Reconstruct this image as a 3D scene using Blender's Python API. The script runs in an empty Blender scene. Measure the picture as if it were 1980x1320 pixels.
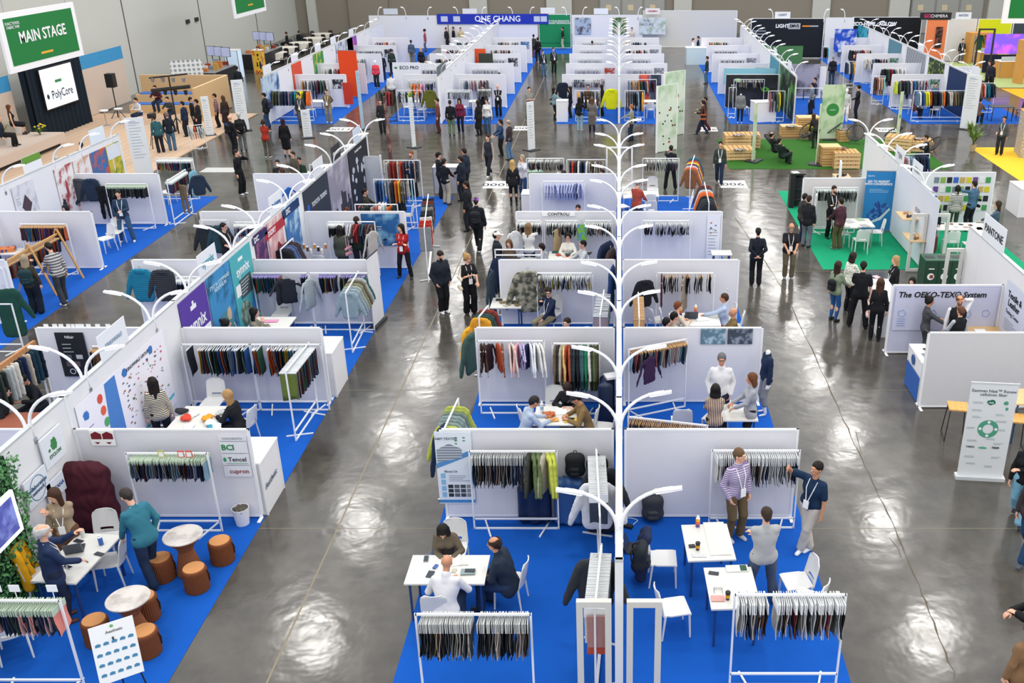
import bpy,math,random
import numpy as np
from mathutils import Vector,Matrix
SC=bpy.context.scene
COL=SC.collection
PI=math.pi
R=math.radians
rnd=random.Random(7)
# ------------------------------------------------------------ camera, world, lights, exposure
F_PX,CAM_H,VPX,PPY=1870.0,10.0,1197.0,660.0
PITCH=math.atan(825.0/F_PX)
cd=bpy.data.cameras.new('camera');cam=bpy.data.objects.new('camera',cd);COL.objects.link(cam)
cd.sensor_width=36.0;cd.lens=36.0*F_PX/1980.0;cd.shift_x=-(VPX-990.0)/1980.0
cd.clip_end=400;cam.location=(0,0,CAM_H);cam.rotation_euler=(PI/2-PITCH,0,0)
SC.camera=cam
SC.view_settings.view_transform='Standard';SC.view_settings.look='None'
SC.view_settings.gamma=1.0;SC.view_settings.exposure=0.08;SC.view_settings.use_curve_mapping=False
WORLD_STRENGTH,LAMP_POWER=1.16,190
w=bpy.data.worlds.new('hall_ambient');SC.world=w;w.use_nodes=True
w.node_tree.nodes['Background'].inputs[0].default_value=(0.95,0.965,1.0,1)
w.node_tree.nodes['Background'].inputs[1].default_value=WORLD_STRENGTH
for i,lx in enumerate((-32,-21.3,-10.7,0.6,10.9,21.5,32)):
    for k in range(12):
        ld=bpy.data.lights.new('high_bay_light','AREA');ld.shape='DISK';ld.size=1.3
        ld.energy=LAMP_POWER;ld.color=(1.0,0.97,0.92)
        lo=bpy.data.objects.new('high_bay_light',ld);COL.objects.link(lo)
        lo.location=(lx,6+6.9*k,13.0)
# ------------------------------------------------------------ geometry of the photograph
def at(px,py,z=0.0):
    """the point of the hall at height z that the photograph shows at pixel (px, py)"""
    a=PITCH+math.atan((py-PPY)/F_PX)
    y=(CAM_H-z)/math.tan(a)
    d=y*math.cos(PITCH)+(CAM_H-z)*math.sin(PITCH)
    return(px-VPX)*d/F_PX,y
def xat(px,y,z=0.0):
    return(px-VPX)*(y*math.cos(PITCH)+(CAM_H-z)*math.sin(PITCH))/F_PX
# ------------------------------------------------------------ materials
_mats={}
def lin(h):
    if isinstance(h,str):
        h=h.lstrip('#');h=[int(h[i:i+2],16)/255 for i in(0,2,4)]
    return tuple((c/12.92 if c<=0.04045 else((c+0.055)/1.055)**2.4)for c in h)
def mat(col,rough=0.6,kind='plain',col2=None,scale=8.0,metal=0.0,emit=0.0,amt=0.12,bump=0.0):
    key=(col,rough,kind,col2,scale,metal,emit,amt,bump)
    if key in _mats:return _mats[key]
    m=bpy.data.materials.new('%s_%s'%(kind,str(col).lstrip('#')));m.use_nodes=True
    nt=m.node_tree;b=nt.nodes['Principled BSDF']
    N=lambda t:nt.nodes.new(t);L=nt.links.new
    c=lin(col);c2=lin(col2)if col2 else tuple(v*(1-amt)for v in c)
    tc=N('ShaderNodeTexCoord');src=None
    mix=N('ShaderNodeMix');mix.data_type='RGBA'
    mix.inputs[6].default_value=(*c,1);mix.inputs[7].default_value=(*c2,1)
    if kind in('plain','cloth','carpet','marble','foliage'):
        t=N('ShaderNodeTexNoise');t.inputs['Scale'].default_value=scale;t.inputs['Detail'].default_value=4
        L(tc.outputs['Object'],t.inputs['Vector']);src=t.outputs[0]
    elif kind in('stripe','stripez','wood'):
        t=N('ShaderNodeTexWave');t.bands_direction='Z' if kind!='wood' else 'X'
        if kind=='stripez':t.bands_direction='X'
        t.inputs['Scale'].default_value=scale;t.inputs['Distortion'].default_value=3.0 if kind=='wood' else 0.3
        L(tc.outputs['Object'],t.inputs['Vector']);src=t.outputs[1]
    elif kind=='plaid':
        t=N('ShaderNodeTexWave');t.bands_direction='Z';t.inputs['Scale'].default_value=scale
        t2=N('ShaderNodeTexWave');t2.bands_direction='X';t2.inputs['Scale'].default_value=scale
        L(tc.outputs['Object'],t.inputs['Vector']);L(tc.outputs['Object'],t2.inputs['Vector'])
        mm=N('ShaderNodeMath');mm.operation='MULTIPLY';L(t.outputs[1],mm.inputs[0]);L(t2.outputs[1],mm.inputs[1]);src=mm.outputs[0]
    elif kind=='camo':
        t=N('ShaderNodeTexVoronoi');t.inputs['Scale'].default_value=scale
        L(tc.outputs['Object'],t.inputs['Vector']);src=t.outputs[0]
    if src is not None:
        if kind in('stripe','stripez','plaid','camo','marble','foliage'):
            r=N('ShaderNodeValToRGB')
            e={'stripe':(.45,.55),'stripez':(.45,.55),'plaid':(.1,.5),'camo':(.3,.4),'marble':(.48,.62),'foliage':(.4,.6)}[kind]
            r.color_ramp.elements[0].position=e[0];r.color_ramp.elements[1].position=e[1]
            L(src,r.inputs[0]);src2=r.outputs[0]
        else:src2=src
        L(src2,mix.inputs[0])
    L(mix.outputs[2],b.inputs['Base Color'])
    b.inputs['Roughness'].default_value=rough;b.inputs['Metallic'].default_value=metal
    if rough>0.55:b.inputs['Specular IOR Level'].default_value=0.25
    if bump and src is not None:
        bp=N('ShaderNodeBump');bp.inputs['Strength'].default_value=bump;bp.inputs['Distance'].default_value=0.01
        L(src,bp.inputs['Height']);L(bp.outputs[0],b.inputs['Normal'])
    if emit:
        b.inputs['Emission Color'].default_value=(*c,1);b.inputs['Emission Strength'].default_value=emit
        try:m.cycles.emission_sampling='NONE'
        except Exception:pass
    _mats[key]=m
    return m
WHITE=mat('#f2f2f4',.45,amt=.03);FRAME=mat('#eceef0',.4,amt=.03);PANEL=mat('#e0e0e6',.85,'cloth',amt=.05,scale=2.0)
PANEL_W=mat('#e5e5e7',.85,'cloth',amt=.05,scale=2.0)
LAMPLIT=mat('#ffffff',.4,emit=1.6);METAL=mat('#b4b6ba',.3,metal=.8);BLACK=mat('#16171a',.5);DARK=mat('#26282d',.55)
PAPER=mat('#f6f6f4',.7,amt=.02);CHROME=mat('#d0d2d6',.15,metal=1.0)
# ------------------------------------------------------------ mesh helpers
def new_mesh(name,V,Fc,mats=(),mi=None,smooth=False):
    me=bpy.data.meshes.new(name)
    if isinstance(V,np.ndarray)and len(V)and isinstance(Fc,np.ndarray):
        nv,nf=len(V),len(Fc)
        me.vertices.add(nv);me.vertices.foreach_set('co',V.astype(np.float32).ravel())
        me.loops.add(nf*4);me.loops.foreach_set('vertex_index',Fc.astype(np.int32).ravel())
        me.polygons.add(nf);me.polygons.foreach_set('loop_start',np.arange(0,nf*4,4,dtype=np.int32))
        me.update(calc_edges=True)
    else:
        me.from_pydata([tuple(v)for v in V],[],[tuple(f)for f in Fc])
    for m in mats:me.materials.append(m)
    if mi is not None and len(mi)==len(me.polygons):me.polygons.foreach_set('material_index',np.array(mi,dtype=np.int32))
    if smooth:me.polygons.foreach_set('use_smooth',np.ones(len(me.polygons),dtype=bool))
    me.update()
    return me
class MB:
    def __init__(s):s.v=[];s.f=[];s.m=[];s.mi=0;s.mats=[]
    def mat(s,m):
        if m not in s.mats:s.mats.append(m)
        s.mi=s.mats.index(m);return s
    def add(s,vs,fs):
        o=len(s.v);s.v+=[tuple(v)for v in vs]
        for f in fs:s.f.append(tuple(i+o for i in f));s.m.append(s.mi)
        return s
    def box(s,x0,y0,z0,x1,y1,z1):
        return s.add([(x,y,z)for z in(z0,z1)for x,y in((x0,y0),(x1,y0),(x1,y1),(x0,y1))],
                     [(3,2,1,0),(4,5,6,7),(0,1,5,4),(1,2,6,5),(2,3,7,6),(3,0,4,7)])
    def bar(s,a,b,w=.03,t=None,up=(0,0,1)):
        a,b=Vector(a),Vector(b);d=(b-a).normalized();u=Vector(up)
        if abs(d.dot(u))>.95:u=Vector((1,0,0))
        r=d.cross(u).normalized();u=r.cross(d);t=t or w
        q=[r*(sx*w/2)+u*(sz*t/2)for sx,sz in((-1,-1),(1,-1),(1,1),(-1,1))]
        return s.add([p+o for p in(a,b)for o in q],[(0,1,2,3),(7,6,5,4),(0,4,5,1),(1,5,6,2),(2,6,7,3),(3,7,4,0)])
    def tube(s,pts,r=.02,n=8,rs=None):
        pts=[Vector(p)for p in pts];vs=[];fs=[];u=None
        for i,p in enumerate(pts):
            d=(pts[min(i+1,len(pts)-1)]-pts[max(i-1,0)]).normalized()
            if u is None:u=Vector((0,0,1))if abs(d.z)<.9 else Vector((1,0,0))
            a=d.cross(u).normalized();u=a.cross(d);rr=rs[i]if rs else r
            vs+=[p+(a*math.cos(2*PI*k/n)+u*math.sin(2*PI*k/n))*rr for k in range(n)]
            if i:fs+=[((i-1)*n+k,(i-1)*n+(k+1)%n,i*n+(k+1)%n,i*n+k)for k in range(n)]
        fs+=[tuple(range(n))[::-1],tuple((len(pts)-1)*n+k for k in range(n))]
        return s.add(vs,fs)
    def lathe(s,prof,n=24,c=(0,0,0),cap=True):
        vs=[];fs=[]
        for r,z in prof:vs+=[(c[0]+r*math.cos(2*PI*k/n),c[1]+r*math.sin(2*PI*k/n),c[2]+z)for k in range(n)]
        for i in range(1,len(prof)):fs+=[((i-1)*n+k,(i-1)*n+(k+1)%n,i*n+(k+1)%n,i*n+k)for k in range(n)]
        if cap:fs+=[tuple(range(n))[::-1],tuple((len(prof)-1)*n+k for k in range(n))]
        return s.add(vs,fs)
    def prism(s,poly,z0,z1):
        n=len(poly)
        return s.add([(x,y,z0)for x,y in poly]+[(x,y,z1)for x,y in poly],
                     [tuple(range(n))[::-1],tuple(range(n,2*n))]+[(k,(k+1)%n,n+(k+1)%n,n+k)for k in range(n)])
    def plate(s,poly,y0,y1):
        """outline in x,z with a thickness in y"""
        n=len(poly)
        return s.add([(x,y0,z)for x,z in poly]+[(x,y1,z)for x,z in poly],
                     [tuple(range(n)),tuple(range(n,2*n))[::-1]]+[(k,n+k,n+(k+1)%n,(k+1)%n)for k in range(n)])
    def mesh(s,name='mesh',smooth=False):return new_mesh(name,s.v,s.f,s.mats,s.m,smooth)
    def build(s,name,m=None,parent=None,loc=None,rz=0.0,smooth=False):
        if m is not None and not s.mats:s.mats=[m]
        return put(name,s.mesh(name,smooth),parent,loc,rz)
def put(name,me,parent=None,loc=None,rz=0.0,m=None):
    o=bpy.data.objects.new(name,me);COL.objects.link(o)
    if parent is not None:o.parent=parent
    if loc is not None:o.location=loc
    o.rotation_euler=(0,0,rz)
    if m is not None:
        if len(me.materials)==0:me.materials.append(m)
        o.material_slots[0].link='OBJECT';o.material_slots[0].material=m
    return o
_tg=[]
def tag(o,label,cat,group=None,kind=None):
    o['label']=label;o['category']=cat
    if group:o['group']=group
    if kind:o['kind']=kind
    _tg.append(o);return o
def struct(o):o['kind']='structure';return o
def thing(name,label,cat,loc=(0,0,0),rz=0.0,group=None):
    o=bpy.data.objects.new(name,None);COL.objects.link(o);o.empty_display_size=.1
    o.location=loc if len(loc)==3 else(loc[0],loc[1],0);o.rotation_euler=(0,0,rz)
    return tag(o,label,cat,group)
def copy_tree(o,loc=None,rz=None,label=None,group=None,parent=None):
    c=o.copy();COL.objects.link(c)
    if parent is not None:c.parent=parent
    if loc is not None:c.location=loc
    if rz is not None:c.rotation_euler=(0,0,rz)
    if label:c['label']=label
    if group:c['group']=group
    for ch in list(o.children):copy_tree(ch,parent=c)
    return c
_font={}
def text(s,size,m,parent,loc,rot=(PI/2,0,0),name='lettering',ext=.002,sx=1.0,align='CENTER',shear=0.0,bold=0.0):
    """raised letters: by default upright, read from the -y side"""
    key=(s,size,ext,sx,align,shear,bold)
    if key not in _font:
        c=bpy.data.curves.new('letters','FONT');c.body=s;c.size=size;c.extrude=ext;c.align_x=align;c.align_y='CENTER'
        c.resolution_u=2;c.shear=shear;c.offset=bold;c.space_line=.9
        o=bpy.data.objects.new('t',c);COL.objects.link(o)
        bpy.context.view_layer.update()
        dg=bpy.context.evaluated_depsgraph_get()
        me=bpy.data.meshes.new_from_object(o.evaluated_get(dg));bpy.data.objects.remove(o)
        me.name='lettering';me.transform(Matrix.Diagonal((sx,1,1,1)));me.materials.clear();_font[key]=me
    me=_font[key].copy()if m else _font[key]
    me.materials.append(m)
    o=put(name,me,parent,loc);o.rotation_euler=rot
    return o
# ------------------------------------------------------------ smooth blended solids (signed distance + surface nets)
class Solid:
    def __init__(s):s.p=[]
    def cap(s,a,b,ra,rb=None,k=.02,flat=None,op=1):
        s.p.append((0,np.array(a,float),np.array(b,float),ra,ra if rb is None else rb,k,flat,op));return s
    def ell(s,c,r,k=.015,rot=None,op=1):
        s.p.append((1,np.array(c,float),np.array(r,float),max(r),rot,k,None,op));return s
    def cut(s,n,c):
        s.p.append((2,np.array(n,float),c,0,0,0,None,-1));return s
    def mesh(s,h,fold=0.0,ff=(30,22,14)):
        los,his=[],[]
        for q in s.p:
            if q[7]<0 or q[0]==2:continue
            if q[0]==0:los+=[np.minimum(q[1],q[2])-max(q[3],q[4])];his+=[np.maximum(q[1],q[2])+max(q[3],q[4])]
            else:los+=[q[1]-q[3]];his+=[q[1]+q[3]]
        lo=np.min(los,0)-2.5*h;hi=np.max(his,0)+2.5*h
        n=np.ceil((hi-lo)/h).astype(int)+1
        ax=[lo[i]+h*np.arange(n[i])for i in range(3)]
        V=np.full(n,.5)
        for q in s.p:
            if q[0]==2:
                g=q[1][0]*ax[0][:,None,None]+q[1][1]*ax[1][None,:,None]+q[1][2]*ax[2][None,None,:]-q[2]
                V=np.maximum(V,g);continue
            if q[0]==0:l=np.minimum(q[1],q[2])-max(q[3],q[4]);u=np.maximum(q[1],q[2])+max(q[3],q[4])
            else:l=q[1]-q[3];u=q[1]+q[3]
            mg=q[5]+3*h
            i0=np.clip(((l-mg-lo)/h).astype(int),0,n-1);i1=np.clip(((u+mg-lo)/h).astype(int)+2,1,n)
            X=ax[0][i0[0]:i1[0],None,None];Y=ax[1][None,i0[1]:i1[1],None];Z=ax[2][None,None,i0[2]:i1[2]]
            sl=(slice(i0[0],i1[0]),slice(i0[1],i1[1]),slice(i0[2],i1[2]))
            if q[0]==0:
                a,b=q[1],q[2];ab=b-a;L2=max(ab@ab,1e-9)
                px,py,pz=X-a[0],Y-a[1],Z-a[2]
                t=np.clip((px*ab[0]+py*ab[1]+pz*ab[2])/L2,0,1)
                dx,dy,dz=px-t*ab[0],py-t*ab[1],pz-t*ab[2]
                if q[6]is not None:
                    nn,sc=q[6];e=(dx*nn[0]+dy*nn[1]+dz*nn[2])*(sc-1)
                    dx,dy,dz=dx+nn[0]*e,dy+nn[1]*e,dz+nn[2]*e
                d=np.sqrt(dx*dx+dy*dy+dz*dz)-(q[3]+t*(q[4]-q[3]))
            else:
                c,r=q[1],q[2];px,py,pz=X-c[0],Y-c[1],Z-c[2]
                if q[4]is not None:
                    M=q[4];px,py,pz=(px*M[0][0]+py*M[1][0]+pz*M[2][0]),(px*M[0][1]+py*M[1][1]+pz*M[2][1]),(px*M[0][2]+py*M[1][2]+pz*M[2][2])
                kk=np.sqrt((px/r[0])**2+(py/r[1])**2+(pz/r[2])**2)
                d=(kk-1)*min(r)
            if q[7]<0:V[sl]=np.maximum(V[sl],-d)
            else:
                k=max(q[5],1e-4);v=V[sl];hh=np.clip(.5+.5*(v-d)/k,0,1)
                V[sl]=v+(d-v)*hh-k*hh*(1-hh)
        if fold:
            X=ax[0][:,None,None];Y=ax[1][None,:,None];Z=ax[2][None,None,:]
            V=V+fold*np.sin(X*ff[0]+2*np.sin(Z*9))*np.sin(Z*ff[1]+2.5*np.sin(X*11+Y*7))+fold*.6*np.sin(Y*ff[2]+Z*17)
        return nets(V,lo,h)
def nets(V,lo,h):
    ins=V<0;n=V.shape
    c=np.zeros(tuple(k-1 for k in n),dtype=np.int8)
    for i in(0,1):
        for j in(0,1):
            for k in(0,1):c+=ins[i:n[0]-1+i,j:n[1]-1+j,k:n[2]-1+k]
    act=(c>0)&(c<8);idx=np.full(c.shape,-1);ijk=np.argwhere(act);idx[act]=np.arange(len(ijk))
    P=np.zeros((len(ijk),3));W=np.zeros(len(ijk))
    for axis in range(3):
        o=[0,0,0];o[axis]=1;others=[a for a in range(3)if a!=axis]
        for u in(0,1):
            for v in(0,1):
                s0=ijk.copy();s0[:,others[0]]+=u;s0[:,others[1]]+=v;s1=s0+np.array(o)
                a=V[s0[:,0],s0[:,1],s0[:,2]];b=V[s1[:,0],s1[:,1],s1[:,2]]
                x=(a<0)!=(b<0);t=np.where(x,a/np.where(x,a-b,1),0)
                pt=s0+t[:,None]*np.array(o);P+=np.where(x[:,None],pt,0);W+=x
    P=P/W[:,None]*h+lo
    Fs=[]
    for axis in range(3):
        sa=[slice(None)]*3;sb=[slice(None)]*3;sa[axis]=slice(0,-1);sb[axis]=slice(1,None)
        A=ins[tuple(sa)];B=ins[tuple(sb)];e=np.argwhere(A!=B)
        b_,c_=(axis+1)%3,(axis+2)%3
        e=e[(e[:,b_]>0)&(e[:,c_]>0)&(e[:,b_]<n[b_]-1)&(e[:,c_]<n[c_]-1)]
        if not len(e):continue
        q=[]
        for du,dv in((0,0),(-1,0),(-1,-1),(0,-1)):
            g=e.copy();g[:,b_]+=du;g[:,c_]+=dv;q.append(idx[g[:,0],g[:,1],g[:,2]])
        q=np.stack(q,1);a_in=A[e[:,0],e[:,1],e[:,2]]
        q=np.where(a_in[:,None],q,q[:,::-1]);Fs.append(q)
    Fq=np.concatenate(Fs);Fq=Fq[(Fq>=0).all(1)]
    return P,Fq
def merge(*parts):
    """parts: (V, F, material index)"""
    Vs,Fs,M,o=[],[],[],0
    for V,Fq,m in parts:
        Vs.append(V);Fs.append(Fq+o);M+=[m]*len(Fq);o+=len(V)
    return np.concatenate(Vs),np.concatenate(Fs),M
# ------------------------------------------------------------ people
SKIN={'l':'#e0ab8f','m':'#c98f6c','d':'#7d4f38','p':'#ebbfa6'}
def ik(a,t,l1,l2,pole):
    a,t,pole=np.array(a,float),np.array(t,float),np.array(pole,float)
    d=t-a;D=np.linalg.norm(d);m=(l1+l2)*.995
    if D>m:d=d/D*m;D=m;t=a+d
    if D<abs(l1-l2)+.03:D=abs(l1-l2)+.03
    u=d/np.linalg.norm(d);x=(l1*l1-l2*l2+D*D)/(2*D);hh=math.sqrt(max(l1*l1-x*x,0))
    p=pole-u*(pole@u);p=p/(np.linalg.norm(p)+1e-9)
    return a+u*x+p*hh,t
HANDS={
    'down':(.25,.05,.80),'pocket':(.20,.08,.90),'hips':(.23,.0,1.02),'cross':(-.10,.21,1.17),'phone':(.07,.32,1.14),
    'chin':(.05,.20,1.42),'give':(.16,.46,1.10),'up':(.30,.38,1.52),'point':(.2,.58,1.33),'behind':(.04,-.17,.98),
    'table':(.12,.40,.80),'lap':(.09,.34,.60),'rack':(.10,.52,1.40),'face':(.06,.17,1.5),'strap':(.12,.14,1.28),'wave':(.42,.22,1.45),
    'head':(.12,.03,1.66),'knee':(.14,.45,.58),'tab':(.12,.36,1.02),'low':(.15,.45,.62),'cup':(.1,.30,1.05)}
LEGS={'stand':((-.10,.02),(.10,-.02)),'walk':((-.08,.30),(.08,-.26)),'wide':((-.2,.02),(.2,-.02)),'step':((-.09,-.10),(.12,.16)),
        'cross':((.05,.12),(-.02,-.04)),'close':((-.07,0),(.07,0))}
def hand_mesh(wr,d,palm_n,side,grip,h=.0048):
    """palm, four fingers and a thumb; d: direction of the fingers, palm_n: where the palm looks"""
    d=np.array(d)/np.linalg.norm(d);n=np.array(palm_n,float);n=n-d*(n@d);n/=np.linalg.norm(n)+1e-9
    s=np.cross(d,n)*side;S=Solid();wr=np.array(wr)
    S.cap(wr-d*.03,wr+d*.02,.026,.027,.02,(n,1.5))
    for q in(-1,-.33,.33,1):S.cap(wr+d*.01+s*q*.012,wr+d*.085+s*q*.031,.014,.0125,.014,(n,1.1))
    for q,l in((-1,.058),(-.33,.070),(.33,.076),(1,.066)):
        b=wr+d*.088+s*q*.031;c=math.cos(grip);sn=math.sin(grip)
        m=b+(d*c+n*sn)*l*.5;c2=math.cos(grip*2.1);s2=math.sin(grip*2.1)
        S.cap(b,m,.0105,.0095,.006);S.cap(m,m+(d*c2+n*s2)*l*.48,.0093,.0078,.004)
    b=wr+d*.022+s*.028;m=b+(d*.55+s*.75+n*.35)*.036
    S.cap(b,m,.0145,.012,.012);S.cap(m,m+(d*.85+s*.25+n*.3)*.036,.0115,.009,.005)
    return S.mesh(h)
def person(px,py,face,label,h=1.72,z=0.0,pix='feet',top='#30343c',sleeve='long',style='shirt',legs='#23262e',leg='long',shoe='#1d1d20',
           hair='short',hc='#241a14',skin='l',L='down',Rr='down',pose='stand',sit=None,lean=0.0,twist=0.0,look=(0,0),fem=False,wide=1.0,
           lanyard=False,glasses=False,hat=None,beard=False,topkind='cloth',top2=None,tscale=8,legkind='cloth',group=None,collar=None,belt=None,
           scarf=None,mannequin=False,fine=None,side=0.0,name='person',nohead=False,xy=None,apron=None,grip=.45,inner=None):
    s=h/1.75
    if xy:x,y=xy
    elif pix=='head':x,y=at(px,py,z+(h if sit is None else(sit+.07+.83*s)-.10*abs(lean)))
    else:x,y=at(px,py,z)
    if pix=='head':
        fx,fy=-math.sin(R(face)),math.cos(R(face));x-=fx*math.sin(lean)*.62;y-=fy*math.sin(lean)*.62
    if fine is None:fine=2 if y<20 else(1 if y<31 else 0)
    hb=(.026,.019,.0135)[fine]
    pz=(.93*s)if sit is None else sit+.10
    P=np.array([0,0,pz]);cl,sl_=math.cos(lean),math.sin(lean);cs,ss=math.cos(side),math.sin(side)
    ct,st=math.cos(twist),math.sin(twist)
    def T(u,v,wz,tw=1.0):
        u,v,wz=u*s,v*s,wz*s
        u2,v2=(u*ct-v*st,u*st+v*ct)if tw else(u,v)
        y2,z2=v2*cl+wz*sl_,-v2*sl_+wz*cl
        x3,z3=u2*cs+z2*ss,-u2*ss+z2*cs
        return P+np.array([x3,y2,z3])
    sw=(.145 if fem else .166)*(1+(wide-1)*.6);hw=.095*(1.03 if fem else 1)*wide
    nb,neck=T(0,0,.50),T(0,.01,.585)
    hy,hp=R(look[0]),R(look[1])
    fwd=T(0,1,0)-P;fwd/=np.linalg.norm(fwd);up=T(0,0,1)-P;up/=np.linalg.norm(up)
    upw=up*.45+np.array([0,0,.55]);fw=fwd.copy();fw[2]*=.4;fw/=np.linalg.norm(fw)
    rt=np.cross(fw,upw);rt/=np.linalg.norm(rt);upw=np.cross(rt,fw)
    fw=fw*math.cos(hy)-rt*math.sin(hy);rt=np.cross(fw,upw);fw=fw*math.cos(hp)+upw*math.sin(hp);upw=np.cross(rt,fw)
    HM=np.stack([rt,fw,upw],1)
    hc_=neck+(upw*.115+fw*.018)*s
    Hd=lambda a,b,c:hc_+HM@(np.array([a,b,c])*s)
    def target(t,sg):
        if isinstance(t,str):t=HANDS[t]
        return np.array([t[0]*sg*s,t[1]*s,t[2]*s])
    arms=[]
    for sg,t in((-1,L),(1,Rr)):
        sh=T(sg*sw,0,.455);tg=target(t,sg)
        if isinstance(t,str)and(lean or sit is not None)and t not in('table','lap','knee','low'):
            q=tg/s-np.array([0,0,.93]);tg=T(q[0],q[1],q[2],0)
        pole=(sg*.55,-.55,-.55)if t!='up' else(sg*.6,-.2,-.7)
        if t in('table','lap'):pole=(sg*.8,-.3,-.6)
        el,wr=ik(sh,tg,.285*s,.255*s,pole);arms.append((sg,sh,el,wr))
    lg=[]
    feet=LEGS.get(pose,LEGS['stand'])if isinstance(pose,str)else pose
    for i,sg in((0,-1),(1,1)):
        hj=P+np.array([sg*hw*s,0,-.02*s]);fx,fy=feet[i]
        if sit is not None and isinstance(pose,str):fx,fy=sg*.13,(.44 if pose!='tuck' else .25)*s;
        if sit is not None and pose=='stand' and sg>0:fy-=.08
        an=np.array([fx*s,fy*s if sit is None else fy,.085*s])
        if sit is None and pose=='walk' and fy<0:an[2]+=.06
        if sit is not None and sit>.6:an[2]+=sit-.46;an[1]-=.12
        kn,an=ik(hj,an,.43*s,.408*s,(sg*.06,1,.15 if sit is None else .9));lg.append((sg,hj,kn,an,(fx,fy)))
    depth=1.45/(1+(wide-1)*.9)
    fl=(fwd,depth)
    def torso(S,g,low=-.02,puff=0.0):
        S.cap(T(-.07*wide,0,low),T(.07*wide,0,low),.115*s*wide+g,None,.02,(fwd,1.15))
        S.cap(T(0,0,0),T(0,.01,.22),(.125 if fem else .13)*s*wide+g+puff*.5,(.118 if fem else .135)*s*wide+g+puff,.05,(fwd,1.25 if wide>1.05 else 1.35))
        S.cap(T(-.065,.01,.33),T(.065,.01,.33),.112*s*(1+(wide-1)*.6)+g+puff,None,.06,(fwd,1.2))
        S.cap(T(-sw*.78,0,.44),T(sw*.78,0,.44),.056*s+g,None,.04)
        if fem and not mannequin:S.ell(T(-.07,.085,.32),np.array([.065,.06,.06])*s+g*.5,.04);S.ell(T(.07,.085,.32),np.array([.065,.06,.06])*s+g*.5,.04)
    skinm=mat(SKIN.get(skin,skin),.5,amt=.06)
    if mannequin:skinm=mat('#ecebea',.4,amt=.02)
    B=Solid();torso(B,-.02)
    B.cap(T(0,0,.46),neck,.056*s,.052*s,.03)
    for sg,sh,el,wr in arms:
        B.cap(sh,el,.043*s,.036*s,.03);B.cap(el,wr,.037*s,.026*s,.015)
    for sg,hj,kn,an,f in lg:
        bare=leg=='skirt'
        B.cap(hj,kn,.076*s,.05*s,.03);B.cap(kn,an,.05*s,.034*s,.02);B.ell(kn+(an-kn)*.3+np.array([0,-.015,0]),np.array([.046,.05,.1])*s,.02)
        fd=np.array([0.05*sg,1,0]);B.cap(an+np.array([0,0,-.045*s]),an+fd*.13*s+np.array([0,0,-.06*s]),.026*s,.02,.02)
    bv,bf=B.mesh(max(hb,.014))
    parts=[(bv,bf,0)]
    Hs=Solid();hh=(.016,.011,.0065)[fine]
    Hs.ell(Hd(0,-.012,.03),np.array([.076,.094,.092])*s,.02,HM)
    Hs.cap(Hd(0,.03,-.02),Hd(0,.048,-.072),.058*s,.036*s,.03)
    Hs.cap(Hd(0,-.01,-.02),neck-upw*.05,.052*s,.05*s,.03)
    if fine or True:
        Hs.cap(Hd(0,.086,.012),Hd(0,.108,-.022),.009*s,.0145*s,.012)
        Hs.ell(Hd(0,.083,.034),np.array([.05,.016,.012])*s,.012,HM)
        for e in(-1,1):Hs.ell(Hd(.077*e,-.005,.0),np.array([.012,.02,.032])*s,.006,HM)
        Hs.ell(Hd(0,.086,-.052),np.array([.024,.012,.010])*s,.008,HM)
    mts=[skinm]
    if not nohead:hv,hf=Hs.mesh(hh);parts.append((hv,hf,0))
    if fine>=1 and not mannequin:
        for e in(-1,1):
            E_=Solid().ell(Hd(.031*e,.085,.012),np.array([.0125,.006,.0065])*s,.001,HM);v,f=E_.mesh(.0035);parts.append((v,f,1))
            E_=Solid().ell(Hd(.031*e,.0895,.012),np.array([.0055,.004,.0055])*s,.001,HM);v,f=E_.mesh(.003);parts.append((v,f,2))
            E_=Solid().cap(Hd(.017*e,.096,.034),Hd(.046*e,.084,.036),.0045*s);v,f=E_.mesh(.004);parts.append((v,f,2))
        E_=Solid().cap(Hd(-.018,.096,-.052),Hd(.018,.096,-.052),.006*s);v,f=E_.mesh(.004);parts.append((v,f,3))
        mts+=[mat('#efe9e4',.3),mat('#2a1d18',.4),mat('#b0605a',.5)]
    for sg,sh,el,wr in arms:
        d=(wr-el)/np.linalg.norm(wr-el);t=L if sg<0 else Rr
        pn=np.array([-sg,0,0.])if abs(d[2])>.6 else np.array([0,0,-1.])
        if fine>=1:v,f=hand_mesh(wr,d,pn,-sg if abs(d[2])>.6 else sg,grip,.0055 if fine==2 else .008)
        else:
            Q=Solid();Q.cap(wr,wr+d*.08,.034,.034,.01,(pn,1.8));
            for q in(-1,0,1):sd=np.cross(d,pn);Q.cap(wr+d*.08+sd*q*.02,wr+d*.155+sd*q*.022+pn*.02,.014,.011,.004)
            Q.cap(wr+d*.03,wr+d*.08+np.cross(d,pn)*.05*sg,.014,.012,.006);v,f=Q.mesh(.012)
        parts.append((v,f,0))
    v,f,mi=merge(*parts)
    label_,nm=label,name
    root=put(nm,new_mesh(nm+'_body',v,f,mts,mi,True),None,(x,y,z),R(face));tag(root,label_,'mannequin' if mannequin else 'person',group)
    tm=mat(top,.8,topkind,col2=top2,scale=tscale,amt=.25,bump=.3 if fine else 0);lm=mat(legs,.8,legkind,scale=10,amt=.2)
    puff=.03 if style in('jacket','puffer')else(.012 if style=='coat' else 0.0)
    if fine and style in('shirt','suit'):puff=.006
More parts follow.
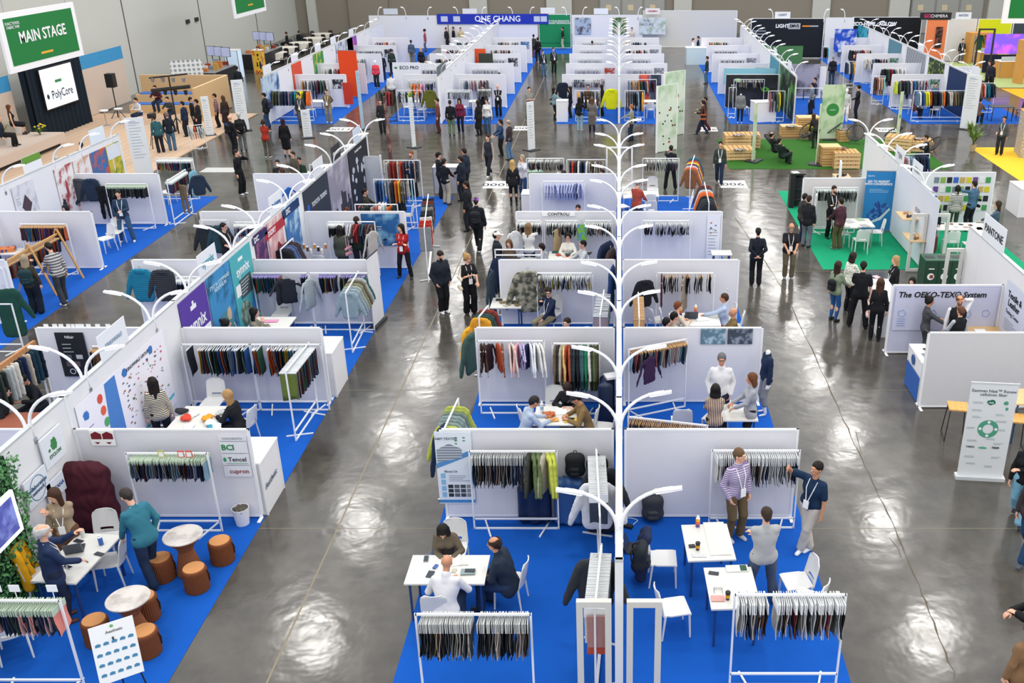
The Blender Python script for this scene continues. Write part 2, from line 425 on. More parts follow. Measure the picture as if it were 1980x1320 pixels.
    if style!='none':
        S=Solid();low=.05 if belt else{'shirt':-.03,'tee':-.03,'jacket':-.07,'puffer':-.06,'coat':-.05,'suit':-.1,'vest':-.02,'dress':-.05}.get(style,-.03)
        torso(S,.014+puff*.4,low,puff)
        if sit is None or style in('coat','dress'):
            ln={'coat':.5,'dress':.55,'suit':.12,'jacket':.06}.get(style,0)
            if ln and sit is None:
                for sg,hj,kn,an,f_ in lg:S.cap(T(sg*.06,0,0),T(sg*.085,0,0)*(1-ln/.44*.5)+kn*(ln/.44*.5)if ln<.4 else kn+np.array([-sg*.03,0,-.06]),.118*s+puff*.3,.112*s+puff,.05)
        if style!='vest' and sleeve!='none':
            for sg,sh,el,wr in arms:
                g=.015+puff*.45
                if sleeve=='short':S.cap(sh,sh+(el-sh)*.75,.043*s+g,.042*s+g+.008,.02)
                else:
                    S.cap(sh,el,.041*s+g,.036*s+g,.02);S.cap(el,el+(wr-el)*(.93 if sleeve=='long' else .45),.036*s+g,.027*s+g,.012)
        S.cap(T(0,-.01,.44),T(0,0,.525),.07*s,.058*s+(.02 if collar or style in('jacket','puffer','coat')else .004),.03)
        v,f=S.mesh(hb,fold=(.0035 if fine else .0)+(.004 if style in('jacket','puffer')and fine else 0),ff=(30,22,14))
        if len(v):put({'jacket':'jacket','puffer':'jacket','coat':'coat','suit':'jacket','vest':'vest','dress':'dress','tee':'t_shirt'}.get(style,'shirt'),new_mesh('top',v,f,[tm],None,True),root)
        if style=='vest' and inner:
            S=Solid()
            for sg,sh,el,wr in arms:S.cap(sh,el,.056*s,.052*s,.03);S.cap(el,el+(wr-el)*.95,.052*s,.04*s,.015)
            v,f=S.mesh(hb);put('shirt',new_mesh('sleeves',v,f,[mat(inner,.8,'cloth')],None,True),root)
    S=Solid()
    if leg=='skirt':
        for sg,hj,kn,an,f_ in lg:S.cap(hj,kn+(an-kn)*.1,.11*s,.1*s,.06)
        S.cap(T(-.05,0,.0),T(.05,0,.0),.118*s,None,.03,(fwd,1.15))
    elif leg!='none':
        S.cap(T(-.06*wide,0,-.0),T(.06*wide,0,-.0),.118*s*wide,None,.03,(fwd,1.15))
        g=.032 if leg=='wide' else(.006 if leg=='slim' else(.014 if fem else .021))
        for sg,hj,kn,an,f_ in lg:
            S.cap(hj,kn,.084*s*wide**.5+g*.8,.056*s+g,.03)
            S.cap(kn,an+(kn-an)*(.04 if leg!='short' else .55),.054*s+g,.040*s+g*(1.7 if leg!='slim' else .6),.02)
    if S.p:
        v,f=S.mesh(hb,fold=.003 if fine else 0,ff=(26,18,20));put('skirt' if leg=='skirt' else 'trousers',new_mesh('legs',v,f,[lm],None,True),root)
    if shoe and not(mannequin and shoe=='#1d1d20'):
        sm=mat(shoe,.5)
        for sg,hj,kn,an,f_ in lg:
            S=Solid();fd=np.array([.12*sg,1,0]);z0=an[2]-.085*s
            S.cap(an+np.array([0,-.02,-.045])*s,an+fd*.135*s+np.array([0,0,-.058*s]),.042*s,.036*s,.02)
            S.cap(an,an+np.array([0,0,-.03*s]),.045*s,.045*s,.02);S.cut((0,0,-1),-(z0+.004))
            v,f=S.mesh(max(hb*.8,.011));put('shoe',new_mesh('shoe',v,f,[sm],None,True),root)
    if belt:
        S=Solid().cap(T(-.066*wide,0,.035),T(.066*wide,0,.035),.122*s*wide,None,.01,(fwd,1.15));S.cut((0,0,-1),-(pz+.012));S.cut((0,0,1),pz+.052)
        v,f=S.mesh(.012);put('belt',new_mesh('belt',v,f,[mat(belt,.4)],None,True),root)
    if not mannequin and hair!='bald':
        hm=mat(hc,.6,'stripez' if fine and False else 'plain',scale=30,amt=.35);S=Solid();g=.010 if hair=='short' else .017
        S.ell(Hd(0,-.020,.040),np.array([.076,.094,.090])*s+g,.01,HM)
        if hair in('short','bald_rim'):S.cap(Hd(0,-.075,.0),Hd(0,-.06,-.045),.058*s,.045*s,.02)
        if hair=='curly':S.ell(Hd(0,-.03,.05),np.array([.11,.12,.11])*s,.02,HM)
        if hair in('long','bob','pony','bun'):
            dn=np.array([0,0,-1.]);ln={'long':.30,'bob':.11,'pony':.04,'bun':.03}[hair]*s
            for e in(-1,0,1):
                a=Hd(.055*e,-.055 if e==0 else-.03,.01);b=a+dn*ln+HM@np.array([.012*e,-.035,0])-np.array([0,0,.02])
                S.cap(a,b,.056*s,(.05 if hair=='bob' else .034)*s,.03)
        if hair=='pony':S.cap(Hd(0,-.12,.04),Hd(0,-.15,-.17),.032*s,.02*s,.02)
        if hair=='bun':S.ell(Hd(0,-.10,.115),np.array([.05,.05,.045])*s,.015,HM)
        S.ell(Hd(0,.092,-.03),np.array([.064,.062,.088])*s,.01,HM,op=-1)
        if hair=='bald_rim':S.ell(Hd(0,.0,.11),np.array([.078,.10,.065])*s,.01,HM,op=-1)
        if hair in('short','bald_rim'):
            for e in(-1,1):S.ell(Hd(.085*e,.045,-.05),np.array([.05,.055,.07])*s,.01,HM,op=-1)
        v,f=S.mesh(max(hh,.009),fold=.002 if fine else 0,ff=(90,60,50))
        if len(v):put('hair',new_mesh('hair',v,f,[hm],None,True),root)
    if beard:
        S=Solid().cap(Hd(0,.045,-.055),Hd(0,.056,-.08),.053*s,.04*s,.02);S.ell(Hd(0,.12,-.0),np.array([.05,.05,.05])*s,.01,HM,op=-1)
        v,f=S.mesh(max(hh,.009));put('beard',new_mesh('beard',v,f,[mat(hc,.7)],None,True),root)
    if hat:
        hk,hcol=hat;S=Solid();S.ell(Hd(0,-.012,.052),np.array([.09,.108,.085])*s,.01,HM);nrm=HM@np.array([0,0,-1.]);S.cut(nrm,nrm@Hd(0,0,.028))
        if hk=='cap':S.cap(Hd(0,.07,.036),Hd(0,.145,.03),.055*s,.05*s,.01,(HM[:,2],6))
        v,f=S.mesh(max(hh,.009));put('cap',new_mesh('cap',v,f,[mat(hcol,.8,'cloth')],None,True),root)
    if scarf:
        S=Solid().ell(Hd(0,-.02,.02),np.array([.10,.118,.125])*s,.02,HM).cap(Hd(0,-.04,-.08),T(0,0,.44),.085*s,.13*s,.04);S.ell(Hd(0,.105,-.015),np.array([.058,.06,.075])*s,.01,HM,op=-1)
        v,f=S.mesh(max(hh,.011));put('headscarf',new_mesh('scarf',v,f,[mat(scarf,.8,'cloth')],None,True),root)
    if glasses and fine:
        b=MB()
        for e in(-1,1):
            c=[Hd(.031*e+.021*math.cos(q),.104,.012+.016*math.sin(q))for q in np.linspace(0,2*PI,11)];b.tube(c,.0028,5)
            b.tube([Hd(.052*e,.102,.016),Hd(.08*e,.01,.014)],.0028,5)
        b.tube([Hd(-.012,.106,.014),Hd(.012,.106,.014)],.0028,5);b.build('glasses',BLACK,root)
    if lanyard:
        b=MB();g=(.165 if not fem else .17)*(1+(wide-1)*.8)+puff
        off=g-.02
        pts=lambda e:[T(.052*e,-.03,.53),T(.075*e,.055,.48),T(.068*e,off*.86,.36),T(.02*e,off+.01,.15)]
        for e in(-1,1):b.tube(pts(e),.009 if fine else .012,5)
        b.build('lanyard',mat('#eeeef0',.6),root)
        b=MB();c=[T(u,off+.018+q,wz)for q in(0,.012)for u,wz in((-.05,.0),(.05,.0),(.05,.15),(-.05,.15))]
        b.add(c,[(0,1,2,3),(7,6,5,4),(0,4,5,1),(1,5,6,2),(2,6,7,3),(3,7,4,0)]);b.build('badge',PAPER,root)
        root['x']=0
    def world(p):a=R(face);return(x+p[0]*math.cos(a)-p[1]*math.sin(a),y+p[0]*math.sin(a)+p[1]*math.cos(a),z+p[2])
    root_hands=[world(a[3]+(a[3]-a[2])/np.linalg.norm(a[3]-a[2])*.09)for a in arms]
    INFO[root.name]=dict(hands=root_hands,back=world(T(0,-.16-puff,.28)),face=face,s=s,hip=[world(T(-.25,0,.08)),world(T(.25,0,.08))],sh=[world(T(-sw,0,.5)),world(T(sw,0,.5))])
    return root
INFO={}
# ------------------------------------------------------------ furniture and fittings
NAMES={'black':'#17181b','charcoal':'#34363b','grey':'#77797d','light grey':'#b5b7bb','white':'#eeeeec','cream':'#e4dcc8','beige':'#c4ae8c','tan':'#a98256',
         'brown':'#5a3a26','rust red':'#a8462a','red':'#c02a2a','burgundy':'#5c1d2c','pink':'#e0a0a4','coral':'#e0705c','orange':'#ef7a1c','yellow':'#e8c030','lime':'#c8d840',
         'olive':'#66683a','green':'#2f7a44','dark green':'#1f3f30','teal':'#1f7f86','sky blue':'#8cc0dc','blue':'#2a62b4','navy':'#1a2744','slate blue':'#4d6278',
         'purple':'#5a3a86','lilac':'#b0a8d4','mint':'#a4cdb4','gold':'#d49a20','sage':'#8fa08c','denim':'#3f5f86'}
def cname(h):
    a=np.array(lin(h))**.45;return min(NAMES,key=lambda n:float(np.sum((np.array(lin(NAMES[n]))**.45-a)**2)))
def partition(x0,y0,x1,y1,label,h=1.82,col=None,feet=True,group=None,t=.05,name='partition_wall'):
    L=math.hypot(x1-x0,y1-y0);rz=math.atan2(y1-y0,x1-x0)
    r=thing(name,label,'partition',(x0,y0,.0065),rz,group)
    MB().box(.04,-t*.4,.06,L-.04,t*.4,h-.03).build('fabric_panel',col or PANEL,r)
    MB().box(0,-t/2,h-.035,L,t/2,h).build('top_rail',FRAME,r)
    MB().box(0,-t/2,.02,L,t/2,.06).build('bottom_rail',FRAME,r)
    for u in(0,L-.045):MB().box(u,-t/2-.004,.0,u+.045,t/2+.004,h).build('post',FRAME,r)
    if feet:
        for u in(0.0,L-.06):MB().box(u,-.2,.004,u+.06,.2,.022).build('foot_plate',FRAME,r)
    return r
def lamp(x,y,z,d,label,group,reach=.78,rise=.62,ang=0.0,tk=.027):
    """curved arm light; d = +1 leans to the right, -1 to the left"""
    r=thing('arm_lamp',label,'lamp',(x,y,z),ang,group)
    a=[(d*.03,0,-.25),(d*.03,0,.0)]+[(d*(.03+reach*(1-math.cos(q))),0,rise*math.sin(q))for q in np.linspace(.15,1.45,9)]
    MB().tube(a,tk,8).build('arm',WHITE,r,smooth=True)
    e=a[-1];e0=a[-3]
    MB().bar((e0[0],0,e0[2]+.0),(e[0]+d*.12,0,e[2]-.0),.075,.034).build('lamp_head',WHITE,r)
    MB().bar((e0[0]+d*.02,0,e0[2]-.025),(e[0]+d*.11,0,e[2]-.02),.046,.012).build('light_strip',LAMPLIT,r)
    MB().box(-.03,-.04,-.32,d*.03+.03,.04,-.22).build('clamp',METAL,r)
    return r
def rack(x,y,wdt,h,rz,label,group=None,low=True,col=None,slim=False,name='garment_rack',feet=True):
    m=col or FRAME;r=thing(name,label,'rack',(x,y,.0065),rz,group);t=.028;hw=wdt/2
    MB().box(-hw,-t/2,h-t,hw,t/2,h).build('hanging_rail',m,r)
    for sx in(-1,1):MB().box(sx*hw-t/2,-t/2,.0,sx*hw+t/2,t/2,h).build('upright',m,r)
    b=MB().box(-hw,-t/2,.0,hw,t/2,t)
    if low:b.box(-hw,-t/2,.2,hw,t/2,.2+t)
    b.build('bottom_rail',m,r)
    if feet:
        for sx in(-1,1):MB().bar((sx*(hw-.22)-sx*.1,-.26,.012),(sx*(hw-.22)+sx*.06,.26,.012),t,.022).build('foot',m,r)
    return dict(x=x,y=y,w=wdt,h=h,rz=rz,root=r)
_chair={}
def chair(x,y,face,label,group='white moulded chairs in the booths',col='#dfdfdd',z=0):
    """face: direction the sitter looks (0 = away from the camera, 180 = to the camera)"""
    if col in _chair:return copy_tree(_chair[col],(x,y,z),R(face),label,group)
    m=mat(col,.38,amt=.03);r=thing('chair',label,'chair',(x,y,z),R(face),group)
    b=MB();n=9;g=[]
    for j in range(n):
        v=-1+2*j/(n-1)
        for i in range(n):
            u=-1+2*i/(n-1);g.append((u*(.215-.02*(v<-.5)),v*.21,.455-.018*(1-u*u)*(1-v*v)-.012*(v>.9)))
    o=[(p[0],p[1],p[2]-.022)for p in g];k=n*n;fs=[]
    for j in range(n-1):
        for i in range(n-1):a=j*n+i;fs+=[(a,a+1,a+n+1,a+n),(k+a,k+a+n,k+a+n+1,k+a+1)]
    ring=[i for i in range(n)]+[j*n+n-1 for j in range(1,n)]+[k-1-i for i in range(1,n)]+[(n-1-j)*n for j in range(1,n-1)]
    for i,a in enumerate(ring):c=ring[(i+1)%len(ring)];fs.append((a,k+a,k+c,c))
    b.add(g+o,fs);b.build('seat',m,r)
    b=MB();pts=[];N=10;M_=9
    for j in range(N):
        q=j/(N-1);wz=.215*(1-.1*q)*(1 if q<.8 else math.sqrt(max(0,1-((q-.8)/.26)**2)))
        for i in range(M_):u=-1+2*i/(M_-1);pts.append((u*wz,-.2-.075*q-.035*(1-u*u),.44+.42*q))
    back=[(p[0],p[1]-.016,p[2])for p in pts];k=len(pts);fs=[]
    for j in range(N-1):
        for i in range(M_-1):
            if j==1 and 2<=i<=5:continue
            a=j*M_+i;fs+=[(a,a+M_,a+M_+1,a+1),(k+a,k+a+1,k+a+M_+1,k+a+M_)]
    ring=[i for i in range(M_)]+[j*M_+M_-1 for j in range(1,N)]+[k-1-i for i in range(1,M_)]+[(N-1-j)*M_ for j in range(1,N-1)]
    for i,a in enumerate(ring):c=ring[(i+1)%len(ring)];fs.append((a,c,k+c,k+a))
    b.add(pts+back,fs);b.build('backrest',m,r,smooth=False)
    for sx,sy in((-1,1),(1,1),(-1,-1),(1,-1)):
        MB().tube([(sx*.19,sy*.185,.44),(sx*.205,sy*(.2 if sy>0 else .235),.0)],.017,6,[.02,.014]).build('leg',m,r)
    _chair[col]=r;return r
def table(x,y,wx,wy,rz,label,h=.75,top='#dddcd6',leg='#4a6a94',group=None,name='table',lr=.02):
    r=thing(name,label,'table',(x,y,0),R(rz),group)
    MB().box(-wx/2,-wy/2,h-.028,wx/2,wy/2,h).build('table_top',mat(top,.5,amt=.05),r)
    lm=mat(leg,.25,metal=.7)
    for sx in(-1,1):
        for sy in(-1,1):MB().tube([(sx*(wx/2-.07),sy*(wy/2-.07),h-.028),(sx*(wx/2-.07),sy*(wy/2-.07),0)],lr,10).build('leg',lm,r)
    return r
def counter(x,y,wx,wy,rz,label,h=1.0,body=None,top=None,group=None,name='display_counter',cat='counter'):
    r=thing(name,label,cat,(x,y,0),R(rz),group)
    MB().box(-wx/2+.02,-wy/2+.02,.0,wx/2-.02,wy/2-.02,h-.03).build('cabinet',body or mat('#e6e5e8',.6,amt=.04),r)
    MB().box(-wx/2,-wy/2,h-.03,wx/2,wy/2,h).build('counter_top',top or WHITE,r)
    e=MB()
    for sx in(-1,1):
        for sy in(-1,1):e.box(sx*(wx/2-.02)-.015,sy*(wy/2-.02)-.015,0,sx*(wx/2-.02)+.015,sy*(wy/2-.02)+.015,h-.03)
    e.build('edge_profile',METAL if body else FRAME,r);return r
def on_wall(name,label,cat,x,y,z,wdt,h,rz,m,group=None,t=.012):
    """a flat sheet standing upright, read from its -y side; rz turns it; (x, y, z) is its centre"""
    r=MB().box(-wdt/2,-t,-h/2,wdt/2,0,h/2).build(name,m,None,(x,y,z),R(rz));return tag(r,label,cat,group)
def inlay(par,x,z,wdt,h,m,name='printed_panel',y=-.014):
    return MB().box(x-wdt/2,y-.002,z-h/2,x+wdt/2,y+.001,z+h/2).build(name,m,par)
def lines(par,x,z,wdt,n,m,dz=.06,h=.016,y=-.015,name='small_print',seed=1):
    b=MB();rr=random.Random(seed+int(x*100))
    for i in range(n):q=wdt*rr.uniform(.55,1);b.box(x-wdt/2,y-.001,z-i*dz-h/2,x-wdt/2+q,y+.001,z-i*dz+h/2)
    return b.build(name,m,par)
def blob(par,x,z,wdt,h,m,name='picture_shape',y=-.015,n=20,seed=0):
    rr=random.Random(seed);f=[rr.uniform(.7,1)for _ in range(n)]
    p=[(x+wdt/2*math.cos(2*PI*k/n)*f[k],z+h/2*math.sin(2*PI*k/n)*f[k])for k in range(n)]
    return MB().plate(p,y-.001,y+.001).build(name,m,par)
def disc(par,x,z,r0,r1,m,name='ring_mark',y=-.016,n=28):
    b=MB();v=[]
    for k in range(n):
        c,s=math.cos(2*PI*k/n),math.sin(2*PI*k/n);v+=[(x+r0*c,y,z+r0*s),(x+r1*c,y,z+r1*s)]
    b.add(v,[(2*k,2*k+1,(2*k+3)%(2*n),(2*k+2)%(2*n))for k in range(n)]);return b.build(name,m,par)
def rollup(x,y,wdt,h,rz,label,m,base=METAL,group=None):
    r=thing('roll_up_banner',label,'banner',(x,y,0),R(rz),group)
    MB().box(-wdt/2-.03,-.09,0,wdt/2+.03,.09,.07).build('base_cassette',base,r)
    b=MB().box(-wdt/2,-.008,.07,wdt/2,.0,h).build('banner_sheet',m,r)
    MB().box(-wdt/2-.01,-.015,h-.01,wdt/2+.01,.012,h+.02).build('top_bar',base,r)
    MB().tube([(0,.03,.05),(0,.02,h)],.01,6).build('support_pole',base,r);return r
# ---- hanging goods
_lib={}
def garment_mesh(kind):
    if kind in _lib:return _lib[kind]
    S=Solid();f=((0,1,0),3.2)
    if kind in('jacket','shirt','coat','longtee','tee'):
        g={'jacket':.075,'shirt':.045,'coat':.07,'longtee':.035,'tee':.035}[kind];bt={'jacket':-.66,'shirt':-.62,'coat':-.95,'longtee':-.62,'tee':-.56}[kind]
        S.cap((-.13,0,-.14),(.13,0,-.14),g+.01,None,.04,f)
        for u in(-.10,-.03,.03,.10):S.cap((u,0,-.16),(u*1.1,0,bt),g+.025,g+.03,.05,f)
        S.cap((-.035,0,-.09),(.035,0,-.09),.04,None,.02,((0,1,0),1.6))
        if kind=='jacket':S.cap((-.06,-.02,-.085),(.06,-.02,-.085),.055,None,.03,((0,1,0),1.5))
        e=(.29,.0,-.66)if kind!='tee' else(.29,0,-.30)
        for sx in(-1,1):S.cap((sx*.18,0,-.17),(sx*(e[0]+.07),.01,e[2]),g*.95,g*.68 if kind!='tee' else g,.02,((0,1,0),1.6))
    elif kind=='trousers':
        for sx in(-1,1):
            S.cap((sx*.07,0,-.14),(sx*.10,0,-1.0),.085,.06,.03,f)
        S.cap((-.09,0,-.14),(.09,0,-.14),.08,None,.03,f)
    elif kind=='dress':
        S.cap((-.08,0,-.12),(.08,0,-.12),.05,None,.04,f);S.cap((-.02,0,-.2),(-.06,0,-.95),.11,.16,.05,f);S.cap((.02,0,-.2),(.06,0,-.95),.11,.16,.05,f)
    elif kind=='cloth':
        for u in(-.14,-.05,.05,.14):S.cap((u,0,-.08),(u*.9,0,-.72),.05,.06,.05,((0,1,0),2.6))
    v,f_=S.mesh(.02,fold=.008,ff=(38,26,20));me=new_mesh('garment_'+kind,v,f_,[WHITE],None,True);_lib[kind]=me;return me
def hanger_mesh():
    if 'hg' in _lib:return _lib['hg']
    b=MB().mat(mat('#e8e6e0',.4)).tube([(-.2,0,-.16),(-.1,0,-.11),(0,0,-.075),(.1,0,-.11),(.2,0,-.16)],.009,5)
    b.mat(METAL).tube([(0,0,-.075),(0,0,-.02)]+[(.022*math.sin(q),0,.005+-.022*math.cos(q))for q in np.linspace(.3,5.0,7)],.004,5)
    _lib['hg']=b.mesh('hanger');return _lib['hg']
def swatch_mesh(kind,v):
    key=(kind,v)
    if key in _lib:return _lib[key]
    card,hgt,wd,drop={'card':('#c9cbc9',.15,.26,.60),'clear':('#dfe8e4',.10,.24,.42),'wood':('#c8a070',.05,.26,.46),'bag':('#e6ebee',.03,.34,.62),
                           'green':('#b9cab4',.10,.28,.42),'lilac':('#9a90c8',.05,.26,.46),'white':('#eef0f0',.16,.30,.58),'hdr':('#e9ece8',.12,.26,.40)}[kind]
    rr=random.Random(v*17+len(kind));b=MB().mat(WHITE)
    n=5;nz=5;th=.007;vs=[];a0=rr.uniform(-.02,.02);z0=-.03-hgt
    for sgn in(-1,1):
        for j in range(nz+1):
            for i in range(n+1):
                u=-1+2*i/n;q=j/nz;vs.append((u*wd/2*(1-.04*q),sgn*th*.5+(a0*q+.012*math.sin(u*4+v)*q+.01*math.sin(q*5+v)),z0+.01-(drop-hgt)*q-(.03*(u if v%2 else-u)*(j==nz))))
    fs=[];k=(n+1)*(nz+1)
    for j in range(nz):
        for i in range(n):a=j*(n+1)+i;fs+=[(a,a+n+1,a+n+2,a+1),(k+a,k+a+1,k+a+n+2,k+a+n+1)]
    for j in range(nz):
        for i in(0,n):a=j*(n+1)+i;fs.append((a,k+a,k+a+n+1,a+n+1)if i else(a,a+n+1,k+a+n+1,k+a))
    for i in range(n):a=nz*(n+1)+i;fs.append((a,k+a,k+a+1,a+1))
    b.add(vs,fs)
    b.mat(mat(card,.45,amt=.06)).box(-wd/2-.004,-.005,-.035-hgt,wd/2+.004,.005,-.035)
    b.mat(METAL).box(-.004,-.003,-.04,.004,.003,.022)
    _lib[key]=b.mesh('fabric_hanger_'+kind);return _lib[key]
SW,GA=[],[]
def bar_pts(rk,a=0.04,b=.96):
    c,s=math.cos(rk['rz']),math.sin(rk['rz']);f=lambda t:(rk['x']+(t-.5)*rk['w']*c,rk['y']+(t-.5)*rk['w']*s)
    return f,rk['rz']-PI/2,rk['h']-.03
def swatches(rk,n,cols,where,a=.03,b=.97,kind='card',jit=.16,tilt=0.0,gaps=(),z=None):
    f,rz,zz=bar_pts(rk);zz=z or zz;rr=random.Random(n*31+int(a*100))
    for i in range(n):
        t=a+(b-a)*(i+.5)/n+rr.uniform(-.15,.15)/n*(b-a)
        if any(g0<t<g1 for g0,g1 in gaps):continue
        c=cols[i%len(cols)]if rr.random()<.5 else rr.choice(cols);x,y=f(t)
        SW.append((math.hypot(x,y),kind,rr.randrange(4),c,(x,y,zz),rz+rr.uniform(-jit,jit)+tilt,where))
def clothes(rk,items,where,a=.05,b=.95,jit=.1,z=None,tilt=0.0):
    """items: list of (kind, colour)"""
    f,rz,zz=bar_pts(rk);zz=z or zz;rr=random.Random(len(items)*13+int(rk['x']*10));n=len(items)
    for i,(k,c)in enumerate(items):
        if k is None:continue
        t=a+(b-a)*(i+.5)/n;x,y=f(t);GA.append((math.hypot(x,y),k,0,c,(x,y,zz),rz+rr.uniform(-jit,jit)+tilt,where))
def hang1(kind,col,x,y,z,rz,where,sc=1.0):GA.append((0 if y<30 else y,kind,0,col,(x,y,z),R(rz),where,sc))
def flush_hanging():
    global SW,GA
    SW.sort(key=lambda q:q[0]);GA.sort(key=lambda q:q[0])
    for lst,lim,cat in((SW,295,'fabric sample'),(GA,285,'garment')):
        rest={}
        for i,q in enumerate(lst):
            d,k,v,c,loc,rz,where=q[:7];me=swatch_mesh(k,v)if lst is SW else garment_mesh(k)
            m=mat(c,.85,'cloth',scale=14,amt=.22)if not isinstance(c,tuple)else mat(c[0],.85,c[2],col2=c[1],scale=c[3])
            if i<lim:
                nm='fabric_sample' if lst is SW else{'longtee':'top','cloth':'hanging_cloth','tee':'t_shirt'}.get(k,k)
                cn=cname(c if isinstance(c,str)else c[0])
                sub={'card':'fabric sample','clear':'clear-headed fabric sample','wood':'kraft-headed fabric sample','bag':'fabric book','green':'green-headed fabric sample','lilac':'lilac-headed fabric sample','white':'card-headed fabric sample','hdr':'white-headed fabric sample'}.get(k)if lst is SW else{'longtee':'long-sleeved top','cloth':'length of cloth','tee':'t-shirt'}.get(k,k)
                o=put(nm,me,None,loc,rz,m);tag(o,'%s %s %s'%(cn,sub,where),cat,where_group(where,lst is SW))
                if len(q)>7:o.scale=(q[7],)*3
                if lst is GA and d<19:put('hanger',hanger_mesh(),o)
            else:
                nv=len(me.vertices);co=np.empty(nv*3);me.vertices.foreach_get('co',co);co=co.reshape(-1,3);cz,sz=math.cos(rz),math.sin(rz)
                P=np.stack([co[:,0]*cz-co[:,1]*sz+loc[0],co[:,0]*sz+co[:,1]*cz+loc[1],co[:,2]+loc[2]],1)
                n=len(me.polygons);fv=np.empty(n*4,dtype=np.int32);me.polygons.foreach_get('vertices',fv)if False else me.loops.foreach_get('vertex_index',fv)
                fm=np.empty(n,dtype=np.int32);me.polygons.foreach_get('material_index',fm);rest.setdefault('a',[]).append((P,fv.reshape(-1,4),fm,m,me))
        if rest:
            Vs,Fs,Ms,mats,o=[],[],[],[],0
            for P,Fq,fm,m,me in rest['a']:
                ids=[]
                for j in range(len(me.materials)):
                    mm=m if j==0 else me.materials[j]
                    if mm not in mats:mats.append(mm)
                    ids.append(mats.index(mm))
                Vs.append(P);Fs.append(Fq+o);Ms+=[ids[q]for q in fm];o+=len(P)
            o=put('distant_fabric_samples' if lst is SW else 'distant_garments',new_mesh('rest',np.concatenate(Vs),np.concatenate(Fs),mats,Ms))
            tag(o,'rows of small fabric samples on the racks of the distant booths' if lst is SW else 'rows of clothes on the racks of the most distant booths',cat,kind='stuff')
def where_group(w,sw):return('fabric samples ' if sw else 'clothes ')+w
# ---- small goods
def cup(x,y,z,label,c='#2a2a2a',sl='#e0a020',h=.12):
    r=thing('coffee_cup',label,'cup',(x,y,z))
    MB().lathe([(.028,0),(.038,h)],14).build('cup_body',mat(c,.5),r);MB().lathe([(.0335,h*.3),(.0375,h*.75)],14).build('sleeve',mat(sl,.6),r)
    MB().lathe([(.041,h),(.041,h+.008),(.034,h+.02)],14).build('lid',BLACK,r);return r
def bottle(x,y,z,label,cols=('#6a4a8c','#e86040','#f0b020'),h=.2):
    r=thing('drink_bottle',label,'bottle',(x,y,z));k=len(cols)
    for i,c in enumerate(cols):MB().lathe([(.036,h*.8*i/k),(.036,h*.8*(i+1)/k)],14).build('label_band',mat(c,.4),r)
    MB().lathe([(.036,h*.8),(.02,h*.88),(.02,h)],14).build('cap',WHITE,r);return r
def slab(name,label,cat,x,y,z,wx,wy,t,rz,m,group=None):
    return tag(MB().box(-wx/2,-wy/2,0,wx/2,wy/2,t).build(name,m,None,(x,y,z),R(rz)),label,cat,group)
def phone(x,y,z,rz,label,c='#1b1c20',name='phone',wx=.075,wy=.155):
    r=thing(name,label,'phone',(x,y,z),R(rz));MB().box(-wx/2,-wy/2,0,wx/2,wy/2,.009).build('case',mat(c,.4),r)
    MB().box(-wx/2+.005,-wy/2+.005,.009,wx/2-.005,wy/2-.005,.0095).build('screen',mat('#30363f',.15),r);return r
def laptop(x,y,z,rz,label,c='#2a2c30',wx=.33):
    r=thing('laptop',label,'laptop',(x,y,z),R(rz));MB().box(-wx/2,-.11,0,wx/2,.11,.018).build('keyboard_base',mat(c,.4),r)
    MB().bar((0,.11,.01),(0,.19,.22),wx,.012).build('screen',mat('#3a4250',.2),r);return r
def backpack(loc,rz,label,c='#2c2f35',sc=1.0,name='backpack',grp=None):
    if('bp',c)not in _lib:
        S=Solid().cap((-.07,0,.13),(.07,0,.13),.10,None,.05,((0,1,0),1.15)).cap((-.065,0,.38),(.065,0,.38),.095,None,.08,((0,1,0),1.25)).cap((-.06,0,.16),(-.06,0,.36),.105,None,.06,((0,1,0),1.15)).cap((.06,0,.16),(.06,0,.36),.105,None,.06,((0,1,0),1.15));v,f=S.mesh(.016,fold=.003)
        S=Solid().cap((-.05,-.095,.12),(.05,-.095,.12),.05,None,.03).cap((-.05,-.09,.2),(.05,-.09,.2),.045,None,.03);v2,f2=S.mesh(.014,fold=.002)
        _lib[('bp',c)]=(new_mesh('bag_body',v,f,[mat(c,.7,'cloth')],None,True),new_mesh('front_pocket',v2,f2,[mat(c,.6,'cloth',amt=.3)],None,True))
    a,b=_lib[('bp',c)];r=put(name,a,None,loc,rz);tag(r,label,'backpack',grp);r.scale=(sc,)*3;put('front_pocket',b,r)
    MB().tube([(-.03,.05,.46),(-.02,.05,.50),(.02,.05,.50),(.03,.05,.46)],.009,6).build('carry_loop',BLACK,r)
    for e in(-1,1):MB().tube([(e*.07,.07,.44),(e*.085,.15,.38),(e*.09,.14,.2),(e*.1,.06,.06)],.014,6).build('shoulder_strap',BLACK,r)
    return r
def worn_pack(p,label,c='#22252b'):
    i=INFO[p.name];b=i['back'];a=R(i['face']);return backpack((b[0]+math.sin(a)*.02,b[1]-math.cos(a)*.02,b[2]-.28),a,label,c,.95)
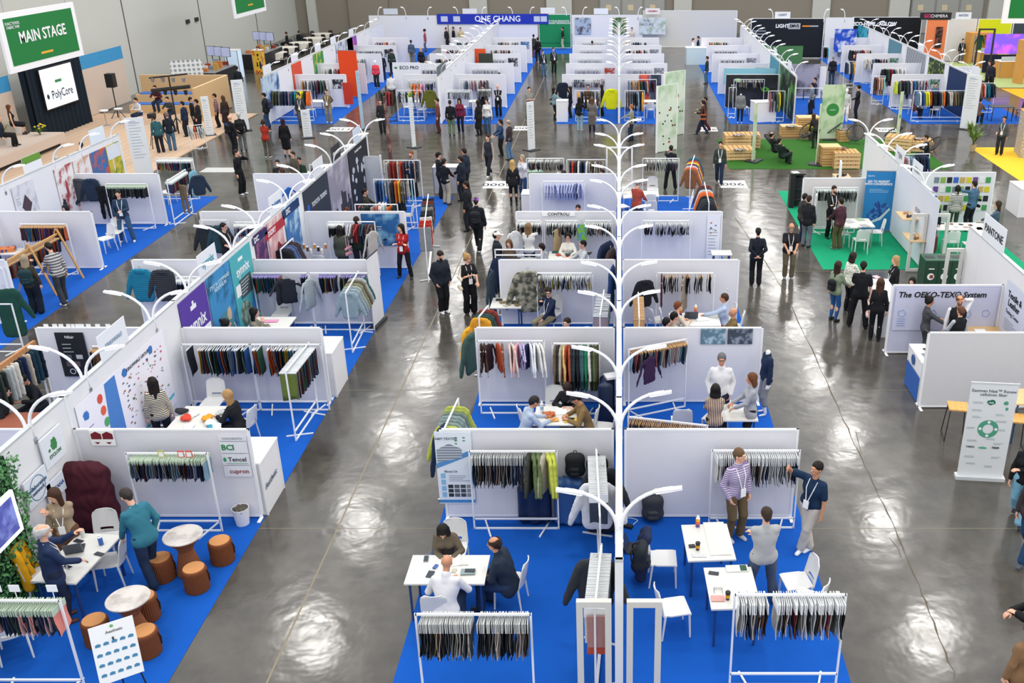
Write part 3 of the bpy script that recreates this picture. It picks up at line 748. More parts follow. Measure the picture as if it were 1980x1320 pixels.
def tote(p,label,c='#e6dcc4',side=1,sz=.38,kind='cloth',name='tote_bag',drop=.62):
    i=INFO[p.name];sh=i['sh'][(side+1)//2];hp=i['hip'][(side+1)//2];a=R(i['face'])
    ox,oy=hp[0]+math.cos(a)*side*.0,hp[1]+math.sin(a)*side*.0
    r=thing(name,label,'bag',(ox,oy,hp[2]-sz*.8+.05),a+PI/2)
    S=Solid().cap((-.1,0,.06),(.1,0,.06),.06,None,.05,((0,1,0),1.3)).cap((-.13,0,sz*.85),(.13,0,sz*.85),.04,None,.1,((0,1,0),1.5));v,f=S.mesh(.018,fold=.006)
    put('bag_body',new_mesh('bag',v,f,[mat(c,.8,kind,scale=14)],None,True),r)
    q=(0,side*-.0,sh[2]-(hp[2]-sz*.8+.05)+.04)
    for e in(-1,1):MB().tube([(e*.08,0,sz*.85),(e*.05,side*.03,q[2]*.8),(0,side*.06,q[2])],.009,5).build('handle',mat(c,.7),r)
    return r
def suitcase(x,y,rz,label,c,w_=.46,h=.7,d=.28,hard=True):
    r=thing('suitcase',label,'suitcase',(x,y,0),R(rz));S=Solid()
    for u in(-1,1):S.cap((u*(w_/2-.07),0,.13),(u*(w_/2-.07),0,h-.05),.09,None,.05,((0,1,0),.18/d+.1))
    S.cap((0,0,.13),(0,0,h-.05),.13,None,.08,((0,1,0),.95));v,f=S.mesh(.018)
    put('shell',new_mesh('shell',v,f,[mat(c,.45,'stripez' if hard else 'cloth',scale=7,amt=.15)],None,True),r)
    MB().tube([(-.1,.04,h),(-.1,.04,h+.05),(.1,.04,h+.05),(.1,.04,h)],.012,6).build('handle',BLACK,r)
    for sx in(-1,1):MB().lathe([(.025,0),(.025,.05)],8,(sx*(w_/2-.06),0,0)).build('wheel',BLACK,r)
    return r
def bin_(x,y,label,c='#e8e8ea',h=.34,r0=.12,bag=True):
    r=thing('waste_bin',label,'bin',(x,y,0));MB().lathe([(r0*.75,0),(r0,h),(r0-.01,h),(r0*.75-.01,.03)],20,cap=True).build('bucket',mat(c,.5),r)
    if bag:
        v,f=Solid().ell((0,0,h-.03),(r0*.85,r0*.85,.05),.01).mesh(.012,fold=.008,ff=(60,50,44));put('rubbish',new_mesh('rubbish',v,f,[mat('#6a6458',.7,amt=.6,scale=30)],None,True),r)
    return r
def plant(x,y,z,label,n=60,h=.6,sp=.35,c='#3d6a30',pot=None,seed=1,cat='plant',name='potted_plant',w_=.02,flowers=None):
    rr=random.Random(seed);r=thing(name,label,cat,(x,y,z));b=MB();z0=.3 if pot else 0
    for i in range(n):
        a=rr.uniform(0,2*PI);L_=h*rr.uniform(.6,1.1);o=sp*rr.uniform(.3,1.1);p=[Vector((math.cos(a)*o*t*t,math.sin(a)*o*t*t,z0+L_*(t-.25*t*t*rr.uniform(.5,1.8))))for t in np.linspace(0,1,5)]
        sd=Vector((-math.sin(a),math.cos(a),0));vs=[]
        for k,q in enumerate(p):ww=w_*(1,1.3,1.2,.8,.1)[k];vs+=[q-sd*ww,q+sd*ww+Vector((0,0,.004))]
        b.add(vs,[(2*k,2*k+1,2*k+3,2*k+2)for k in range(4)])
    b.build('leaves',mat(c,.6,'foliage',col2='#7d9a4a',scale=9),r)
    if pot:MB().lathe([(.1,0),(.16,.3),(.14,.3),(.09,.05)],16).build('pot',mat(pot,.6),r)
    if flowers:
        for i in range(10):
            a=rr.uniform(0,2*PI);q=sp*rr.uniform(.1,.8);v,f=Solid().ell((q*math.cos(a),q*math.sin(a),z0+h*rr.uniform(.6,.95)),(.05,.05,.035),.01).mesh(.018)
            put('flower',new_mesh('flower',v,f,[mat(flowers[i%len(flowers)],.6)],None,True),r)
    return r
def easel(x,y,rz,label):
    pass
def papers(x,y,z,n,label,grp,sx=.3,sy=.2,seed=3,cols=('#f4f4f2','#eceae6')):
    rr=random.Random(seed)
    for i in range(n):
        slab('paper_sheet',label,'paper',x+rr.uniform(-sx,sx),y+rr.uniform(-sy,sy),z+.0015*(i+1),.21,.28,.0012,rr.uniform(-60,60),mat(cols[i%len(cols)],.7,amt=.03),grp)
# ------------------------------------------------------------ the hall
fl=bpy.data.materials.new('polished_concrete');fl.use_nodes=True
nt=fl.node_tree;b=nt.nodes['Principled BSDF'];N=nt.nodes.new;L_=nt.links.new
tc=N('ShaderNodeTexCoord');n1=N('ShaderNodeTexNoise');n1.inputs['Scale'].default_value=.55;n1.inputs['Detail'].default_value=8;n1.inputs['Roughness'].default_value=.65
cr=N('ShaderNodeValToRGB');cr.color_ramp.elements[0].position=.3;cr.color_ramp.elements[1].position=.72
cr.color_ramp.elements[0].color=(*lin('#393632'),1);cr.color_ramp.elements[1].color=(*lin('#5e5a53'),1)
L_(tc.outputs['Object'],n1.inputs[0]);L_(n1.outputs[0],cr.inputs[0]);L_(cr.outputs[0],b.inputs['Base Color'])
n2=N('ShaderNodeTexNoise');n2.inputs['Scale'].default_value=2.2;n2.inputs['Detail'].default_value=5;L_(tc.outputs['Object'],n2.inputs[0])
mr=N('ShaderNodeMapRange');mr.inputs[3].default_value=.07;mr.inputs[4].default_value=.24;L_(n2.outputs[0],mr.inputs[0]);L_(mr.outputs[0],b.inputs['Roughness'])
n3=N('ShaderNodeTexNoise');n3.inputs['Scale'].default_value=1.6;n3.inputs['Detail'].default_value=3;L_(tc.outputs['Object'],n3.inputs[0])
bp=N('ShaderNodeBump');bp.inputs['Strength'].default_value=.5;bp.inputs['Distance'].default_value=.02;L_(n3.outputs[0],bp.inputs['Height']);L_(bp.outputs[0],b.inputs['Normal'])
b.inputs['Specular IOR Level'].default_value=.62
XL,XR,YB=-29.5,46.0,93.0
struct(MB().box(XL,2,-.2,XR,YB,0).build('floor',fl))
GREYW=mat('#c6c7c0',.9,'plain',scale=40,amt=.06);GREYW2=mat('#8f887c',.9,'plain',scale=30,amt=.08)
struct(MB().box(XL-.3,2,0,XL,YB,16).build('wall_left',GREYW))
struct(MB().box(XL,YB,0,XR,YB+.3,16).build('wall_back',GREYW2))
struct(MB().box(XR,2,0,XR+.3,YB,16).build('wall_right',GREYW))
# pilasters, wall joints and door bays on the back wall
for i,(a,c,m)in enumerate(((-28.4,-27.6,GREYW),(-24.6,-21.0,GREYW2),(-13.6,-12.0,GREYW),(-6.6,-4.3,GREYW),(5.0,6.6,GREYW),(17.6,19.2,GREYW),(24.6,26.4,GREYW),(33.6,35.0,GREYW))):
    struct(MB().box(a,YB-.35,0,c,YB,16).build('trim_%d'%(i+1),m))
for i,(a,c)in enumerate(((-1.8,4.2),(26.6,33.2))):
    o=MB().box(a,YB-.12,0,c,YB,3.6).build('door_%d'%(i+1),mat('#8e8f8b',.6,amt=.05));struct(o)
    for k in range(3):MB().box(a+.1+k*(c-a)/3,YB-.16,.05,a+(k+1)*(c-a)/3-.1,YB-.12,3.3).build('door_leaf',mat('#a0a19c',.5,amt=.05),o)
    for k in range(3):MB().box(a+.6+k*(c-a)/3,YB-.18,2.0,a+1.1+k*(c-a)/3,YB-.16,2.5).build('notice',mat('#d8c8a8',.6),o)
b=MB()
for yy in(60.5,71.5,82.5):b.box(XL,yy-.05,0,XL+.02,yy+.05,16)
struct(b.build('trim_20',mat('#5c5c58',.8)))
for i,(yy,zz)in enumerate(((69.0,3.2),(70.5,3.2))):tag(MB().box(XL,yy,zz,XL+.1,yy+.5,zz+.25).build('wall_box',DARK),'%s small dark electrical box on the grey side wall'%('nearer','farther')[i],'box')
# floor joints and the wandering crack
J=mat('#8d8470',.9);b=MB()
for yy in(14.42,19.9,28.0):b.box(XL,yy-.006,.0,XR,yy+.006,.0012)
b.box(-5.03,2,0,-5.0,YB,.0012)
struct(b.build('trim_21',J));b=MB();pts=[]
rr=random.Random(5)
for px,py in((1420,420),(1461,480),(1515,560),(1560,655),(1620,785),(1660,875),(1700,960),(1745,1055),(1785,1150),(1815,1230),(1856,1330)):
    x,y=at(px,py);pts.append((x,y,.0015))
full=[]
for i in range(len(pts)-1):
    for t in np.linspace(0,1,7)[:-1]:full.append(tuple(pts[i][k]+(pts[i+1][k]-pts[i][k])*t+(rr.uniform(-.02,.02)if k==0 else 0)for k in range(3)))
for i in range(len(full)-1):
    (x0,y0,z0),(x1,y1,z1)=full[i],full[i+1];w0=.011+.006*math.sin(i*1.7);w1=.011+.006*math.sin(i*1.7+1.7)
    b.add([(x0-w0,y0,z0),(x0+w0,y0,z0),(x1+w1,y1,z1),(x1-w1,y1,z1)],[(3,2,1,0)])
for(a,c)in(((1655,835),(1663,868)),((1663,868),(1668,880)),((1720,1040),(1738,1062)),((1738,1062),(1742,1078))):
    x0,y0=at(*a);x1,y1=at(*c);b.bar((x0,y0,.001),(x1,y1,.001),.014,.002)
struct(b.build('trim_22',mat('#6b6354',.95,amt=.4)))
# carpets
BLUE=mat('#0956b6',.95,'carpet',scale=60,amt=.10);GREEN=mat('#0f9a6c',.95,'carpet',scale=60,amt=.1);GRASS=mat('#2f6a1c',.95,'carpet',scale=50,amt=.35);YEL=mat('#f2c232',.9,'carpet',scale=40,amt=.08)
def carpet(x0,y0,x1,y1,label,m=BLUE,t=.006):
    return tag(MB().box(x0,y0,0,x1,y1,t).build('carpet',m),label,'carpet')
C0,C1=-3.22,3.3
carpet(C0,9.0,C1,36.6,'long blue carpet under the two rows of booths along the central spine')
carpet(-12.7,6.0,-6.42,36.6,'long blue carpet under the near left double row of booths')
carpet(-22.2,12.0,-15.55,36.6,'blue carpet under the booths beside the main stage')
carpet(-18.8,50.8,-14.9,83,'blue carpet under the far left row of booths behind the 1100 aisle sign')
carpet(-12.3,50.8,-6.2,83,'blue carpet under far booths between the two left aisles')
carpet(-3.3,50.8,2.9,83,'blue carpet under far booths along the central spine')
carpet(5.8,50.8,12.3,83,'blue carpet under far booths right of the central aisle')
carpet(15.2,50.8,21.6,83,'blue carpet under far right booths with outdoor jackets')
carpet(-6.2,78.5,-3.3,83,'blue carpet patch in front of the green back booth')
x0,y0=at(1405,327);x1,y1=at(1765,268)
carpet(4.75,41.0,14.2,47.0,'artificial grass carpet of the pallet lounge',GRASS,.01)
xa,ya=at(1594,521);
carpet(6.28,28.15,9.38,37.4,'green carpet under the booth with the blue shoe banner',GREEN)
c=carpet(9.4,24.6,12.7,34.0,'green carpet behind the white spine wall at the right',GREEN)
x,y=at(1875,285);carpet(x,37.5,x+12,at(0,285)[1],'yellow floor mat near the right edge',YEL)
carpet(24.0,52.0,44.0,62.0,'orange yellow floor mat under the wooden arches',mat('#f0a822',.9,'carpet',scale=40,amt=.08))
carpet(24.0,62.4,44.0,74.0,'pale green floor mat behind the wooden arches',mat('#a8b878',.9,'carpet',scale=40,amt=.08))
# ------------------------------------------------------------ partitions, spines, arm lamps
ORD=['nearest','second nearest','third nearest','fourth nearest','fifth nearest','sixth nearest','seventh nearest','eighth nearest','ninth nearest','tenth nearest','eleventh nearest','twelfth nearest','thirteenth nearest','farthest']
YR=[14.77,19.29,23.8,28.25,32.9]
SL,SC_,SR,SLL=-9.55,0.0,9.35,-18.9
for k in range(5):partition(-3.13,YR[k],-.09,YR[k],'low white partition across the booths left of the central spine, %s of them'%ORD[k],group='cross partitions of the central booths')
for k in range(4):partition(.09,YR[k],3.13,YR[k],'low white partition across the booths right of the central spine, %s of them'%ORD[k],group='cross partitions of the central booths')
for k in range(4):partition(SL+.06,YR[k],-6.44,YR[k],'low white partition on the aisle side of the near left booths, %s of them'%ORD[k],group='cross partitions of the near left booths')
for k in range(5):partition(-12.65,YR[k],SL-.06,YR[k],'low white partition on the far side of the near left spine, %s of them'%ORD[k],group='cross partitions of the near left booths')
for k in(2,3,4):partition(SLL+.06,YR[k],-15.9,YR[k],'low white partition of the booths beside the stage, %s of them'%ORD[k-2],group='cross partitions beside the stage')
def spine(X,y0,y1,label,h=2.44,seg=4.5,ys=None):
    r=thing('spine_wall',label,'partition',(X,y0,.0065),PI/2);L=y1-y0
    MB().box(.05,-.045,.05,L-.05,.045,h-.03).build('fabric_panel',PANEL_W,r)
    MB().box(0,-.05,h-.04,L,.05,h).build('top_rail',mat('#c3c7c8',.45,amt=.08,scale=20),r)
    for y in(ys or YR)+[y0+.03,y1-.03]:
        if y0<=y<=y1:MB().box(y-y0-.025,-.055,0,y-y0+.025,.055,h).build('post',FRAME,r)
    return r
spine(SC_,10.2,36.5,'long white spine wall running down the middle of the central booths')
spine(SL,7.6,36.5,'long white spine wall carrying posters through the near left booths')
spine(SLL,21.0,36.5,'long white spine wall with sport photographs beside the main stage')
spine(SR,28.1,36.5,'long white spine wall at the right behind the booth with green carpet');spine(SR,20.4,24.75,'tall white wall carrying the black lettered name board at the right edge')
# open return frames at the ends of spines
def returnf(X,Y,sx,label):
    r=thing('display_stand',label,'frame',(X+sx*.10,Y,.0065),0);a,b_=sorted((0,sx*.46));fm=mat('#d4d3cc',.6,scale=90,amt=.12)
    for u in(a,b_-.085):MB().box(u,-.04,0,u+.085,.04,1.82).build('upright',fm,r)
    MB().box(a+.085,-.04,1.73,b_-.085,.04,1.82).build('head_bar',fm,r);MB().box(a+.085,-.04,0,b_-.085,.04,.08).build('foot_bar',fm,r)
for X,Y,sx,lb in((0,10.17,-1,'empty upright white frame, left of the near end of the central spine'),(0,10.17,1,'empty upright white frame, right of the near end of the central spine'),(SR,28.0,-1,'empty upright white frame left of the wall gap by the recycling bins'),(SR,28.0,1,'empty upright white frame right of the wall gap behind the recycling bins'),(SR,24.7,-1,'empty upright white frame in front of the recycling bins')):returnf(X,Y,sx,lb)
LY=[10.9]+sorted([y+d for y in YR for d in(-1.05,.75)])+[36.2]
def lamps(X,ys,sides,where,grp,z=2.44,**k):
    for i,y in enumerate(ys):
        for d in sides:
            lamp(X,y+(.04 if d>0 else 0),z,d,'%s arm lamp leaning %s from the %s'%(ORD[i],'right' if d>0 else 'left',where),grp,**k)
lamps(SC_,LY,(-1,1),'central spine wall','curved arm lamps on the central spine')
lamps(SL,[y for y in LY if y>11],(-1,1),'near left spine wall','curved arm lamps on the near left spine')
lamps(SLL,[29.0,31.9,33.65,35.9],(1,),'spine wall beside the stage','curved arm lamps beside the stage')
lamps(SR,[y for y in LY if y>28],(-1,1),'right spine wall','curved arm lamps on the right spine')
# far block, beyond the cross aisle
YF=[55.6+4.4*k for k in range(5)]
FP={'a':(-18.25,'leftmost far spine'),'b':(-9.3,'left-middle far spine'),'c':(0.0,'middle far spine'),'d':(9.1,'right-middle far spine'),'e':(18.25,'rightmost far spine')}
for q,(X,nm)in FP.items():
    spine(X,50.9,75.5 if q in 'de' else 78.0,'long white %s beyond the cross aisle'%nm,ys=YF)
    lamps(X,[51.6,54.7,56.4,59.1,60.8,63.5,65.2,67.9,69.6,72.3,74.0],(-1,1)if q!='a' else(1,),nm,'curved arm lamps on the '+nm,tk=.018,reach=.62)
CR={'b-':(-12.2,-9.36),'b+':(-9.24,-6.35),'c-':(-3.2,-.07),'c+':(.07,2.9),'d-':(6.0,9.03),'e-':(15.3,18.2),'a+':(-18.2,-15.3)}
for q,(a,c)in CR.items():
    for k in range(5):partition(a,YF[k],c,YF[k],'low white partition %s of the %s, %s of them'%('right' if q[1]=='+' else 'left',FP[q[0]][1],ORD[k]),group='cross partitions %s of the %s'%('right' if q[1]=='+' else 'left',FP[q[0]][1]),feet=k==0)
partition(18.3,YF[0]+3,21.2,YF[0]+3,'low white partition right of the rightmost far spine',feet=False)
partition(9.2,58.5,12.2,58.5,'low partition behind the booth with grey shoulders poster',feet=False)
# tall back walls of the far blocks
bw=partition(-20.2,82.0,-13.9,82.0,'tall white back wall left of the blue lettered header',h=2.55,feet=False,col=PANEL_W)
bw=partition(-13.8,82.0,-6.6,82.0,'tall back wall under the wide blue lettered header',h=2.6,feet=False,col=PANEL_W)
hd=on_wall('header_banner','wide royal blue header with white letters on the far back wall','banner',-10.2,81.9,2.3,9.0,.78,0,mat('#2238b0',.6))
text('ONE CHANG',.62,WHITE,hd,(.4,-.02,0),bold=.01)
for x in(-3.9,-2.9,3.6,4.1):inlay(hd,x,0,.55,.42,mat('#c8d0e8',.6),y=-.02)
gb=partition(-6.5,82.0,-3.9,82.0,'tall green back wall with white lettering',h=2.65,feet=False,col=mat('#1f8a58',.8))
t_=on_wall('wall_graphic','green graphic with two lines of white letters on the far back wall','banner',-5.2,81.95,1.5,2.5,2.1,0,mat('#1f8a58',.8))
text('INSULATE YOUR PRODUCTS\nWITH INDRANIX TECHNOLOGY',.18,WHITE,t_,(0,-.02,.55),bold=.004)
partition(-3.8,82.0,1.9,82.0,'tall white back wall with photographs behind the middle far booths',h=2.6,feet=False,col=PANEL_W)
for i,(px,wd,c,c2,lb)in enumerate(((1127,1.3,'#a8b8cc','#5a5260','pale mountain photograph with two riders on the far back wall'),(1198,1.1,'#3f6a3a','#b8b098','green leaf photograph on the far back wall'),(1262,2.1,'#cdd5dc','#9fb6a8','pale graphic with sketched lines on the far back wall'))):
    x=xat(px,81.9,1.8);p=on_wall('wall_graphic',lb,'poster',x,81.94,1.75,wd,1.3,0,mat(c,.7,'marble',col2=c2,scale=2.2))
    if i==2:text('THE\nNATURE',.3,mat('#44505a',.7),p,(-.5,-.02,.25))
partition(1.95,82.5,9.6,82.5,'long plain light grey wall panels at the back between two blocks',h=2.9,feet=False,col=mat('#d2d1cd',.85,'cloth',amt=.05))
bk=partition(9.9,76.0,15.4,76.0,'tall black back wall with white framed lettering',h=2.9,feet=False,col=mat('#151b24',.6))
t_=on_wall('wall_graphic','black graphic wall with a white framed wordmark and an orange line','banner',12.6,75.95,1.5,5.2,2.7,0,mat('#151b24',.6))
text('LIGHT',.36,WHITE,t_,(-.35,-.02,.85),bold=.012);inlay(t_,.55,.85,.9,.42,mat('#b8bcc4',.5));text('EMVS',.30,mat('#151b24',.6),t_,(.55,-.024,.85),bold=.01)
inlay(t_,1.45,.85,.6,.1,mat('#f08a20',.5));inlay(t_,2.05,.85,.6,.09,mat('#b8bcc0',.5));lines(t_,-1.9,.5,1.3,3,mat('#a0a6ae',.6),dz=.22,h=.07)
partition(15.5,76.0,17.6,76.0,'tall plain white wall right of the black lettered wall',h=2.95,feet=False,col=PANEL_W)
bk=partition(17.7,77.0,23.0,77.0,'black back wall with bold white letters and a green stripe',h=2.9,feet=False,col=mat('#14181c',.6))
t_=on_wall('wall_graphic','black header with bold white letters above the white striped booth','banner',19.5,76.95,2.3,3.4,1.0,0,mat('#14181c',.6))
text('ECO-HYPE',.36,WHITE,t_,(-.9,-.02,.1),bold=.02);text('AGLOW',.36,WHITE,t_,(.9,-.02,.1),bold=.02);inlay(t_,-.8,-.32,1.2,.2,mat('#7fb040',.6))
cols=[('#f08a58',22.6,24.2,'tall orange back panel with a dark vertical picture'),('#dcdad4',24.2,26.3,'tall white back panel lit from above'),('#d6dc1e',26.4,28.9,'tall yellow green back panel'),('#3c4654',29.0,31.4,'tall dark slate back panel'),('#dddcdc',31.5,44.0,'long white back wall at the far right')]
for c,a,d_,lb in cols:partition(a,74.5,d_,74.5,lb,h=3.0,feet=False,col=mat(c,.7))
p=on_wall('wall_graphic','dark vertical picture on the tall orange panel','poster',23.6,74.4,1.7,.5,1.5,0,mat('#2a2426',.6,'marble',col2='#8a4a3a',scale=4))
p=on_wall('name_header','black name header above the tall orange panel','sign',23.2,74.45,3.2,2.3,.5,0,BLACK);text('GO',.34,mat('#d03a6a',.5),p,(-.6,-.02,0),bold=.01);text('CHIMERA',.3,WHITE,p,(.25,-.02,0))
p=on_wall('wall_graphic','two strips of rooms photographs on the long far right wall','poster',40.5,74.4,2.1,4.5,.9,0,mat('#241c1c',.6,'marble',col2='#8a6a50',scale=3))
p=on_wall('wall_graphic','small blue photograph at the left of the long far right wall','poster',33.0,74.4,2.0,1.4,1.1,0,mat('#7f98b8',.6,'marble',col2='#2f3f5a',scale=3))
p=on_wall('wall_screen','lit lilac screen behind mannequins on the far right wall','screen',35.8,74.3,1.6,2.0,.9,0,mat('#b79be0',.4,emit=.5))
# name boards standing up above the far back walls
for i,(px,y,tx,c,lb)in enumerate(((755,82,'','#d8dee4','blank pale name board above the far left back wall'),(908,82,'','#e6e8ea','white name board above the blue lettered header'),(1059,82,'','#eceeee','white name board above the green back wall'),(1162,82,'','#ecf0f4','white name board above the mountain photograph'),(1262,82,'HERMIN','#f0ecec','white name board with small red letters above the far back wall'),(1513,76,'LIGHT','#eef0f4','white name board above the black lettered wall'),(1862,74.5,'ANTEX','#e8ecf2','white name board with blue letters above the far right wall'))):
    x=xat(px,y,2.9);z=(2.86,2.86,2.93,2.88,2.88,3.14,3.24)[i]
    p=on_wall('name_board',lb,'sign',x,y+.03,z,1.15,.45,0,mat(c,.6))
    if tx:text(tx,.22,mat({'HERMIN':'#b03038','LIGHT':'#20304a','ANTEX':'#2a4a8c'}[tx],.5),p,(0,-.02,0),bold=.004)
for i,px in enumerate((730,785,826,886,931,992,1024,1096,1126,1198,1233,1495,1592,1634)):
    y=82 if px<1300 else 76;x=xat(px,y,2.8)
    lamp(x,y-.02,2.6 if px<1300 else 2.95,(1,-1)[i%2],'short arm lamp on top of the far back walls, %s from the left'%(['first','second','third','fourth','fifth','sixth','seventh','eighth','ninth','tenth','eleventh','twelfth','thirteenth','fourteenth','fifteenth','sixteenth','seventeenth','eighteenth','last'][i]),'arm lamps on the far back walls',reach=.3,rise=.62)
# name boards standing on the spines
def flag(X,px,label,tx=None,c='#e8ebf0',tc_='#3f6a9a',z=2.44,wd=1.05,h=.5,z0=2.44,side=1,top=None,size=.2):
    D=-X*F_PX/(VPX-px)if px!=VPX else 30;y=(D-(CAM_H-z0-h/2)*math.sin(PITCH))/math.cos(PITCH)
    p=on_wall('name_board',label,'sign',X+.03*side,y,z0+h/2+.02,wd,h,90*side,mat(c,.55,amt=.03))
    if top:inlay(p,0,h*.28,wd,h*.44,mat(top,.6))
    if tx:text(tx,size,mat(tc_,.5),p,(0,-.02,-.02),bold=.003)
    return p
flag(SL,215,'white name board with blue dots standing on the near left spine','KINGWHALE',tc_='#9ab0c4',size=.11)
flag(SL,398,'white name board with teal letters standing on the near left spine','synnix',tc_='#4fa8b8',size=.27)
flag(SL,531,'white name board with blue letters above the red runner poster','ProKnitting',tc_='#3f7ab8',size=.15)
flag(SL,647,'black framed name board on the dark panel of the near left spine','GELANOTS',c='#20242a',tc_='#ffffff',size=.16)
flag(SL,688,'pale blue blank name board at the far end of the near left spine',c='#cfdcec')
flag(SL,613,'plain white name board before the dark lettered panel',c='#e4e6ea')
flag(SLL,60,'name board with a green top on the spine beside the stage',None,c='#eceef0',top='#6a9a3c')
flag(SLL,186,'pale name board with a yellow round mark beside the stage',None,c='#dfe9f0');
flag(SR,1742,'white name board with grey letters on the right spine','KEEN',tc_='#8a8f96',side=-1,size=.24)
flag(SR,1776,'white name board with light letters on the right spine above the shoe shelf','CERA',tc_='#9a9fa6',side=-1,size=.24)
flag(SR,1925,'white name board with bold black capital letters on the right spine','PANTONE',tc_='#15161a',side=-1,size=.27,wd=1.5,h=.62)
for X,px,s_ in((9.1,1528,-1),(9.1,1500,-1),(18.25,1888,-1),(18.25,1782,-1),(-18.25,515,1),(-18.25,568,1),(-18.25,613,1),(-18.25,643,1),(-18.25,678,1),(-9.3,852,1)):
    flag(X,px,{1528:'name board with dark pictures on the far spine right of the middle',1500:'small white name board behind the dark pictured one',1888:'pale blue name board at the near end of the rightmost far spine',1782:'white name board halfway along the rightmost far spine',515:'white name board nearest on the leftmost far spine',568:'white name board second on the leftmost far spine',613:'white name board third on the leftmost far spine',643:'white name board fourth on the leftmost far spine',678:'white name board farthest on the leftmost far spine',852:'long dark framed name board at the near end of the far left-middle spine'}[px],side=s_,c='#e4e8ee' if px!=852 else '#5a6466',h=.45,wd=2.6 if px==852 else 1.2)
# posters on spine faces
def ypl(px,X,z=1.3):return(X*F_PX/(px-VPX)-(CAM_H-z)*math.sin(PITCH))/math.cos(PITCH)
def spost(X,pa,pb,label,m,z0=.1,z1=2.38,side=1,zz=1.3,name='poster',cat='poster'):
    ya,yb=sorted((ypl(pa,X,zz),ypl(pb,X,zz)));return on_wall(name,label,cat,X+.062*side,(ya+yb)/2,(z0+z1)/2,yb-ya,z1-z0,90*side,m)
W_=WHITE
p=on_wall('wall_poster','purple poster with white lettering on the near left spine','poster',SL+.062,20.05,1.24,1.45,2.2,90,mat('#5a3f9c',.6,amt=.08))
text('synnix',.42,W_,p,(0,-.02,.38),sx=.9,bold=.01);inlay(p,-.05,.78,.3,.1,W_);inlay(p,-.05,.84,.09,.16,W_,y=-.0145);inlay(p,.42,-.05,.5,.4,W_);inlay(p,.32,-.05,.16,.2,mat('#3a3f6a',.6),y=-.017)
p=on_wall('wall_poster','blue poster with a photograph of outdoor shells on the near left spine','poster',SL+.062,21.55,1.24,1.4,2.2,90,mat('#3f8cc0',.6,'marble',col2='#1d4f6e',scale=1.6))
text('STAY IN COMMAND\nREDEFINE IN',.13,mat('#bfe4f4',.5),p,(0,-.02,.75),bold=.003)
blob(p,0,-.35,.9,.9,mat('#4e8a94',.6));blob(p,.25,-.1,.3,.4,mat('#c8b49c',.6),y=-.017,seed=3)
p=on_wall('wall_poster','teal poster with a grey text box and plants on the near left spine','poster',SL+.062,23.0,1.24,1.4,2.2,90,mat('#4fb0b8',.6,amt=.1))
text('synnix',.34,W_,p,(.0,-.02,.62),bold=.008);inlay(p,-.05,.9,.3,.08,W_);inlay(p,.05,.15,.8,.5,mat('#4a5a60',.7));lines(p,.05,.32,.6,5,mat('#dfe6e6',.6),dz=.08,y=-.018);inlay(p,-.45,.18,.3,.3,W_,y=-.018)
blob(p,-.2,-.5,.8,.8,mat('#5a6a5a',.7,'foliage',col2='#9ab0a0',scale=6));blob(p,.45,-.6,.5,.8,mat('#3a8ac8',.6),y=-.017,seed=2)
p=spost(SL,497,518,'dark purple poster of a forest on the near left spine',mat('#4a2c5a',.6,'marble',col2='#8a5a78',scale=2.5));inlay(p,0,1.0,1.1,.2,mat('#2c2a5c',.6));text('SXC',.2,W_,p,(-.3,-.02,1.0),bold=.005)
p=spost(SL,521,548,'red and pink poster of a runner on the near left spine',mat('#c89a9c',.6,'marble',col2='#e8d0cc',scale=2));inlay(p,0,.85,1.6,.25,mat('#b02c3c',.6));text('3XDRY',.2,W_,p,(-.3,-.02,.85),bold=.005);blob(p,.2,-.1,.7,1.2,mat('#8a2c3c',.6),seed=4)
p=spost(SL,553,579,'blue ocean wave poster on the near left spine',mat('#2c6aa8',.55,'marble',col2='#bfe0ea',scale=1.6));inlay(p,0,1.0,1.5,.26,mat('#1c3a6c',.6));text('SXC',.2,W_,p,(-.3,-.02,1.0),bold=.005)
p=on_wall('wall_poster','dark slate poster with two white product names on the near left spine','poster',SL+.062,29.6,1.24,2.6,2.3,90,mat('#333a46',.6,amt=.1))
text('TOYOTA TSUSHO',.2,mat('#e8ecf0',.5),p,(.2,-.02,.55),bold=.004);text('GELANOTS',.3,W_,p,(.25,-.02,-.2),bold=.008);disc(p,-.95,.55,0,.13,mat('#2a5ac8',.5));blob(p,-.85,-.2,.2,.34,W_,seed=2)
p=on_wall('wall_poster','misty grey poster with a black skyline on the near left spine','poster',SL+.062,32.2,1.24,2.5,2.3,90,mat('#8f8b98',.6,'marble',col2='#b8b4c0',scale=1.2))
b=MB();rr=random.Random(4)
for i in range(12):x=-1.1+i*.19;b.box(x,-.0165,-1.05,x+.15,-.0145,-.9+rr.uniform(.3,1.1))
b.build('skyline_print',mat('#22242c',.6),p);blob(p,-.4,-.6,.5,.5,mat('#b8c0cc',.5),seed=8,y=-.0175)
p=on_wall('wall_poster','black poster with white line icons at the far end of the near left spine','poster',SL+.062,34.9,1.24,2.7,2.3,90,mat('#22262e',.6,amt=.1))
rr=random.Random(6)
for i in range(13):blob(p,rr.uniform(-1.05,1.05),rr.uniform(-.95,.75),rr.uniform(.15,.4),rr.uniform(.15,.4),mat('#c4c8d0',.6),seed=i)
text('Durability Durable',.13,W_,p,(0,-.02,.98))
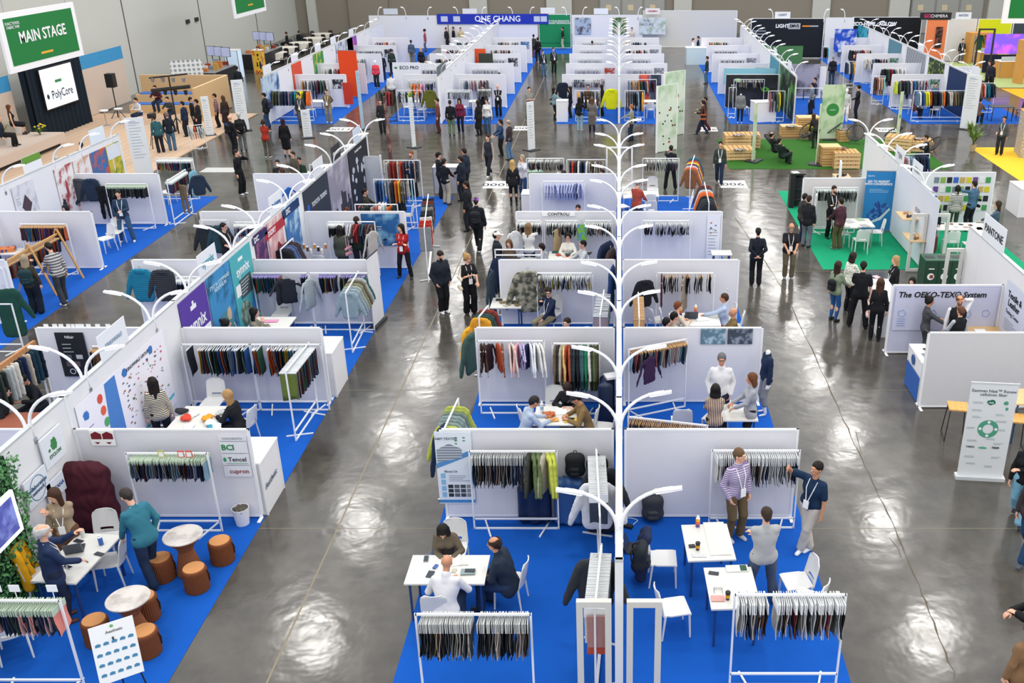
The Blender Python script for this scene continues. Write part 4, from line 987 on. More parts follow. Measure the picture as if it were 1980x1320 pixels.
# white roll with partner marks between the first two partitions
p=on_wall('wall_poster','white sheet with blue column and red buttons on the near left spine','poster',SL+.062,16.7,1.3,3.5,1.7,90,mat('#efedf4',.6,amt=.04))
b=MB().plate([(-.95,-.78),(-.35,-.78),(-.35,.80),(-.75,.80)],-.017,-.0135).build('blue_column',mat('#4f86cc',.6,amt=.15),p)
for i in range(6):disc(p,-.98+i*.03,.62-i*.25,0,.09,mat(['#e0503c','#e8603c','#4fae6a','#6a6a90','#e8703c','#9a8ab4'][i],.5),y=-.019,name='round_button')
lines(p,-1.45,.3,.45,8,mat('#7a80a0',.7),dz=.12);b=MB();rr=random.Random(9)
for i in range(90):x,z=rr.uniform(-.2,1.6),rr.uniform(-.45,.55);q=rr.uniform(.03,.075);b.mat(mat(rr.choice(['#c05a5a','#5a6a9a','#7a7a80','#b06a40','#6a9a7a']),.6)).box(x,-.0165,z,x+q,-.0145,z+q*.5)
b.build('small_print',None,p)
for x,z in((-1.5,.55),(.0,.68),(1.1,.66)):blob(p,x,z,.22,.2,mat('#3f7ac0',.6),seed=int(x*10))
text('KINGWHALE GROUP',.1,mat('#3a3f50',.6),p,(.55,-.02,.68));b=MB().plate([(-1.7,-.82),(1.7,-.6),(1.7,-.66),(-1.7,-.9)],-.0165,-.0145).build('cyan_stripe',mat('#58c4d8',.5),p)
# small signs near the ivy screen
for i,(y,z,w2,h2,tx,tcx,lb)in enumerate(((14.05,1.88,.62,.55,'SYCLON','#3f7a4c','white plate with a green leaf mark on the near left spine'),(13.4,1.5,.62,.5,'collaboration\nnetwork','#4a6a8a','white plate with a blue swoosh beside the leaf wall'),(13.85,1.22,.5,.34,'SENTANA','#4a6aa4','narrow white plate with blue letters beside the leaf wall'))):
    p=on_wall('wall_plate',lb,'sign',SL+.09,y,z,w2,h2,90,mat('#e6ebf2',.5),t=.03);text(tx,.1 if i else .09,mat(tcx,.5),p,(0,-.035,-.12 if i==0 else 0),bold=.002)
    if i==0:blob(p,.02,.06,.2,.26,mat('#3f8a4c',.6),y=-.034,seed=3);disc(p,-.13,0,0,.03,mat('#3f8a4c',.6),y=-.034)
    if i==1:disc(p,0,0,.2,.215,mat('#5a86a8',.5),y=-.034)
# leaf wall with a lit screen
iv=thing('leaf_wall','wall of glossy artificial leaves around a lit screen at the left edge','leaf wall',(SL+.07,9.1,0));rr=random.Random(11)
MB().box(0,0,.1,.05,3.75,2.42).build('backing_board',mat('#1d3a22',.9),iv)
V,Fq=[],[]
for i in range(5200):
    y,z=rr.uniform(0,3.9),rr.uniform(.0,2.45);y=min(y,3.75+.12*math.sin(z*9));x=.05+rr.uniform(0,.12);a=rr.uniform(0,2*PI);L1,w1=rr.uniform(.06,.1),rr.uniform(.018,.03)
    d=Vector((rr.uniform(.2,.7),math.cos(a),math.sin(a))).normalized();s_=d.cross(Vector((1,rr.uniform(-.4,.4),rr.uniform(-.4,.4)))).normalized();o=Vector((x,y,z));n0=len(V)
    V+=[o,o+d*L1*.5+s_*w1+Vector((.01,0,0)),o+d*L1,o+d*L1*.5-s_*w1+Vector((.01,0,0))];Fq.append((n0,n0+1,n0+2,n0+3))
lv=put('leaves',new_mesh('leaves',[tuple(v)for v in V],Fq,[mat('#1f5a30',.35,'foliage',col2='#5c9a58',scale=5)]),iv)
s_=thing('lit_screen','bright screen with white frame set in the leaf wall','screen',(SL+.24,12.0,1.6),PI/2)
MB().box(-.62,-.03,-.36,.62,.02,.36).build('frame',mat('#ffffff',.4,emit=1.2),s_);MB().box(-.54,-.035,-.29,.54,-.03,.29).build('display',mat('#4a4f9c',.4,'marble',col2='#8a9ad8',scale=3,emit=.4),s_)
# right spine graphics
p=on_wall('wall_poster','very tall pale panel with small grey letters on the right spine','poster',SR-.065,29.4,1.24,4.4,2.36,-90,mat('#d9dce6',.6,amt=.04));text('KEEN',.22,mat('#9a9fb0',.6),p,(.3,-.02,.35))
p=on_wall('wall_poster','side panel lettered about textile testing at the right edge','poster',SR-.07,21.05,1.05,1.3,2.0,-90,mat('#cfd4e6',.6,amt=.05));text('Textile &\nLeather',.22,mat('#20242c',.6),p,(-.05,-.02,.62),bold=.004);text('Testing Center',.13,mat('#3a3f4a',.6),p,(-.05,-.02,.3));lines(p,0,.1,.9,5,mat('#8a90a0',.7))
# sport photographs beside the stage
for i,(y,wd,c,c2,lb)in enumerate(((35.8,1.0,'#c8b840','#6a8a30','photograph of a tennis player on grass beside the stage'),(34.7,1.1,'#4a6a9a','#c85a40','colourful photograph of crowded runners beside the stage'),(33.5,1.1,'#e0dcd8','#c89a80','white photograph of a stretching figure beside the stage'),(32.3,1.1,'#e6e2e0','#a84a4a','white photograph of a child in red beside the stage'),(29.9,1.2,'#d8d8de','#c0c0c8','light grey banner with a dark tilted square beside the stage'))):
    p=on_wall('wall_poster',lb,'poster',SLL+.065,y,1.35 if i<4 else 1.55,wd,1.75 if i<4 else 1.4,90,mat(c,.6,'marble',col2=c2,scale=3))
    if i==0:blob(p,-.15,.2,.14,.8,mat('#e8d0c0',.6),seed=1);blob(p,.2,.55,.2,.3,mat('#b06a5a',.6),seed=2);inlay(p,0,.6,.95,.5,mat('#dfe4ea',.6),y=-.0145)
    if i==1:
        for k in range(9):blob(p,random.Random(k).uniform(-.4,.4),random.Random(k+9).uniform(-.7,.3),.22,.3,mat(['#d84a30','#2a7ac0','#e8d0b0','#3a3f6a','#c02a5a'][k%5],.6),seed=k)
    if i==2:blob(p,0,-.3,.12,1.0,mat('#d8a890',.6),seed=5);blob(p,.2,-.5,.12,.7,mat('#d0a088',.6),seed=6);blob(p,-.2,-.5,.1,.7,mat('#d0a088',.6),seed=6)
    if i==3:blob(p,0,.1,.2,.8,mat('#b04a50',.6),seed=7);blob(p,-.35,-.45,.3,.7,mat('#2c3040',.6),seed=8);blob(p,.4,-.5,.35,.2,mat('#3a4050',.6),seed=9)
    if i==4:MB().plate([(0,.35),(.28,0),(0,-.35),(-.28,0)],-.017,-.0145).build('tilted_square',mat('#5a4a52',.6,amt=.5,scale=20),p);lines(p,-.38,.3,.25,4,mat('#8a8f9a',.7));lines(p,.38,-.2,.25,4,mat('#8a8f9a',.7))
# ------------------------------------------------------------ near booths: racks, tables, chairs, goods
def rackx(pl,pr,Y,label,h=1.6,**k):
    a,c=xat(pl,Y,h),xat(pr,Y,h);return rack((a+c)/2,Y,c-a,h,0,label,**k)
def rackp(p0,p1,label,h=1.6,**k):
    (a,y0),(c,y1)=at(*p0,h),at(*p1,h);return rack((a+c)/2,(y0+y1)/2,math.hypot(c-a,y1-y0),h,math.atan2(y1-y0,c-a),label,**k)
DK=['#1c1e22','#26272b','#2e3138','#3a3d44','#54585c','#1a2234','#3c3430','#4a4e50','#8a8a86','#22242a']
MX=['#1c2230','#26364e','#34506e','#4a4c50','#7a7468','#2c3a34','#5a3a34','#8a8c8e','#1a1c20','#a8a49c','#2a3c5a','#6a5a58']
BR=['#1c2230','#2a5a9c','#c05a28','#2f5a44','#1a1c22','#d8b030','#344a66','#6a2a2c','#3a7a84','#e4e0d4','#22262e','#7a8a9a']
LT=['#d8d6d0','#c4c8cc','#e8e6e0','#a8acb0','#b8a898','#1c2434','#2a2c30','#8a6a54','#e4e2de','#3a4452','#cfd2d4']
# central booth nearest the camera, left side
A=rackx(803,1026,10.18,'white rack of dark fabric samples at the very front, left of the spine')
swatches(A,36,DK+['#6a6a2c','#b8b4a8','#5a2c28','#c8c4bc'],'on the front rack left of the spine',.04,.49,'card',.07)
swatches(A,30,DK+['#c8a8a4','#8a8478','#e0dcd4','#4a3e34','#e8e6e2'],'on the front rack left of the spine',.54,.98,'card',.10)
t=table(*at(866,1100,.75),1.22,.72,0,'white table where two seated men and a woman meet, front left booth')
tz=.757
def tt(px,py):return at(px,py,tz)
x,y=tt(824,1080);phone(x,y,tz,5,'grey phone with round lens ring at the left of the meeting table','#8a949a')
x,y=tt(832,1110);phone(x,y,tz,-8,'dark blue phone near the left front edge of the meeting table','#2a4a54',wx=.1,wy=.16)
x,y=tt(905,1106);slab('notebook','grey green folder with a dark phone on it on the meeting table','notebook',x,y,tz,.22,.14,.02,4,mat('#8fa0a0',.6));phone(x+.03,y+.01,tz+.02,88,'dark phone lying on the grey green folder','#1f2733')
x,y=tt(897,1092);slab('pen','cream pen lying on the meeting table','pen',x,y,tz,.14,.012,.012,3,mat('#d8d0bc',.4))
x,y=tt(842,1096);slab('glasses_case','small blue case beside the bald man on the meeting table','case',x,y,tz,.05,.1,.02,-20,mat('#3a5fa8',.5))
x,y=tt(878,1083);slab('paper_sheet','white sheet between the hands on the meeting table','paper',x,y,tz,.21,.29,.002,10,PAPER)
x,y=tt(878,1103);slab('sample_card','small patterned card beside the folder on the meeting table','card',x,y,tz,.07,.1,.003,-8,mat('#7a7a6a',.6,'camo',col2='#c8c4b0',scale=60))
ch=chair(*at(877,1062,.45),180,'white chair behind the woman with long black hair at the meeting table')
chair(*at(847,1170,.45),0,'white chair under the bald man in a white shirt')
chair(*at(985,1120,.45),80,'white chair under the man in the dark hooded raincoat')
# rack by the first partition with jackets and luggage
Cc=rackx(907,1076,14.40,'white rack with samples and hooded jackets against the nearest left partition')
swatches(Cc,34,MX+['#6a9ac0','#b89a8a'],'on the rack against the nearest left partition',.02,.62,'card',.07)
clothes(Cc,[('jacket','#3c4038'),('jacket','#5f7048'),('jacket','#68764e')],'on the rack against the nearest left partition',.66,.83,.25);clothes(Cc,[('jacket','#b5ada0'),('jacket','#c4cc58'),('jacket','#bfc850')],'on the rack against the nearest left partition',.84,.99,.5)
p=on_wall('banner_sheet','white and blue company poster with a factory drawing on the nearest left partition','poster',xat(880,14.7,1),14.73,1.06,.64,1.46,0,mat('#e4ebf2',.6,amt=.05))
b=MB().plate([(-.32,.10),(.32,.38),(.32,.28),(-.32,0)],-.016,-.0135);b.build('blue_band',mat('#5a94cc',.6),p)
b=MB().plate([(-.3,.12),(-.3,.38),(-.08,.50),(.14,.40),(.14,.22)],-.0165,-.0145);b.build('building_picture',mat('#7a828c',.6,'stripe',col2='#b8c0c8',scale=6),p)
text('A&M TEXTILE',.065,mat('#4a5a6a',.5),p,(-.12,-.02,.60));text('About Us',.06,mat('#3a4450',.5),p,(-.08,-.02,-.06));lines(p,.08,-.15,.4,4,mat('#9aa4b0',.7),dz=.035,h=.012)
for k in range(12):inlay(p,-.1+(k%4)*.11,-.37-(k//4)*.09,.09,.07,mat(['#3a4048','#6a727a','#50565e','#9aa0a4'][k%4],.6,amt=.5,scale=40),y=-.0155,name='factory_photo')
for k in range(4):inlay(p,-.22,-.15-k*.13,.08,.1,mat('#8ec0e4',.6),y=-.0155,name='blue_tab')
for k in range(5):blob(p,.05+(k%2)*.14,.62-(k//2)*.06,.06,.03,mat('#4a9a6a',.6),seed=k)
inlay(p,0,-.68,.64,.06,mat('#4a8cc8',.6))
suitcase(xat(1038,14.50,.3)-.04,14.58,0,'dark navy suitcase standing behind the hooded jackets','#16284c',.56,.78,.26)
suitcase(xat(1104,14.5,.3)-.03,14.55,0,'large blue suitcase against the partition, right of the jackets rack','#38609c',.50,.92,.30)
suitcase(xat(1163,14.45,.3),14.30,0,'black suitcase beside the spine behind the white jacket','#1c1e24',.50,.8,.3)
x=xat(1112,14.5,1.2);backpack((x,14.55,.985),0,'black backpack standing on the large blue suitcase','#1d1f22',1.0)
x=xat(1155,14.45,1.2);backpack((x,14.55,.86),0,'black backpack behind the white puffer jacket by the spine','#17181b',1.1)
P1=rackp((1160,1000),(1153,868),'white rack standing along the spine with a white puffer jacket',h=1.6)
swatches(P1,26,LT,'on the rack with the white puffer jacket',.35,.95,'white',.03)
hang1('jacket','#dfe1e4',P1['x']-.02,13.55,1.55,2,'on the rack beside the spine, white stitched',1.25)
hang1('jacket','#2c2f34',P1['x']+.06,14.0,1.55,0,'behind the white puffer jacket by the spine',1.2)
P2=rackp((1150,1175),(1163,1052),'white rack along the spine with white card samples and dark coats')
swatches(P2,36,['#e4e4e2','#d4d6d4','#c0b4b0','#b8bcbc','#9aa8a4','#dcd8d4'],'on the rack along the spine near the camera',.04,.92,'white',.02)
hang1('jacket','#3a3d42',P2['x']-.05,P2['y']+.5,1.55,2,'over the far end of the card sample rack',1.25);hang1('cloth','#7fb4ac',P2['x']-.02,P2['y']-.5,1.5,2,'over the near end of the card sample rack',.8)
hang1('cloth','#d8604a',P2['x'],P2['y']-.56,1.35,2,'under the pale teal cloth at the spine end',.85)
slab('sample_board','dusty pink fabric board hanging inside the left open frame','board',P2['x']+.02,P2['y']-.68,.92,.32,.02,.52,0,mat('#b08480',.8,'cloth'))
# right side of the nearest booth
B_=rackx(1421,1636,10.58,'white rack of mixed fabric samples at the very front, right of the spine')
swatches(B_,54,LT+['#5c1f30','#8a4a38','#1d3a54','#3a3028','#7a7c74','#4a5048'],'on the front rack right of the spine',.03,.98,'white',.12,gaps=((.30,.36),(.50,.53),(.64,.67)))
D_=rackx(1377,1547,14.42,'white rack of hanging cards against the nearest right partition')
swatches(D_,42,LT+['#22304e','#c8ccd0','#e6e8ea','#b8bcc0'],'on the rack against the nearest right partition',.04,.97,'white',.10)
t=table(*at(1369,1047,.75),.76,.98,3,'white table with orange bottle and coffee cup, right of the spine')
x,y=tt(1349,1017);bottle(x,y,tz,'tall bottle with orange and violet bands on the white table')
x,y=tt(1349,1062);cup(x,y,tz,'dark coffee cup with yellow sleeve on the table with the bottle')
x,y=tt(1338,1056);slab('wallet','small black case beside the coffee cup','wallet',x,y,tz,.1,.07,.02,8,BLACK)
x,y=tt(1384,1040);slab('paper_sheet','long cream printed sheet on the table with the bottle','paper',x+.02,y,tz,.34,.9,.002,3,mat('#efe8d6',.7,amt=.04))
x,y=tt(1352,1073);slab('pen_set','row of grey pens lying on the table with the bottle','pens',x,y,tz,.22,.1,.004,0,mat('#b8bcc4',.5,'stripez',col2='#f0f0ec',scale=18))
t=table(*at(1415,1135,.75),.74,.98,2,'white table with phone, glasses and cup, front right booth')
x,y=tt(1380,1108);phone(x,y,tz,78,'black phone on the table with the glasses','#1b1c20')
x,y=tt(1407,1158);cup(x,y,tz,'dark coffee cup on the pink note at the front table')
x,y=tt(1388,1157);slab('note_pad','pink notebook with a pen on the front table','notebook',x,y,tz,.2,.13,.01,0,mat('#e0a8a0',.7))
x,y=tt(1388,1139);r=thing('glasses','thin black glasses lying on the front table','glasses',(x,y,tz+.02));b=MB()
for e in(-1,1):b.tube([(e*.035+.028*math.cos(q),.02*math.sin(q),0)for q in np.linspace(0,2*PI,12)],.003,5);b.tube([(e*.065,0,0),(e*.06,-.12,0)],.003,5)
b.build('glasses_frame',BLACK,r)
x,y=tt(1425,1099);slab('open_book','open white and green booklet on the front table','book',x,y,tz,.34,.16,.012,3,mat('#eef0ea',.6,amt=.1));x,y=tt(1437,1099);slab('green_notebook','dark green pad on the open booklet','notebook',x,y,tz+.012,.1,.13,.01,3,mat('#3a5a48',.6))
chair(*at(1283,1078,.45),-90,'white chair under the draped navy jacket')
chair(*at(1304,1172,.45),-78,'white chair at the left of the front right tables')
chair(*at(1540,1122,.45),100,'white chair with oval back gap behind the front rack');chair(*at(1560,1156,.45),60,'white chair partly hidden by the front right rack')
S=Solid().cap((0,-.12,.86),(0,.12,.86),.075,None,.03).cap((-.05,-.16,.8),(-.1,-.14,.15),.07,.1,.04).cap((-.05,.16,.8),(-.12,.14,.2),.07,.09,.04).cap((-.08,0,.8),(-.13,0,.25),.08,.13,.05)
v,f=S.mesh(.018,fold=.006);x,y=at(1283,1078,.45);tag(put('draped_jacket',new_mesh('jk',v,f,[mat('#1d2948',.8,'cloth')],None,True),None,(x-.27,y,.04)),'navy jacket draped over the back of a white chair','jacket')
x,y=at(1262,1010,.0);backpack((x,y+.05,.01),0,'grey backpack standing on the carpet against the nearest right partition','#3a3d42',1.12)
x,y=at(1240,1172,.0);backpack((x,y+.35,.45),R(80),'dark backpack hanging behind the right open frame','#20262e',1.05)
x,y=at(1226,1062);laptop(x,y,.008,80,'open black tablet case on the carpet beside the spine')
x,y=at(1215,1020);slab('power_adapter','black power supply on the carpet beside the spine','adapter',x,y,.008,.16,.09,.05,-25,BLACK)
b=MB();x,y=at(1215,1010);b.tube([(x+.15*math.cos(q)*(1+.2*math.sin(3*q)),y+.12*math.sin(q),.02)for q in np.linspace(0,8,30)],.006,5);tag(b.build('cable',WHITE),'white coiled cable on the carpet beside the spine','cable')
# central booths, second row, left
E1=rackx(922,1052,18.75,'white rack of blouses and trousers at the left end of the second row',h=1.75)
clothes(E1,[('longtee','#3a2620'),('longtee','#4a3028'),('longtee','#33262a'),(None,0),(None,0),('shirt','#b0492c'),('longtee','#7a5442'),(None,0),('shirt','#d8c8c0'),('shirt','#dcd0cc'),('shirt','#e4a8a4'),('tee','#b8a8d4'),('tee','#c4bce0'),('tee','#20284a'),('shirt','#dfe4ee'),('shirt','#f0f0f0'),('shirt','#e4e4e4'),('shirt','#ecebe8')],'on the left rack of the second row',.03,.98,.5)
E2=rackx(1068,1159,18.72,'rounded white rack of long garments beside the left rack of the second row',h=1.7,low=False)
clothes(E2,[('coat',c)for c in('#6a5a44','#2a2a2c','#b0aa9c','#d8c078','#9c3e2a','#a8503a','#26282c','#2c3c44','#22242a','#3c5a60','#3f6468','#1f7a58','#e0dcd4','#2c3c34','#606a3c','#4a4a34')],'on the rounded rack of the second row',.03,.97,.15)
t=table(*at(1082,803,.75),1.0,.80,0,'table with food and papers between three seated people, second row')
x,y=tt(1062,803);r=tag(put('salad_bowl',(lambda v:new_mesh('s',v[0],v[1],[mat('#5f9a3c',.5,'camo',col2='#c8502c',scale=40)],None,True))(Solid().ell((0,0,.03),(.13,.1,.04),.01).mesh(.012,fold=.01,ff=(80,60,70))),None,(x,y,tz)),'plate of green salad and fruit on the food table','food')
x,y=tt(1085,800);slab('paper_sheet','white form under the writing woman on the food table','paper',x,y+.12,tz,.21,.29,.002,8,PAPER)
x,y=tt(1103,812);slab('folder','yellow folder with a dark phone on the food table','folder',x,y,tz,.26,.2,.01,2,mat('#e4c850',.6));phone(x,y+.04,tz+.011,88,'dark phone lying on the yellow folder','#22262e')
x,y=tt(1048,796);bottle(x,y,tz,'clear blue water bottle on the food table',('#dfe8f0','#9ac0e0','#e8f0f4'),.24)
x,y=tt(1070,812);slab('food_tray','green edged tray with orange slices on the food table','food',x,y,tz,.2,.14,.02,12,mat('#6aa04a',.5,'camo',col2='#e8a040',scale=50))
chair(*at(1072,790,.45),180,'white chair with pink bag behind the writing woman',);chair(*at(1030,815,.45),-70,'white chair under the man in the pale blue shirt');chair(*at(1130,818,.45),80,'white chair under the man in the tan shirt');chair(*at(1166,825,.45),80,'empty white chair near the spine in the second row')
suitcase(xat(1177,18.5,.6)-.05,18.4,85,'tall dark navy suitcase beside the spine in the second row','#1a2a48',.5,.98,.4)
x,y=at(1183,723,.95);slab('plastic_bag','white plastic bag on top of the tall navy suitcase','bag',xat(1183,18.4,1)-.02,18.4,1.06,.25,.25,.05,20,mat('#e8e8ec',.4,amt=.15))
r1=rackp((858,830),(886,770),'slanted rack of lime and grey jackets at the left edge of the second row')
clothes(r1,[('jacket',c)for c in('#c2cc5a','#b4c058','#8a9a94','#7f9090','#8a9c9c','#70807a','#9aa85a','#b0b850')],'on the slanted rack at the left edge of the second row',.05,.9,.08)
hang1('jacket','#1c2c48',xat(846,14.9,1.3),15.3,1.62,75,'on the outer corner of the nearest left partition',1.2)
# second row, right
F1=rackp((1216,675),(1328,655),'slanted white rack with brown kraft cards, second row right of the spine',h=1.65)
swatches(F1,34,['#9ab4a0','#c8ccd0','#d87a84','#26242a','#8a2c38','#8ab0cc','#3a6a6a','#2a3c5a','#c8b8a8','#1c2028','#5a7aa0','#e0e0dc'],'on the slanted kraft card rack of the second row',.02,.98,'wood',.1)
hang1('longtee','#3c2448',xat(1256,18.6,1.2),18.55,1.52,40,'below the kraft card rack of the second row',1.0)
G1=rackp((1215,805),(1368,822),'low white rack of kraft cards just behind the nearest right partition',h=1.2,low=False)
swatches(G1,42,['#8a5a50','#c8b8a4','#5a6a7a','#b84a58','#3a4450','#dcd4c8','#7a4a44','#2c3a34','#a87a8a'],'on the low kraft card rack behind the nearest right partition',.02,.98,'wood',.06)
for px,lb in((1379,'blue grey photograph of a jacket on the second right partition'),(1431,'dark photograph of a car interior on the second right partition')):
    p=on_wall('pinned_photo',lb,'picture',xat(px,19.25,1.65),19.25,1.63,.54,.36,0,mat('#5a7a8c' if px<1400 else '#3c4450',.5,'marble',col2='#a8c0cc' if px<1400 else '#8a98a8',scale=6))
table(*at(1424,797,.75),.8,.7,0,'small white table beside the women in the second row');chair(*at(1318,812,.45),0,'white chair in front of the low kraft card rack')
chair(*at(1382,805,.45),60,'white chair behind the woman in striped blouse')
# third row, left
J1=rackx(1037,1146,23.35,'white rack of small samples at the left of the third row',h=1.62)
swatches(J1,34,['#22303c','#3a3c40','#8a7a9a','#2c3a34','#c8b860','#e4e0d8','#1c2230','#6a9aa8'],'on the rack of the third row left of the spine',.03,.97,'hdr',.14)
hang1('jacket',('#45483c','#9a9684','foliage',11),xat(1021,23.4,1.2),23.35,1.72,8,'patterned in camouflage on the third left partition',1.55)
t=table(*at(980,585,.75),.8,.72,0,'white table of cards with blue legs at the left of the third row')
for i in range(6):
    x,y=at(965+i*7,580+(i%3)*5,tz);slab('sample_book','small dark sample book on the card table of the third row','book',x,y,tz+.003*i,.16,.12,.02,i*23,mat(['#3a3c36','#8a7050','#c8c0b0','#22242a'][i%4],.6),'sample books on the card table')
chair(*at(1066,606,.45),150,'white chair under the man in navy sweater');bin_(xat(1134,22.6,.2),22.7,'round white waste basket in the third row',r0=.16)
r2=rackp((926,612),(944,590),'rack with puffer jackets jutting into the left aisle, third row')
clothes(r2,[('jacket',c)for c in('#e0a030','#2f4a48','#36504c','#5a2a28','#8a3a30')],'on the aisle rack of the third row',.05,.95,.1);hang1('jacket','#3c5650',xat(908,19.4,1.2),19.55,1.6,70,'puffy, over the second partition edge facing the aisle',1.3);hang1('jacket','#e8a828',xat(898,19.8,1.2),20.2,1.45,75,'behind the puffy green one at the aisle',.95)
# spine goods of the third and fourth rows
hang1('coat','#22304e',-.35,24.6,2.1,60,'hanging from the spine in the fourth row',1.5);hang1('coat','#4a3a3c',-.22,24.3,2.0,70,'hanging from the spine beside the navy one',1.3);hang1('coat','#1f3c6c',-.18,23.2,1.9,80,'on the spine left of the third partition',1.2)
Q1=rackp((1160,610),(1168,560),'narrow rack of cards beside the spine in the third row',h=1.4)
swatches(Q1,16,['#dfe4e4','#9a8a94','#e8e8e4','#2f6a68','#5a8a84'],'on the narrow rack beside the spine, third row',.05,.95,'bag',.1)
Q2=rackp((1236,615),(1234,565),'narrow rack of kraft cards right of the spine in the third row',h=1.5)
swatches(Q2,22,['#c89a60','#4a7a94','#b8603c','#3c4a5a','#d8a878','#5a8a6a'],'on the narrow rack right of the spine, third row',.05,.95,'wood',.06);hang1('jacket','#1c1f26',xat(1246,22.6,1.3),22.9,1.62,20,'behind the narrow kraft card rack')
# third row, right
K1=rackx(1270,1382,23.35,'white rack of wooden clip hangers, third row right of the spine',h=1.62)
swatches(K1,26,DK+['#4a2a28','#6a6058'],'on the rack of the third row right of the spine',.12,.95,'wood',.12,gaps=((.38,.43),(.58,.66),(.80,.86)))
hang1('cloth','#9a8c7c',xat(1324,23.2,1.1),23.28,1.58,70,'long and taupe on the third row rack',1.25);hang1('cloth','#5c1f28',xat(1279,23.3,1.1),23.3,1.6,88,'narrow on the third row rack',1.1)
t=table(*at(1343,617,.75),1.25,.85,0,'white table with bottles between five seated people, third row')
for px,py,lb in((1316,609,'left orange and violet drink bottle on the third row table'),(1345,606,'right orange and violet drink bottle on the third row table')):
    x,y=at(px,py,tz);bottle(x,y,tz,lb,('#5a3a7c','#d85a3c','#f0a820'),.24)
x,y=at(1358,617,tz);slab('open_book','open notebook under the hand of the man in light blue','book',x,y,tz,.3,.2,.012,8,PAPER);x,y=at(1322,622,tz);slab('printed_form','white form near the front of the third row table','paper',x,y,tz,.22,.28,.003,3,PAPER)
x,y=at(1336,613,tz);laptop(x,y,tz,180,'dark laptop on the third row table')
for px,py,fc,lb in((1400,617,95,'white chair under the man in light blue shirt'),(1298,625,-90,'white chair left of the third row table'),(1272,618,-60,'white chair with a dark coat near the spine, third row'),(1415,630,80,'white chair under the bald man in brown')):chair(*at(px,py,.45),fc,lb)
# fourth row, left
for a,c,lb,kk in((998,1048,'left',0),(1052,1120,'middle',1),(1130,1184,'right',2)):
    r_=rackx(a,c,27.85,'white rack of samples, %s of three against the fourth left partition'%lb,h=1.66,low=False)
    swatches(r_,20+kk*2,DK+['#3a5a50','#c0602c','#e0dcd4','#3c4a34','#5a5048'],'on the %s rack of the fourth row left of the spine'%lb,.04,.96,'hdr',.14)
text_o=on_wall('name_strip','white strip with dark letters along the fourth left partition','sign',xat(1080,28.2,1.75),28.2,1.75,1.0,.12,0,WHITE);text('CONTROLI',.13,mat('#3a3f48',.5),text_o,(0,-.02,0),bold=.003)
hang1('dress','#b09a74',xat(1078,27.8,1.2),27.75,1.5,40,'draped from the racks of the fourth row',.95);hang1('longtee','#e4e6e4',xat(995,27.6,1.2),27.5,1.5,40,'at the left end of the fourth row racks',1.1)
inl=on_wall('sample_sheet','green and blue patterned sample sheet on the fourth row racks','sample',xat(1125,27.7,1.3),27.75,1.32,.3,.5,0,mat('#7ab03c',.6,'marble',col2='#4a90c0',scale=8))
t=table(*at(1100,493,.75),1.2,.7,0,'table covered with sample books in the fourth row')
for i in range(9):
    x,y=at(1074+i*8,488+(i*5)%9,tz);slab('sample_book','small sample book on the crowded fourth row table','book',x,y,tz+.003*i,.2,.14,.03,i*31,mat(['#2f5a50','#c04a44','#e8e6e0','#3a3c40','#8aa0a8'][i%5],.6),'sample books on the crowded fourth row table')
L3=rackx(957,1047,24.4,'tall white double rail rack with dark coats at the left end of the fourth row',h=1.9,low=False);MB().box(-L3['w']/2,-.014,1.72,L3['w']/2,.014,1.748).build('second_rail',FRAME,L3['root'])
for i,(c,o)in enumerate((('#1e2c48',-.45),('#3a3434',-.12),('#a8acae',.25))):hang1('jacket',c,L3['x']+o,L3['y'],1.72,4,'facing out on the tall double rail rack',1.15)
hang1('coat','#2a3a46',xat(950,23.9,1.3),23.9,1.5,80,'hanging outside the third left partition',1.2)
# fourth row, right
M1=rackx(1241,1336,27.85,'white rack of dark samples against the fourth right partition',h=1.66)
swatches(M1,32,DK+['#8a9a6a','#7a4a60'],'on the rack of the fourth row right of the spine',.05,.96,'hdr',.14,gaps=((.22,.27),(.50,.54)))
p=on_wall('wall_sheet','white information sheet with small logos on the fourth right partition','poster',xat(1379,28.2,1.0),28.2,.98,.40,1.5,0,mat('#e6e8ee',.6,amt=.04));lines(p,0,.3,.3,9,mat('#8a90a0',.7),dz=.1)
for k in range(5):blob(p,(-.08,.06)[k%2],.5-k*.08,.07,.05,mat(['#c85a3c','#3a6ac0','#3a3c44','#4a9a6a','#c8a02c'][k],.6),seed=k)
t=table(*at(1395,488,.75),.6,.45,0,'small white table with a fan at the right end of the fourth row')
# fifth row: mesh rack, open seating
N1=rackx(1047,1130,32.5,'white rack of pale blue striped shirts against the fifth left partition',h=1.66)
clothes(N1,[('tee',(c,'#8a96c8','stripez',9))for c in('#e0e4f4','#d4daf0','#dfe3f2','#c8d0ec','#e4e6f4','#d0d6ee','#dadff2','#ccd4ee','#e0e4f4','#d0d6ee','#dde2f4','#26304a','#d4daf0','#e0e4f4')],'on the rack against the fifth left partition',.05,.97,.25)
for px,lb in((1048,'left small white paper tent on the fifth row counter'),(1107,'right small white paper tent on the fifth row counter')):on_wall('paper_tent',lb,'paper',xat(px,30,1.1),30,1.15,.2,.22,0,PAPER)
counter(xat(1075,29.9,1),29.9,1.6,.45,0,'low counter behind the fourth left partition',h=1.0)
t=table(*at(1247,374,.75),1.0,.75,0,'white table by the man in the coral sweater')
for px,py,fc,lb in((1212,380,-70,'white chair left of the table by the man in coral'),(1262,365,180,'white chair behind the table by the man in coral'),(1258,392,0,'white chair in front of the table by the man in coral'),(1203,398,-60,'white chair close to the spine in the fifth row'),(1257,405,10,'second white chair in front of the man in coral')):chair(*at(px,py,.45),fc,lb)
